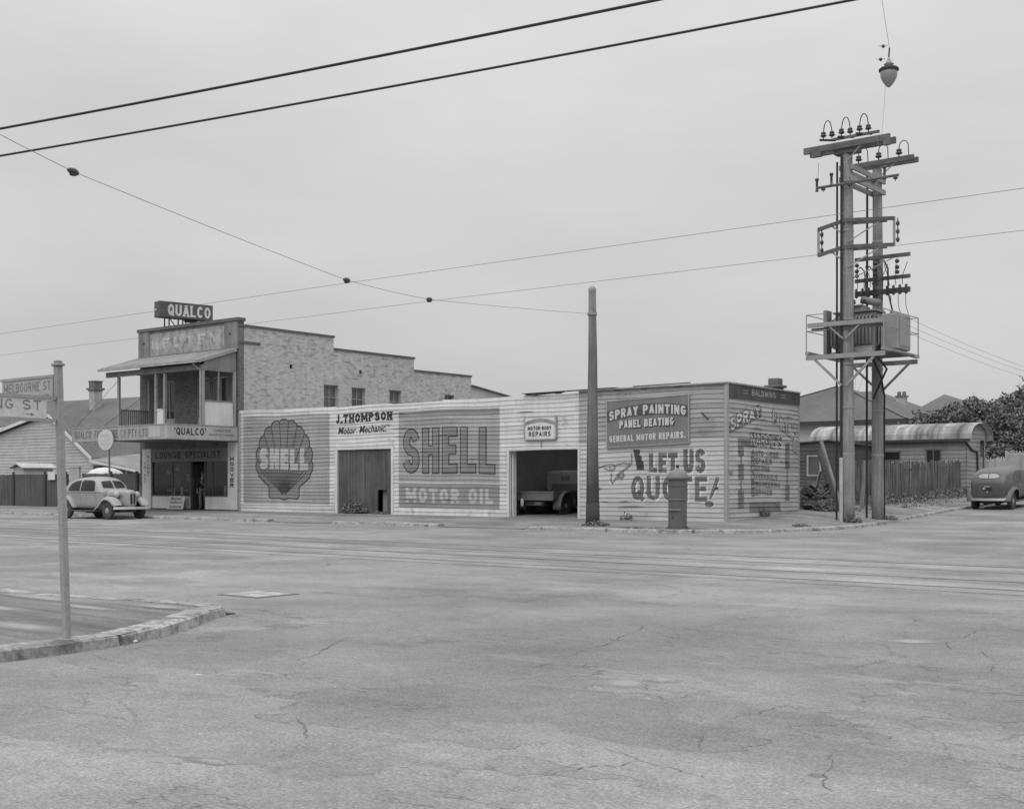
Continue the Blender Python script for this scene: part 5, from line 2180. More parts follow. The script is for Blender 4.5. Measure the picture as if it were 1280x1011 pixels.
link('brace', b, m_steel, tp)
# insulators with looped jumpers
for x in (-16.95, -16.33, -15.72):
    b = B()
    for dx in (-.12, .14):
        insul(b, (x + dx, PY1 - .1 + dx * .3, 12.66), 1.45)
    io = link('insulator', b, m_insul, tp, smooth=True)
    b = B()
    pts = [(x - .12, PY1 - .13, 12.9)] + [(x + .01 - .13 * math.cos(a), PY1 - .1, 12.95 + .3 * math.sin(a)) for a in [PI * k / 10 for k in range(1, 10)]] + [(x + .14, PY1 - .06, 12.9)]
    b.tube(pts, .016, 6)
    b.bar((x - .2, PY1 - .25, 12.62), (x + .2, PY1 + .1, 12.62), .06, .06)
    link('jumper', b, m_cable, io)
for x in (-16.85, -16.15, -15.45):
    b = B()
    insul(b, (x, PY2 - .2, 12.31), 1.6)
    io = link('insulator', b, m_insul, tp, smooth=True)
    b = B()
    pts = [(x, PY2 - .2, 12.58)] + [(x + .16 - .16 * math.cos(a), PY2 - .2, 12.6 + .22 * math.sin(a)) for a in [PI * k / 10 for k in range(1, 10)]] + [(x + .33, PY2 - .2, 12.3)]
    b.tube(pts, .015, 6)
    link('jumper', b, m_cable, io)
b = B()
b.tube([(-17.25, PY1 - .3, 11.06), (-14.5, PY1 - .3, 11.07)], .045, 8)
link('fuse_bar', b, m_arm, tp)
for x, zo in ((-17.22, .0), (-16.72, .1), (-14.95, .05)):
    b = B()
    b.lathe([(.05, -.16), (.06, -.14), (.04, -.1), (.04, .18), (.065, .2), (.065, .26), (.03, .28)], (x, PY1 - .3, 11.1 + zo), 10)
    link('fuse_holder', b, m_insul, tp, smooth=True)
for x in (-17.0, -15.3, -14.6, -16.1):
    b = B()
    insul(b, (x, PY1 - .3, 10.9), 1.1)
    link('insulator', b, m_insul, tp, smooth=True)
# wishbone frames
Lp = (PX1 - 1.12, PY1 + .25)
Rp = (PX1 + 1.25, PY1 + .75)
for zz in (9.85, 9.0):
    beam('crossarm', [((PX1 - .02, PY1 - .22, zz + .05), (Lp[0], Lp[1], zz - .03)), ((PX1 + .05, PY1 - .22, zz + .05), (Rp[0], Rp[1], zz + .12)), ((PX1 - .2, PY1 + .24, zz + .06), (PX1 + 1.0, PY1 + .8, zz + .1))], m_arm, .06, .12)
for (x, y), dz in ((Lp, -.03), (Rp, .12)):
    b = B()
    b.bar((x, y, 8.98 + dz), (x, y, 9.9 + dz), .07, .04)
    link('strap', b, m_steel, tp)
    b = B()
    for k in range(3):
        b.lathe([(.02, -.12), (.06, -.06), (.06, 0), (.02, .06), (.02, .14)], (x + .12, y, 9.18 + dz + k * .26), 10)
    link('insulator', b, m_insul, tp, smooth=True)
b = B()
b.bar((PX1 + .1, PY1 - .2, 9.2), (PX1 + .9, PY1 + .5, 9.9), .04)
b.bar((PX1 + .1, PY1 - .2, 8.4), (PX1 + .9, PY1 + .5, 9.05), .04)
b.bar((PX1 - .1, PY1 - .2, 9.5), (PX1 - .55, PY1 + .05, 9.82), .04)
b.bar((PX1 - .1, PY1 - .2, 8.65), (PX1 - .55, PY1 + .05, 8.97), .04)
b.bar((PX1 - .05, PY1 + .1, 8.0), (PX2 + .7, PY2 - .2, 9.0), .03)
link('brace', b, m_steel, tp)
# low-voltage bars on the rear pole
for zz, xa, h in ((9.02, -16.95, .12), (8.3, -16.95, .12), (7.86, -16.95, .17)):
    beam('crossarm', [((xa, PY2 - .27, zz), (-15.05, PY2 - .27, zz))], m_arm, .09, h)
for k in range(9):
    x = -16.85 + k * .215
    if k == 4:
        continue
    b = B()
    b.lathe([(.03, -.16), (.06, -.12), (.03, -.05), (.055, 0), (.03, .06), (.055, .12), (.02, .17)], (x, PY2 - .4, 7.86), 10)
    link('insulator', b, m_insul, tp, smooth=True)
for x in (-16.85, -16.2, -15.45):
    for zz in (8.82, 8.62, 8.46):
        b = B()
        b.lathe([(.03, -.07), (.075, -.03), (.075, .02), (.03, .07)], (x, PY2 - .36, zz), 10)
        link('insulator', b, m_insul, tp, smooth=True)
b = B()
for k in range(8):
    x = -16.8 + k * .22
    b.tube([(x, PY2 - .4, 8.02), (x + .03 * math.sin(k), PY2 - .45, 8.3), (x + .2 * math.sin(k * 2.1), PY2 - .4, 8.75)], .012, 5)
for k in range(3):
    x = -16.75 + k * .3
    b.tube([(x, PY2 - .4, 8.7), (x + .1, PY2 - .5, 8.72), (x + .25, PY2 - .55, 8.55), (x + .3, PY2 - .6, 8.2), (x + .28, PY2 - .6, 7.5)], .02, 6)
b.tube([(-15.9, PY2 - .4, 8.9), (-15.75, PY2 - .4, 8.6), (-15.7, PY2 - .5, 7.8), (-15.45, PY2 - .7, 7.0)], .028, 6)
for k in range(3):
    b.tube([(-15.65 + k * .25, PY2 - .4, 7.7), (-15.6 + k * .25, PY2 - .5, 7.3), (-15.4 + k * .25, PY2 - .8, 6.95)], .011, 5)
link('jumper', b, m_cable, tp)
# platform
beam('platform_beam', [((-17.6, PY1 - .28, 5.55), (-14.95, PY1 - .28, 5.55))], m_steel, .09, .15)
beam('platform_beam', [((-17.6, PY2 + .26, 5.5), (-15.0, PY2 + .26, 5.5))], m_steel, .09, .15)
beam('platform_beam', [((-17.57, PY1 - .32, 5.70), (-17.57, PY2 + .3, 5.66)), ((-15.0, PY1 - .32, 5.70), (-15.0, PY2 + .3, 5.66))], m_steel, .12, .1)
b = B()
for k in range(12):
    x = -17.3 + k * .2
    b.box(x, x + .185, PY1 + .26, PY2 - .24, 5.63, 5.67)
link('platform_deck', b, m_arm, tp)
b = B()
for (x, y, yo) in ((PX1, PY1, -.28), (PX2, PY2, .26)):
    for s in (-1, 1):
        b.bar((x + s * .08, y + yo, 4.6), (x + s * 1.0, y + yo, 5.47), .07, .07)
link('brace', b, m_steel, tp)
beam('rail_beam', [((-17.55, PY1 - .27, 6.6), (-14.95, PY1 - .27, 6.6))], m_steel, .08, .14)
beam('rail_beam', [((-17.45, PY1 - .19, 6.46), (-15.0, PY1 - .19, 6.46))], m_arm, .06, .1)
b = B()
for s in (-1, 1):
    b.bar((PX1 + s * .04, PY1 - .25, 6.1), (PX1 + s * .5, PY1 - .25, 6.52), .05)
link('brace', b, m_steel, tp)
b = B()
for x in (-17.59, -14.98):
    for y in (PY1 - .3, PY2 + .28):
        b.tube([(x, y, 5.7), (x, y, 6.95)], .018, 6)
    for z in (6.42, 6.95):
        b.tube([(x, PY1 - .3, z), (x, PY2 + .28, z)], .015, 6)
for z in (6.42, 6.95):
    b.tube([(-17.59, PY2 + .28, z), (-14.98, PY2 + .28, z)], .015, 6)
    b.tube([(-17.59, PY1 - .3, z), (-16.9, PY1 - .3, z)], .015, 6)
link('handrail', b, m_steel, tp)
# conduits
b = B()
b.tube([(PX1 - .12, PY1 - .24, 2.25), (PX1 - .12, PY1 - .2, 12.0)], .042, 8)
link('conduit', b, m_cable, tp)
b = B()
b.tube([(PX1 - .11, PY1 - .25, zg1), (PX1 - .11, PY1 - .25, 2.28)], .06, 10)
link('cable_guard', b, M('white cable guard', .42), tp)
b = B()
b.tube([(PX1 - .42, PY1 + .1, zg1), (PX1 - .40, PY1 + .1, 11.9)], .035, 8)
b.tube([(PX2 - .34, PY2 - .1, zg2), (PX2 - .32, PY2 - .1, 12.0)], .04, 8)
b.tube([(PX2 + .3, PY1 + 1.2, 5.6), (PX2 + .25, PY2 - .3, 5.0), (PX2 + .2, PY2 + .1, 4.4), (PX2 + .19, PY2 + .12, zg2)], .035, 8)
b.tube([(PX1 + .6, PY1 + .9, 5.6), (PX1 + .75, PY1 + 1.4, 5.2), (PX2 - .05, PY2 - .25, 4.3)], .035, 8)
link('conduit', b, m_cable, tp)
# transformer
tr = thing('transformer', 'finned oil filled transformer standing on the pole platform', 'transformer', (-16.5, 39.1, 5.67))
b = B()
b.box(-17.1, -15.72, 38.72, 39.45, 5.78, 7.05)
link('tank', b, m_tank, tr, bevel=.05)
b = B()
b.box(-17.16, -15.66, 38.66, 39.51, 7.052, 7.12)
b.box(-16.9, -16.1, 38.8, 39.3, 7.122, 7.26)
b.box(-16.75, -16.2, 38.75, 39.35, 7.262, 7.32)
link('lid', b, m_tank, tr, bevel=.02)
b = B()
for k in range(11):
    x = -17.0 + k * .12
    for yy in (38.5, 39.66):
        d = -1 if yy < 39 else 1
        b.tube([(x, 39.1 + d * .35, 6.95), (x, yy, 6.88), (x, yy, 6.0), (x, 39.1 + d * .35, 5.88)], .036, 8)
for k in range(4):
    y = 38.85 + k * .15
    b.tube([(-17.05, y, 6.95), (-17.28, y, 6.85), (-17.28, y, 6.0), (-17.05, y, 5.88)], .036, 8)
    b.tube([(-15.75, y, 6.95), (-15.63, y, 6.85), (-15.63, y, 6.0), (-15.75, y, 5.88)], .036, 8)
link('cooling_tube', b, m_tank, tr, smooth=True)
b = B()
b.box(-17.15, -17.02, 38.55, 39.6, 5.674, 5.777)
b.box(-15.95, -15.8, 38.55, 39.6, 5.674, 5.777)
b.box(-17.45, -17.33, 38.6, 39.0, 5.72, 7.2)
link('skid', b, m_tank, tr)
for k in range(3):
    b = B()
    insul(b, (-16.85 + .32 * k, 38.9, 7.3), 1.3)
    link('bushing', b, m_insul, tr, smooth=True)
b = B()
b.tube([(-16.3, 39.05, 7.5), (-15.7, 39.05, 7.35)], .12, 14)
link('conservator', b, m_tank, tr, smooth=True)
cb = thing('switch_cabinet', 'plain steel switch cabinet beside the transformer on the pole platform', 'cabinet', (-15.2, 39.1, 5.7))
b = B()
b.box(-15.55, -14.95, 38.75, 39.85, 5.78, 6.95)
link('case', b, m_cab, cb, bevel=.05)
b = B()
b.box(-14.948, -14.93, 38.85, 39.75, 5.9, 6.85)
for y in (38.8, 39.05, 39.3):
    b.lathe([(.05, 0), (.05, .06), (.02, .1)], (-15.2, y, 6.95), 10)
b.box(-15.5, -15.05, 38.85, 39.75, 5.674, 5.778)
link('door', b, m_cab, cb)
wb = thing('tool_box', 'small pale box lying on the platform under the transformer fins', 'box', (-16.2, 38.1, 5.67))
b = B()
b.box(-16.35, -15.6, 38.18, 38.42, 5.675, 5.86)
link('case', b, m_gtrim, wb, bevel=.015)
b = B()
b.box(-16.36, -15.59, 38.17, 38.43, 5.862, 5.885)
link('lid', b, m_gtrim, wb)

# ---------------------------------------------------------------- tram pole, overhead wires, lamp
t = thing('tram_pole', 'single weathered timber pole with a tarred foot beside the pillar box', 'pole', (-22, 31.7, .1))
b = B()
b.tube([(-22.0, 31.7, 0), (-22.0, 31.7, .85)], .225, 16, .215)
link('tarred_foot', b, m_tar, t, smooth=True)
b = B()
b.tube([(-22.0, 31.7, .851), (-22.01, 31.7, 3), (-22.0, 31.7, 5.2), (-22.02, 31.7, 7.45)], .205, 16, .115)
link('shaft', b, m_tpole, t, smooth=True)
b = B()
b.lathe([(.12, 7.42), (.125, 7.52), (.07, 7.6), (.0, 7.63)], (-22.02, 31.7, 0), 14)
b.lathe([(.14, 6.7), (.155, 6.7), (.155, 6.78), (.14, 6.78)], (-22.02, 31.7, 0), 14)
link('cap', b, m_steel, t)


def sag(p, q, s, n=24):
    p, q = Vector(p), Vector(q)
    return [p.lerp(q, i / n) - Vector((0, 0, s * 4 * (i / n) * (1 - i / n))) for i in range(n + 1)]


def wire(name, label, cat, pts, r, mat=m_wire, group=None):
    b = B()
    b.tube(pts, r, 6)
    o = link(name, b, mat, at=pts[0])
    return tag(o, label, cat, group)


TW1, TW2 = 5.72, 5.74
wire('trolley_wire', 'nearer thin tram trolley wire strung along the main street', 'wire', sag((-190, 18.3, 5.9), (-19.05, 18.3, 5.72), .15) + sag((-19.05, 18.3, 5.72), (60, 18.3, 5.85), .1)[1:], .0045)
wire('trolley_wire', 'farther thin tram trolley wire passing the top of the timber pole', 'wire', sag((-190, 21.5, 5.9), (-19.6, 21.5, 5.75), .15) + sag((-19.6, 21.5, 5.75), (60, 21.5, 5.85), .1)[1:], .0045)
SPN = [(-22.0, 31.7, 6.74), (-19.6, 21.5, 5.79), (-19.05, 18.3, 5.78), (-17.2, 10.7, 6.3), (-16.3, 7.6, 6.75)]
pts = []
for p, q in zip(SPN, SPN[1:]):
    pts += sag(p, q, .02, 8)[:-1]
pts.append(Vector(SPN[-1]))
wire('span_wire', 'span wire running from the timber pole across both trolley wires', 'wire', pts, .005)
for i, p in enumerate(SPN[1:4]):
    b = B()
    p = Vector(p)
    d = (Vector(SPN[i + 2]) - Vector(SPN[i])).normalized()
    mt = Matrix.Translation(p) @ d.to_track_quat('Z', 'Y').to_matrix().to_4x4()
    b.lathe([(.012, -.12), (.03, -.1), (.055, -.05), (.06, 0), (.05, .05), (.03, .1), (.012, .12)], (0, 0, 0), 12, mt)
    b.lathe([(.06, -.04), (.05, -.06), (.03, -.02), (.0, .01)], (p.x, p.y, p.z), 10)
    tag(link('strain_insulator', b, m_insul, smooth=True, at=p), ['dark strain insulator on the span wire nearest the timber pole', 'dark strain insulator midway along the span wire', 'dark strain insulator on the span wire farthest from the timber pole'][i], 'insulator', 'insulators on the span wire')


def at(px, py, Z):
    rx, ry = ray(px)
    return Vector((Z * rx, Z * ry, 1.5 - (py - 602) * Z / FPX))


pa, pb = at(-160, 190, 23.5), at(900, -16, 17.0)
wire('feeder_cable', 'upper of the two thick twisted cables crossing the sky', 'cable', sag(pa, pb, .05), .022, m_cable, 'thick cables across the sky')
pa, pb = at(-160, 222, 24.5), at(1150, -16, 18.0)
wire('feeder_cable', 'lower of the two thick twisted cables crossing the sky', 'cable', sag(pa, pb, .06), .02, m_cable, 'thick cables across the sky')
for i, (y0, y1) in enumerate(((404, 445), (418, 447), (432, 452))):
    p0 = Vector((-14.9, 39.2 + .2 * i, 6.85 - .25 * i))
    wire('service_wire', ['top thin service wire leaving the platform to the right', 'middle thin service wire leaving the platform to the right', 'lowest thin service wire leaving the platform to the right'][i], 'wire', sag(p0, at(1420, y1 + 45, 70), .5), .005, m_wire, 'service wires from the platform')
for i, x in enumerate((-17.1, -16.6)):
    wire('service_wire', ['left thin line slanting from the platform behind the garage', 'right thin line slanting from the platform behind the garage'][i], 'wire', sag((x, PY2 + .2, 5.9), (-25.5 - i * .5, 60, 4.6), .3), .004, m_wire, 'lines slanting behind the garage')

lampz = 10.38
lp = thing('street_lamp', 'acorn shaped street lamp hanging from a wire over the crossing', 'street lamp', (-10.35, 26.27, lampz - .25))
LC = (-10.35, 26.27, 0)
b = B()
b.lathe([(.0, 10.13), (.02, 10.135), (.05, 10.16), (.1, 10.22), (.145, 10.29), (.175, 10.36), (.185, 10.43), (.185, 10.5)], LC, 28)
link('globe', b, m_lamp, lp, smooth=True)
b = B()
b.lathe([(.19, 10.49), (.215, 10.5), (.215, 10.535), (.19, 10.56), (.1, 10.57)], LC, 28)
link('rim', b, m_black, lp)
b = B()
b.lathe([(.09, 10.565), (.085, 10.62), (.11, 10.64), (.075, 10.67), (.05, 10.72), (.03, 10.76), (.015, 10.80)], LC, 20)
link('hood', b, m_steel, lp, smooth=True)
b = B()
b.tube([(-10.35, 26.27, 10.78), (-10.34, 26.28, 11.0)], .018, 8)
link('hanger', b, m_black, lp)
for i, (dx, z) in enumerate(((-.09, 11.02), (-.13, 10.73))):
    b = B()
    b.lathe([(.01, -.03), (.04, 0), (.03, .04), (.01, .05)], (-10.35 + dx, 26.27 + dx, z), 10)
    b.tube([(-10.35 + dx - .09, 26.27 + dx - .06, z + .02), (-10.35 + dx + .08, 26.27 + dx + .06, z + .02)], .006, 5)
    link('pulley', b, m_insul, lp)
wire('lamp_wire', 'wire from the hanging lamp up out of the picture', 'wire', sag((-10.34, 26.28, 11.0), (-9.2, 22.2, 12.6), .02), .004)
wire('lamp_wire', 'faint lowering line from the hanging lamp down to the crossarm', 'wire', sag((-10.4, 26.25, 10.5), (-15.2, PY1 - .3, 12.45), .9), .003)
b = B()
wire('aerial_line', 'short dangling line beside the fuse bar of the transformer poles', 'wire', [(-17.3, PY1, 11.95), (-17.28, PY1 - .1, 11.4), (-17.2, PY1 - .3, 11.3)], .008)

# ---------------------------------------------------------------- pillar box
pb_ = thing('pillar_box', 'dark domed cast iron pillar box standing by the kerb', 'pillar box', (-18.58, 31.1, .1))
c = (-18.58, 31.1, .1)
b = B()
b.lathe([(.34, -.02), (.34, .02), (.31, .05), (.305, .1)], c, 32)
link('base', b, M('pillar box foot', .07, rough=.6), pb_, smooth=False)
b = B()
prof = [(.27, .1), (.27, .84), (.285, .85), (.29, .875), (.275, .89), (.27, .9), (.27, 1.26), (.285, 1.27), (.29, 1.30), (.275, 1.31), (.272, 1.32), (.272, 1.46)]
b.lathe(prof, c, 40)
link('body', b, m_red, pb_, smooth=False)
b = B()
b.lathe([(.275, 1.461), (.32, 1.47), (.325, 1.53), (.31, 1.55), (.3, 1.6), (.25, 1.67), (.17, 1.725), (.08, 1.755), (.05, 1.76), (.045, 1.79), (.02, 1.8)], c, 40)
link('cap', b, m_redl, pb_, smooth=True)
b = B()
b.lathe([(.02, 1.8), (.045, 1.82), (.05, 1.85), (.03, 1.89), (.0, 1.92)], c, 14)
link('finial', b, m_black, pb_, smooth=True)
b = B()
for k in range(9):      # collecting hood over the slot
    a0, a1 = R(-125 + 9 * k), R(-125 + 9 * k + 9.3)
    r0, r1 = .27, .32
    b.face([(c[0] + r0 * math.cos(a0), c[1] + r0 * math.sin(a0), .70), (c[0] + r1 * math.cos(a0), c[1] + r1 * math.sin(a0), .67), (c[0] + r1 * math.cos(a1), c[1] + r1 * math.sin(a1), .67), (c[0] + r0 * math.cos(a1), c[1] + r0 * math.sin(a1), .70)])
link('slot_hood', b, m_redl, pb_, solid=.02)
b = B()
ang = R(-68)
ln = Vector((math.cos(ang), math.sin(ang), 0))
mt = Matrix.Translation(Vector(c) + ln * .268 + Vector((-.1, 0, .36))) @ ln.to_track_quat('Z', 'Y').to_matrix().to_4x4()
b.lathe([(.035, 0), (.035, .02), (.015, .035), (0, .04)], (0, 0, 0), 12, mt)
link('lock', b, m_black, pb_)

# ---------------------------------------------------------------- street name post
sp_ = thing('street_sign', 'square street name post with two enamel name boards on the near corner', 'street sign', (-9.96, 6.13, .14))
b = B()
top = at(72.5, 458, 11.0)
bot = Vector((-9.96, 6.13, .1))
b.bar(bot, top, .06, .06, up=(0, 1, 0))
link('post', b, m_spost, sp_, bevel=.006)
b = B()
b.bar(top + Vector((0, 0, .001)), top + Vector((-.001, 0, .03)), .09, .09, up=(0, 1, 0))
b.bar(top + Vector((0, 0, .031)), top + Vector((0, 0, .055)), .06, .06, up=(0, 1, 0))
link('cap', b, m_spost, sp_, bevel=.01)
ax = (top - bot).normalized()


def onpost(z):
    return bot + ax * ((z - bot.z) / ax.z)


# board along the main street
o_ = onpost(2.3)
BW, BH = .86, .19
bx = o_.x - .09
b = B()
b.box(bx - BW, bx, o_.y - .008, o_.y + .008, 2.245, 2.245 + BH)
bo1 = link('name_board', b, m_sgn, sp_)
b = B()
for (xa, xb, za, zb_) in ((bx - BW - .02, bx + .02, 2.245 + BH, 2.27 + BH), (bx - BW - .02, bx + .02, 2.22, 2.245), (bx, bx + .02, 2.245, 2.245 + BH)):
    b.box(xa, xb, o_.y - .016, o_.y + .016, za, zb_)
b.box(bx + .02, bx + .06, o_.y - .01, o_.y + .01, 2.42, 2.44)
b.box(bx + .02, bx + .06, o_.y - .01, o_.y + .01, 2.24, 2.26)
link('frame', b, m_spost, bo1)
b = B()
flat_text(b, letters('MELBOURNE ST', .8, .085, .013, gap=.3), lambda u, v, d: (bx - .83 + u, o_.y - .0095 - d, 2.325 + v))
flat_text(b, letters('>', .07, .02, .006), lambda u, v, d: (bx - .14 + u, o_.y - .0095 - d, 2.275 + v))
b.face([(bx - .09, o_.y - .0115, 2.272), (bx - .06, o_.y - .0115, 2.285), (bx - .09, o_.y - .0115, 2.298)])
link('lettering', b, M('enamel letter', .2), bo1)
# board along the side street
o_ = onpost(2.15)
b = B()
by = o_.y - .13
BW = .98
b.box(o_.x - .008, o_.x + .008, by - BW, by, 2.06, 2.23)
bo2 = link('name_board', b, m_sgn2, sp_)
b = B()
for za, zb_ in ((2.03, 2.06), (2.23, 2.26)):
    b.box(o_.x - .016, o_.x + .016, by - BW - .02, o_.y - .04, za, zb_)
link('frame', b, m_spost, bo2)
b = B()
flat_text(b, letters('MANNING ST', .9, .085, .013, gap=.32), lambda u, v, d: (o_.x + .0095 + d, by - .95 + u, 2.13 + v))
flat_text(b, letters('>', .07, .02, .006), lambda u, v, d: (o_.x + .0095 + d, by - .2 + u, 2.08 + v))
b.face([(o_.x + .0115, by - .15, 2.075), (o_.x + .0115, by - .115, 2.09), (o_.x + .0115, by - .15, 2.105)])
link('lettering', b, M('enamel letter', .2), bo2)

# ---------------------------------------------------------------- manhole, litter
mh = thing('manhole_cover', 'rectangular concrete filled manhole cover set in the road', 'manhole cover', (-12.87, 10.75, 0))
b = B()
b.box(-13.25, -12.45, 10.36, 11.1, -.02, .006)
link('frame', b, M('old iron frame', .11, var=.3), mh)
b = B()
b.box(-13.2, -12.98, 10.42, 11.04, -.01, .011)
b.box(-12.94, -12.5, 10.42, 10.7, -.01, .011)
b.box(-12.94, -12.5, 10.74, 11.04, -.01, .011)
link('slab', b, M('worn concrete', .36, var=.25, scale=5, fine=.2), mh)
for i, (px, py, s) in enumerate(((93, 812, .055), (167, 803, .035), (191, 798, .018), (248, 843, .03), (1098, 826, .012))):
    b = B()
    p = gz(px, py)
    b.lathe([(.3, 0), (.9, .2), (1, .5), (.7, .9), (.2, 1.05), (0, 1.05)], (0, 0, 0), 9, Matrix.Translation(p) @ Matrix.Rotation(i, 4, 'Z') @ Matrix.Diagonal((s, s * .7, s * .8 if i < 3 else s * .12, 1)))
    for v in b.bm.verts:
        v.co += Vector((noise.noise(v.co * 40), noise.noise(v.co * 40 + Vector((5, 1, 0))), 0)) * s * .3
    tag(link('litter', b, m_paper if i != 3 else m_sgn2, at=p), ['largest crumpled white litter against the near kerb', 'smaller white litter scrap by the near kerb', 'tiny white litter scrap where the kerb bends', 'flat pale scrap on the open road', 'tiny pale scrap at the right of the road'][i], 'litter', 'litter on the road')
b = B()
p = gz(284, 768)
b.box(p.x - .3, p.x + .02, p.y - .02, p.y + .1, -.01, .012)
tag(link('drain_grating', b, m_black, at=p), 'dark drain grating at the tip of the near kerb', 'drain')

# ---------------------------------------------------------------- left: weatherboard house, big roof, fences
hs = thing('weatherboard_house', 'pale weatherboard house with a clipped gable behind the dark fence', 'house', (-70, 42, .2))
sl = Siding('Y', 42., z0=.2, pitch=.19, lap=.025, wob=.0)
gab = [(-65.35, .2), (-65.35, 2.85), (-69.85, 5.45), (-71.35, 5.4), (-78.6, 4.1), (-78.6, .2)]
link('wall', sl.put([gab], step=3), m_hwall, hs, recalc=False)
b = B()
b.box(-76.6, -65.36, 42.05, 50, .2, 2.5)
link('inner_wall', b, m_hwall, hs)
b = B()
for (p, q) in (((-65.2, 2.80), (-69.85, 5.5)), ((-69.85, 5.5), (-71.35, 5.5)), ((-71.35, 5.5), (-78.8, 4.15))):
    b.prism([p, q, (q[0], q[1] + .12), (p[0], p[1] + .12)], lambda u, v, d: (u, d, v), 41.75, 50)
link('roof', b, m_roofm, hs)
b = B()
for (p, q) in (((-65.15, 2.74), (-69.83, 5.46)), ((-69.84, 5.48), (-71.36, 5.48)), ((-71.37, 5.46), (-78.85, 4.1))):
    b.prism([p, q, (q[0], q[1] + .2), (p[0], p[1] + .2)], lambda u, v, d: (u, d, v), 41.70, 41.748)
link('barge_board', b, m_trim, hs)
b = B()
b.face([(-65.3, 41.7, 2.82), (-59.9, 41.7, 2.12), (-59.9, 46, 2.7), (-65.3, 46, 3.3)])
link('lean_to_roof', b, m_iron, hs, solid=.04)
b = B()
b.prism([(-65.3, 2.66), (-59.9, 1.96), (-59.9, 2.1), (-65.3, 2.80)], lambda u, v, d: (u, d, v), 41.64, 41.69)
link('fascia', b, m_trim, hs)
b = B()
b.box(-65.3, -60.0, 43.5, 43.6, .2, 2.2)
for x in (-63.5, -61.8, -60.1):
    b.box(x, x + .12, 41.8, 41.92, .2, 2.25)
link('lean_to_wall', b, m_hmid, hs)
bh = thing('brick_house', 'large house with a long dark hipped roof behind the gabled house', 'house', (-84, 54, 0))
b = B()
b.box(-104, -75.6, 52.6, 62, 0, 5.9)
link('wall', b, m_hmid, bh)
b = B()
e0 = (-104.5, -75.0, 52.0, 62.6, 5.92)
A_, B_, C_, D_ = (e0[0], e0[2], e0[4]), (e0[1], e0[2], e0[4]), (e0[1], e0[3], e0[4]), (e0[0], e0[3], e0[4])
r0_, r1_ = (-100, 57, 8.25), (-79.3, 57, 8.05)
b.face([A_, B_, r1_, r0_])
b.face([B_, C_, r1_])
b.face([C_, D_, r0_, r1_])
b.face([D_, A_, r0_])
link('roof', b, m_roofd, bh, solid=.06)
b = B()
b.box(-104.5, -75.0, 51.9, 51.99, 5.72, 5.88)
link('gutter', b, m_trim, bh)
b = B()
cx, cy = -85.3, 55
b.box(cx - .36, cx + .36, cy - .36, cy + .36, 6.5, 8.55)
b.box(cx - .42, cx + .42, cy - .42, cy + .42, 8.552, 8.65)
link('chimney', b, m_chim, bh, bevel=.03)
b = B()
b.box(cx - .5, cx + .5, cy - .5, cy + .5, 8.652, 8.8)
b.box(cx - .36, cx + .36, cy - .36, cy + .36, 8.802, 9.25)
b.box(cx - .4, cx + .4, cy - .4, cy + .4, 9.252, 9.36)
link('chimney_top', b, m_chimd, bh)
for x in (-83.2, -80.5, -78.0):
    b = B()
    b.box(x, x + 1.0, 52.54, 52.59, 3.2, 4.9)
    wo = link('window', b, m_trim, bh)
    b = B()
    b.box(x + .08, x + .92, 52.52, 52.535, 3.28, 4.82)
    link('pane', b, m_glass, wo)

fn = thing('board_fence', 'tall dark close boarded fence between the shop and the near corner', 'fence', (-58, 35, .2))
b = B()
x = -76.
while x < -50.75:
    w = rnd.uniform(.14, .17)
    if not (-56.55 < x + w and x < -55.6):
        b.box(x, min(x + w - .006, -50.7), 35.0 + rnd.uniform(0, .012), 35.03, .16, 1.9 + rnd.uniform(-.015, .015) - (.0 if x > -57.5 else .02))
    x += w
link('boards', b, m_fence, fn)
b = B()
for z in (.5, 1.5):
    b.box(-76, -56.5, 35.035, 35.1, z, z + .09)
    b.box(-55.6, -50.75, 35.035, 35.1, z, z + .09)
link('rail', b, m_fence, fn)
b = B()
for x in (-58.9, -56.95, -53.0, -50.85, -62, -65):
    b.box(x, x + .16, 34.94, 34.995, .16, 2.02)
link('post', b, m_tar, fn)
gp = thing('gate_post', 'pale square gate post standing taller than the dark fence', 'post', (-56.05, 35, .2))
b = B()
b.box(-56.5, -55.65, 34.93, 35.05, .16, 2.22)
link('shaft', b, M('pale gate paint', .36, var=.12, streak=.1), gp, bevel=.01)
b = B()
b.box(-56.54, -55.61, 34.9, 35.08, 2.222, 2.27)
link('cap', b, m_hwall, gp)
ns = thing('notice', 'small white notice fixed to the dark fence near its gate', 'sign', (-58.1, 34.93, 1.6))
b = B()
b.box(-58.45, -57.8, 34.90, 34.93, 1.6, 1.98)
link('panel', b, m_trim, ns)
b = B()
b.box(-58.49, -57.76, 34.895, 34.935, 1.982, 2.02)
link('top_batten', b, m_trim, ns)
sd = thing('outhouse', 'little pale outhouse roof showing over the dark fence', 'shed', (-61, 38, .2))
b = B()
b.box(-66.2, -65.1, 37.4, 39.2, .2, 2.35)
link('wall', b, m_hwall, sd)
b = B()
b.prism([(-66.4, 2.25), (-65.65, 2.5), (-64.95, 2.25), (-64.95, 2.32), (-65.65, 2.57), (-66.4, 2.32)], lambda u, v, d: (u, d, v), 37.2, 39.4)
link('roof', b, m_hwall, sd)
vn = thing('covered_trailer', 'white rounded trailer roof showing above the dark fence', 'trailer', (-58.5, 39, .2))
b = B()
rings = []
for x, s in ((-60.55, .7), (-60.4, .9), (-60.05, .97), (-59.4, .97), (-58.95, .9), (-58.8, .7)):
    zt = .8 + 1.55 * s
    rings.append([(x, 38.2, .7), (x, 38.15, 1.6), (x, 38.3, zt - .22), (x, 38.75, zt), (x, 39.4, zt), (x, 39.9, zt - .22), (x, 40.0, 1.6), (x, 39.95, .7)])
b.loft(rings)
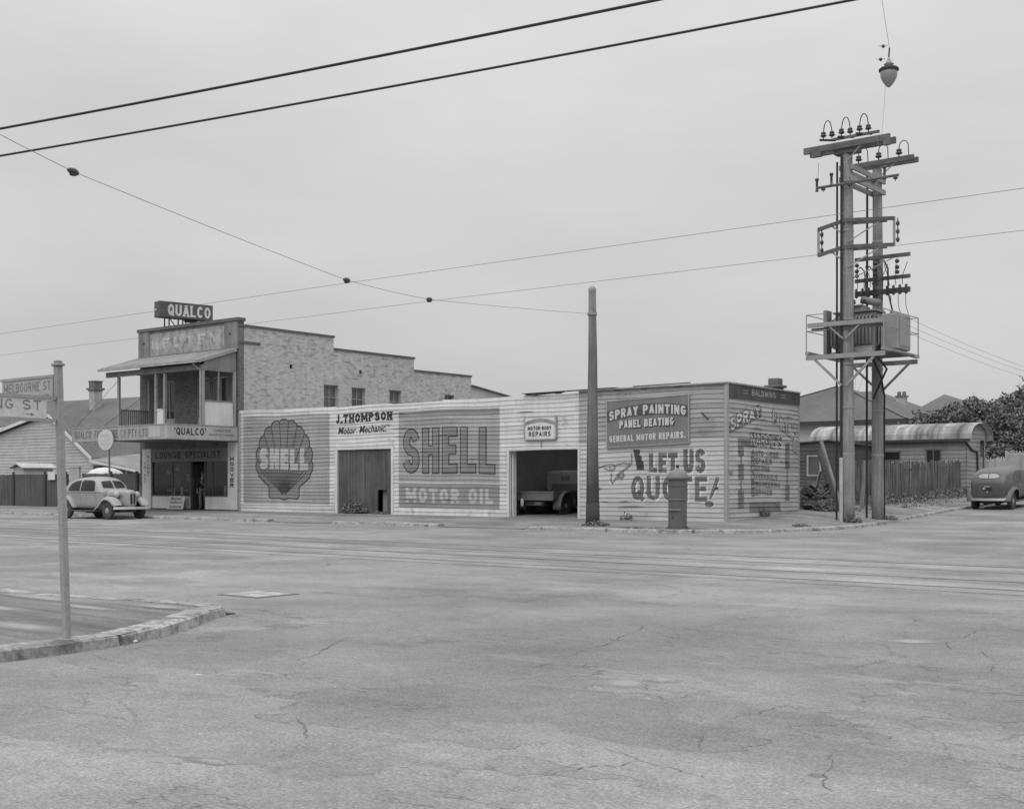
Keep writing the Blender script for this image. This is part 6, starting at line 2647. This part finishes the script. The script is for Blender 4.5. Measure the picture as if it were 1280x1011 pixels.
link('body', b, m_trim, vn, smooth=True, sub=1)
b = B()
b.box(-60.1, -59.3, 38.12, 38.145, 1.4, 1.75)
link('window', b, m_glass, vn)
for x in (-60.15, -59.2):
    for y in (38.25, 39.85):
        b = B()
        b.lathe([(.2, -.08), (.33, -.08), (.35, 0), (.33, .08), (.2, .08)], (0, 0, 0), 18, Matrix.Translation((x, y, .56)) @ Matrix.Rotation(R(90), 4, 'X'))
        link('wheel', b, m_tyre, vn)
# round stop sign on a post behind the pale car
st = thing('stop_sign', 'pale round tram stop sign on a post behind the pale car', 'sign', (-47.15, 31.0, .1))
b = B()
b.tube([(-47.0, 31.0, .1), (-47.05, 31.0, 3.5)], .04, 8)
link('post', b, m_tpole, st)
b = B()
mt = Matrix.Translation((-47.22, 30.95, 3.32)) @ Matrix.Rotation(R(10), 4, 'Z') @ Matrix.Rotation(R(90), 4, 'X')
b.lathe([(.42, -.012), (.45, -.012), (.45, .022), (.42, .022)], (0, 0, 0), 32, mt)
b.lathe([(.0, -.01), (.419, -.01), (.419, .015), (0, .015)], (0, 0, 0), 32, mt)
link('disc', b, M('stop sign enamel', .5, var=.12, scale=6), st)
b = B()
for i, (tx, w) in enumerate((('TRAMS', .5), ('STOP', .56), ('HERE', .5))):
    flat_text(b, letters(tx, w, .13, .022), lambda u, v, d: tuple(mt @ Vector((-w / 2 + u, .12 - i * .19 + v, .0245 + d))))
link('lettering', b, m_fascia, st)

# ---------------------------------------------------------------- right: yard, sheds, houses, fences
ds = thing('dark_shed', 'low dark weatherboard lean-to between the garage and the arched shed', 'shed', (-26, 53, .7))
s2 = Siding('Y', 52.0, z0=.5, pitch=.16, lap=.022, wob=0)
dq = [rect(-32, -23.35, .5, 1.75), rect(-32, -24.3, 1.75, 2.7), rect(-23.6, -23.35, 1.75, 2.7), [(-32, 2.7), (-23.35, 2.7), (-23.35, 3.32), (-25.0, 3.22), (-32, 2.75)]]
link('wall', s2.put(dq, step=3), m_hdark, ds, recalc=False)
b = B()
b.box(-23.45, -23.36, 52.02, 57.9, .5, 3.3)
b.box(-32, -23.46, 57.8, 57.9, .5, 2.6)
link('wall', b, m_hdark, ds)
b = B()
b.face([(-32.2, 51.85, 2.72), (-25.0, 51.85, 3.26), (-23.2, 51.85, 3.36), (-23.2, 57.95, 3.2), (-32.2, 57.95, 2.7)])
link('roof', b, m_roofd, ds, solid=.05)
b = B()
for (x0, x1, z0, z1) in ((-24.3, -24.22, 1.75, 2.7), (-23.68, -23.6, 1.75, 2.7), (-24.22, -23.68, 2.63, 2.7), (-24.22, -23.68, 1.75, 1.82)):
    b.box(x0, x1, 51.97, 52.03, z0, z1)
wo = link('window', b, m_gtrim, ds)
b = B()
b.box(-24.22, -23.68, 52.0, 52.01, 1.82, 2.63)
link('pane', b, m_pane, wo)

ar = thing('arched_shed', 'weatherboard shed with a curved rusty iron roof behind the palings', 'shed', (-23, 59, .9))
SY0, SY1, SXA, SXB = 58.0, 60.7, -26.7, -19.15
s3 = Siding('Y', SY0, z0=.7, pitch=.19, lap=.025, wob=0)
wq = [(-21.05, -20.3, 1.9, 3.05), (-25.9, -22.25, 2.5, 2.98)]
us = sorted({SXA, SXB} | {v for w in wq for v in w[:2]})
zs_ = sorted({.7, 3.5} | {v for w in wq for v in w[2:]})
rects = []
for i in range(len(us) - 1):
    for j in range(len(zs_) - 1):
        uc, zc = (us[i] + us[i + 1]) / 2, (zs_[j] + zs_[j + 1]) / 2
        if not any(w[0] < uc < w[1] and w[2] < zc < w[3] for w in wq):
            rects.append(rect(us[i], us[i + 1], zs_[j], zs_[j + 1]))
link('wall', s3.put(rects, step=3), m_hmid, ar, recalc=False)
prof = [(SY0 - .22, 3.48)] + [((SY0 + SY1) / 2 - (SY1 - SY0 + .44) / 2 * math.cos(PI * k / 14), 3.5 + .78 * math.sin(PI * k / 14) ** .75) for k in range(1, 14)] + [(SY1 + .22, 3.48)]
s4 = Siding('X', SXB, z0=.7, pitch=.19, lap=.025, wob=0)
link('wall', s4.put([[(SY0, .7), (SY1 - .75, .7), (SY1 - .75, 3.48), (SY0, 3.48)], rect(SY1 - .15, SY1, .7, 3.48), [(SY0, 3.48), (SY1, 3.48)] + [(max(SY0, min(SY1, y)), z - .05) for y, z in prof[::-1][1:-1]]], step=3), m_hmid, ar, recalc=False)
b = B()
b.box(SXA, SXB - .02, SY1 - .05, SY1, .7, 3.45)
b.box(SXA, SXA + .05, SY0 + .05, SY1 - .06, .7, 3.45)
b.box(SXB - .12, SXB - .06, SY1 - .75, SY1 - .15, .7, 2.7)
link('inner_wall', b, m_hmid, ar)
b = B()
nseg = 120
rings = []
for k in range(nseg + 1):
    x = SXA - .15 + (SXB + .32 - SXA + .15) * k / nseg
    o = .014 if k % 2 else -.014
    rings.append([(x, y, z + o) for y, z in prof])
b.loft(rings, caps=False, closed=False)
link('roof', b, m_rust, ar, solid=.02, smooth=False)
b = B()
b.box(SXA - .1, SXB + .25, SY0 - .32, SY0 - .2, 3.38, 3.5)
b.tube([(SXB + .04, SY0 - .1, 3.3), (SXB + .06, SY0 + .6, 3.0), (SXB + .06, SY0 + 1.4, 2.9), (SXB + .06, SY0 + 1.5, .9)], .05, 8)
link('gutter', b, m_tar, ar)
for w in wq:
    b = B()
    x0, x1, z0, z1 = w
    for (a, c_, e, f) in ((x0, x0 + .07, z0, z1), (x1 - .07, x1, z0, z1), (x0 + .07, x1 - .07, z1 - .07, z1), (x0 + .07, x1 - .07, z0, z0 + .07), ((x0 + x1) / 2 - .03, (x0 + x1) / 2 + .03, z0 + .07, z1 - .07)):
        b.box(a, c_, SY0 - .03, SY0 + .04, e, f)
    wo = link('window', b, M('dark window trim', .12), ar)
    b = B()
    b.box(x0 + .07, x1 - .07, SY0 + .01, SY0 + .02, z0 + .07, z1 - .07)
    link('pane', b, m_glass, wo)

hh = thing('hip_roof_house', 'weatherboard house with a tall pyramid iron roof behind the sheds', 'house', (-33, 78, 1))
b = B()
b.box(-42.3, -29.0, 75.6, 86, 1, 5.4)
link('wall', b, m_hwall, hh)


def hip(b, x0, x1, y0, y1, ze, ridge):
    A, Bq, C, D = (x0, y0, ze), (x1, y0, ze), (x1, y1, ze), (x0, y1, ze)
    (ra, rb) = ridge
    b.face([A, Bq, rb, ra])
    b.face([C, D, ra, rb])
    b.face([Bq, C, rb])
    b.face([D, A, ra])


b = B()
hip(b, -42.8, -28.4, 75.0, 86.6, 5.4, ((-35.2, 80, 8.0), (-34.8, 80, 8.0)))
link('roof', b, m_roofd, hh, solid=.06)
b = B()
b.box(-42.8, -28.4, 74.9, 74.98, 5.22, 5.38)
link('gutter', b, m_tar, hh)
b = B()
b.bar((-34.8, 80, 8.05), (-28.4, 75.0, 5.46), .2, .05)
b.bar((-35.2, 80, 8.05), (-42.8, 75.0, 5.46), .2, .05)
link('ridge_cap', b, m_roofm, hh)
h2 = thing('hip_roof_house', 'grey iron roofed house with a brick chimney behind the pyramid roof', 'house', (-36, 94, 1.4))
b = B()
b.box(-46, -33, 90.6, 101, 1.2, 5.8)
link('wall', b, m_hwall, h2)
b = B()
hip(b, -46.6, -32.3, 90, 101.5, 5.85, ((-41, 95.5, 8.75), (-38.6, 95.5, 8.75)))
link('roof', b, m_roofm, h2, solid=.06)
b = B()
cx, cy = -36.0, 94
b.box(cx - .34, cx + .34, cy - .3, cy + .3, 6.5, 8.1)
link('chimney', b, m_chim, h2)
b = B()
b.box(cx - .42, cx + .42, cy - .38, cy + .38, 8.102, 8.2)
for dx in (-.2, .2):
    b.lathe([(.14, 0), (.16, .08), (.13, .25), (.17, .3)], (cx + dx, cy, 8.2), 12)
link('chimney_pot', b, m_chimd, h2)
h3 = thing('distant_house', 'farthest grey pyramid roofed house, between the chimneyed house and the tree', 'house', (-38.5, 114, 1.5))
b = B()
b.box(-40.6, -36.1, 110.6, 119, 1.5, 7.85)
link('wall', b, m_hwall, h3)
b = B()
hip(b, -41.0, -35.7, 110, 119.6, 7.9, ((-39.9, 114.5, 9.55), (-39.7, 114.5, 9.55)))
link('roof', b, m_roofm, h3, solid=.06)
# chimney behind the garage
cg = thing('brick_chimney', 'short corbelled chimney stack rising behind the garage parapet', 'chimney', (-21.6, 42.6, .4))
b = B()
b.box(-21.2, -20.75, 41.95, 42.4, .3, 5.0)
link('stack', b, m_chimd, cg)
b = B()
b.box(-21.3, -20.65, 41.85, 42.5, 5.002, 5.1)
b.box(-21.18, -20.77, 41.97, 42.38, 5.102, 5.36)
link('cap', b, M('weathered cement', .14, var=.25), cg, bevel=.03)

pf = thing('paling_fence', 'ragged grey paling fence along the side street verge', 'fence', (-19.3, 51, .9))
b = B()
y = 44.6
while y < 57.7:
    w = rnd.uniform(.1, .14)
    lean = rnd.uniform(-.03, .03)
    zg = lerp_tab(GY, y)
    zt = zg + (1.58 - .2 * (y - 45) / 12) + rnd.uniform(-.12, .09)
    b.bar((-19.3 + rnd.uniform(-.02, .02), y + w / 2, zg - .05), (-19.3 + rnd.uniform(-.03, .03), y + w / 2 + lean, zt), .022, w * .93, up=(0, 1, 0))
    y += w + (rnd.uniform(.0, .02) if rnd.random() < .85 else .09)
link('palings', b, m_pale, pf)
b = B()
for dz in (.35, 1.15):
    b.bar((-19.36, 44.6, .65 + dz), (-19.36, 57.7, 1.06 + dz), .06, .08)
link('rail', b, m_pale, pf)
b = B()
for y in (44.6, 47.2, 49.8, 52.4, 55, 57.6):
    zg = lerp_tab(GY, y)
    b.box(-19.46, -19.36, y, y + .1, zg - .1, zg + 1.45)
link('post', b, m_pale, pf)
wf = thing('picket_fence', 'white picket fence behind the dark parked car', 'fence', (-19.2, 66, 1.2))
b = B()
y = 60.9
while y < 82:
    zg = lerp_tab(GY, y)
    zt = zg + 1.5 + (.3 if 64 < y < 70 else 0) + rnd.uniform(-.06, .1)
    b.prism([(y, zg), (y + .1, zg), (y + .1, zt - .08), (y + .05, zt), (y, zt - .08)], lambda u, v, d: (-19.2 + d, u, v), 0, .025)
    y += .155
link('pickets', b, M('old white pickets', .4, var=.2, streak=.2), wf)
b = B()
for dz in (.4, 1.1):
    b.bar((-19.23, 60.9, 1.12 + dz), (-19.23, 82, 1.54 + dz), .05, .08)
link('rail', b, m_trim, wf)

# timber props and rubbish in the yard
pl_ = []


def plank(p, q, w, th, label, mat=None):
    b = B()
    b.bar(p, q, w, th)
    tag(link('timber_plank', b, mat or m_plank, at=p), label, 'plank', 'loose timber in the yard')


def yz(x, y):
    return zf(x, y)


plank((-19.17, 44.0, yz(-19.17, 44)), (-20.0, 44.05, 3.05), .17, .06, 'long pale plank leaning steeply beside the transformer pole')
plank((-19.5, 44.3, yz(-19.5, 44.3)), (-20.2, 44.4, 2.7), .45, .05, 'broad dark board leaning behind the pale plank', m_fence)
plank((-18.5, 44.3, yz(-18.5, 44.3)), (-18.35, 44.35, 2.3), .13, .05, 'upright pale paling standing between the two power poles')
plank((-20.2, 43.7, yz(-20.2, 43.7) + .05), (-19.6, 43.9, yz(-19.6, 43.9) + .6), .12, .05, 'short pale board lying across the rubbish heap')
plank((-20.9, 44.2, yz(-20.9, 44.2) + .1), (-19.7, 44.1, yz(-19.7, 44.1) + .85), .18, .04, 'dark plank sticking out of the rubbish heap', m_fence)
plank((-20.35, 44.2, yz(-20.35, 44.2) + .4), (-20.1, 44.2, 1.9), .22, .03, 'torn pale sheet standing on the rubbish heap', m_gtrim)
plank((-20.9, 43.9, yz(-20.9, 43.9) + .3), (-19.5, 43.9, yz(-19.5, 43.9) + .4), .15, .06, 'grey plank lying flat on the rubbish heap')
b = B()
for k in range(110):
    x, y = rnd.gauss(-20.25, .5), rnd.gauss(44.0, .3)
    h = max(.0, .9 * math.exp(-((x + 20.25) ** 2 + (y - 44.0) ** 2) / .5)) * rnd.random()
    s = rnd.uniform(.06, .2)
    mt = Matrix.Translation((x, y, yz(x, y) + h)) @ Matrix.Rotation(rnd.uniform(0, 6), 4, (rnd.random(), rnd.random(), rnd.random()))
    b.box(-s, s, -s * .6, s * .6, -s * .3, s * .3, mt)
struct('rubble', b, M('rubble', .12, var=.4, fine=.3), kind='stuff')
dr = thing('iron_basin', 'dark round basin lying at the foot of the garage side wall', 'basin', (-18.75, 40.7, .5))
b = B()
zz = yz(-18.9, 40.8)
b.lathe([(.2, 0), (.3, .14), (.32, .16), (.29, .15), (.19, .03), (0, .03)], (-18.95, 40.85, zz), 18)
link('bowl', b, m_black, dr, smooth=True)

# ---------------------------------------------------------------- vegetation


def clump(label, c, rx, ry, h, n, size, mat=m_weed, name='weed_clump', group='weeds on the footpath'):
    b = B()
    stalk = B()
    for k in range(n):
        a, r = rnd.uniform(0, 2 * PI), math.sqrt(rnd.random())
        x, y = c[0] + rx * r * math.cos(a), c[1] + ry * r * math.sin(a)
        hh_ = h * (1 - .7 * r) * rnd.uniform(.3, 1)
        z = zf(x, y) if y > 20 else c[2]
        lean = Vector((math.cos(a) * r * .5, math.sin(a) * r * .5, 1)).normalized()
        p = Vector((x, y, z - .01))
        q = p + lean * hh_
        sd_ = lean.cross(Vector((math.cos(a * 3), math.sin(a * 3), 0))).normalized() * size * .14
        b.face((p - sd_, p + sd_, q))
        b.leaves([p.lerp(q, rnd.uniform(.3, 1)) for _ in range(3)], size)
    return tag(link(name, b, mat, at=c, recalc=False), label, 'weeds', group)


def zc(x, y):
    return (x, y, zf(x, y))


clump('bushy weed growing against the garage side wall', zc(-18.9, 37.3), .13, .16, .62, 45, .08)
clump('low weed at the foot of the LET US QUOTE wall', zc(-22.75, 34.72), .22, .12, .38, 40, .08)
clump('weeds around the foot of the front power pole', zc(-16.0, 37.6), .25, .22, .42, 90, .08)
clump('weeds at the foot of the rear power pole', zc(-15.9, 40.5), .2, .25, .28, 60, .07)
clump('dry weeds around the tarred pole foot', zc(-21.75, 31.5), .45, .25, .22, 120, .08)
clump('dense weed clump by the yard corner beside the basin', zc(-18.4, 40.9), .45, .45, .4, 170, .1)
clump('thin weed at the kerb by the pillar box', zc(-19.6, 30.7), .7, .12, .06, 60, .06)
clump('bushy weeds piled before the plank garage door', zc(-35.9, 34.82), .65, .13, .75, 200, .11)
clump('small weeds at the right of the plank door', zc(-34.3, 34.85), .4, .1, .18, 60, .08)
clump('weeds by the kerb under the parapet corner', zc(-16.3, 34.5), .2, .5, .1, 60, .07)
# long grass along the fence: uncountable
b = B()
for k in range(5200):
    y = rnd.uniform(41.0, 58.5)
    x = -19.25 + abs(rnd.gauss(0, .42)) if y > 44.4 else rnd.uniform(-21.5, -18.7) + (y - 41) * .0
    z = zf(x, y)
    h = rnd.uniform(.12, .45) * math.exp(-max(0, x + 19.2) * .9)
    a = rnd.uniform(0, 2 * PI)
    d = Vector((math.cos(a) * .35, math.sin(a) * .35, 1)).normalized() * h
    sd_ = Vector((-math.sin(a), math.cos(a), 0)) * .02
    p = Vector((x, y, z - .01))
    b.face((p - sd_, p + sd_, p + d))
    if rnd.random() < .35:
        b.leaves([p + d * .6], .12)
struct('grass', b, m_grass, kind='stuff', recalc=False)
b = B()
for k in range(900):
    y = rnd.uniform(42, 62)
    x = -17.6 - abs(rnd.gauss(0, .6))
    if noise.noise(Vector((x * .8, y * .5, 0))) < .05:
        continue
    z = zf(x, y)
    h = rnd.uniform(.03, .09)
    a = rnd.uniform(0, 2 * PI)
    sd_ = Vector((-math.sin(a), math.cos(a), 0)) * .03
    p = Vector((x, y, z - .005))
    b.face((p - sd_, p + sd_, p + Vector((math.cos(a) * .03, math.sin(a) * .03, h))))
struct('verge_grass', b, m_grass, kind='stuff', recalc=False)


def gc(sg):
    return max(-1.7, min(1.7, rnd.gauss(0, 1))) * sg


def tree(name, label, base_, lobes, nleaf, size, mat, th=.18):
    t = thing(name, label, 'tree', base_, 0, 'trees behind the side street fence')
    b = B()
    z0 = Vector(base_)
    mid = z0 + Vector((0, 0, 1.6))
    b.tube([z0 - Vector((0, 0, .2)), z0 + Vector((.05, .05, .8)), mid], th, 8, th * .75)
    for c, r in lobes:
        c = Vector(c)
        b.tube([mid - Vector((0, 0, .1)), mid.lerp(c, .5) + Vector((0, 0, .2)), c], th * .55, 6, .03)
    link('trunk', b, m_bark, t, smooth=True)
    b = B()
    tot = sum(r[0] * r[1] + r[1] * r[2] for c, r in lobes)
    for c, r in lobes:
        c = Vector(c)
        n = int(nleaf * (r[0] * r[1] + r[1] * r[2]) / tot)
        # twig clusters on an uneven shell
        ncl = max(8, n // 34)
        for k in range(ncl):
            d = Vector((rnd.gauss(0, 1), rnd.gauss(0, 1), rnd.gauss(0, 1) + .25)).normalized()
            rr = (.78 + .3 * noise.noise(d * 2.3 + c)) * rnd.uniform(.8, 1.03)
            p = c + Vector((d.x * r[0], d.y * r[1], d.z * r[2])) * rr
            if p.z < base_[2] + .3:
                continue
            cl_r = rnd.uniform(.14, .27)
            b.leaves([p + Vector((gc(cl_r), gc(cl_r), gc(cl_r * .7))) for _ in range(34)], size, .25)
    link('crown', b, mat, t, recalc=False)
    return t


tree('garden_tree', 'broad dense garden tree behind the arched shed', (-22.6, 68, 1.2),
     [((-23.6, 66.5, 3.9), (1.9, 2.2, 1.5)), ((-21.9, 67.5, 4.2), (1.8, 2.4, 1.7)), ((-20.9, 69.5, 3.6), (1.5, 2.4, 1.8)), ((-22.5, 69.5, 4.9), (2.0, 2.2, 1.3)), ((-20.8, 66.5, 2.6), (1.2, 2.0, 1.2)), ((-21.0, 72.0, 4.6), (1.6, 2.4, 1.5))], 30000, .19, m_leaf)
tree('garden_tree', 'taller pale leaved tree rising behind the broad garden tree', (-22.5, 80, 1.5),
     [((-22.4, 79, 5.6), (2.0, 2.6, 2.0)), ((-21.2, 81, 6.9), (2.4, 2.6, 2.2)), ((-19.4, 80, 6.6), (2.0, 2.6, 2.3)), ((-19.6, 80, 4.6), (1.8, 2.6, 2.0)), ((-21.2, 80, 3.6), (2.4, 2.8, 1.8))], 18000, .23, m_leafp, .25)
tree('garden_tree', 'low dark bush hugging the white picket fence', (-20.6, 64, 1.15),
     [((-20.6, 63.6, 2.3), (.9, 1.6, 1.1)), ((-20.4, 66.5, 2.4), (.9, 1.8, 1.2)), ((-20.3, 70, 2.4), (.9, 2.2, 1.2))], 8000, .16, m_leaf, .1)
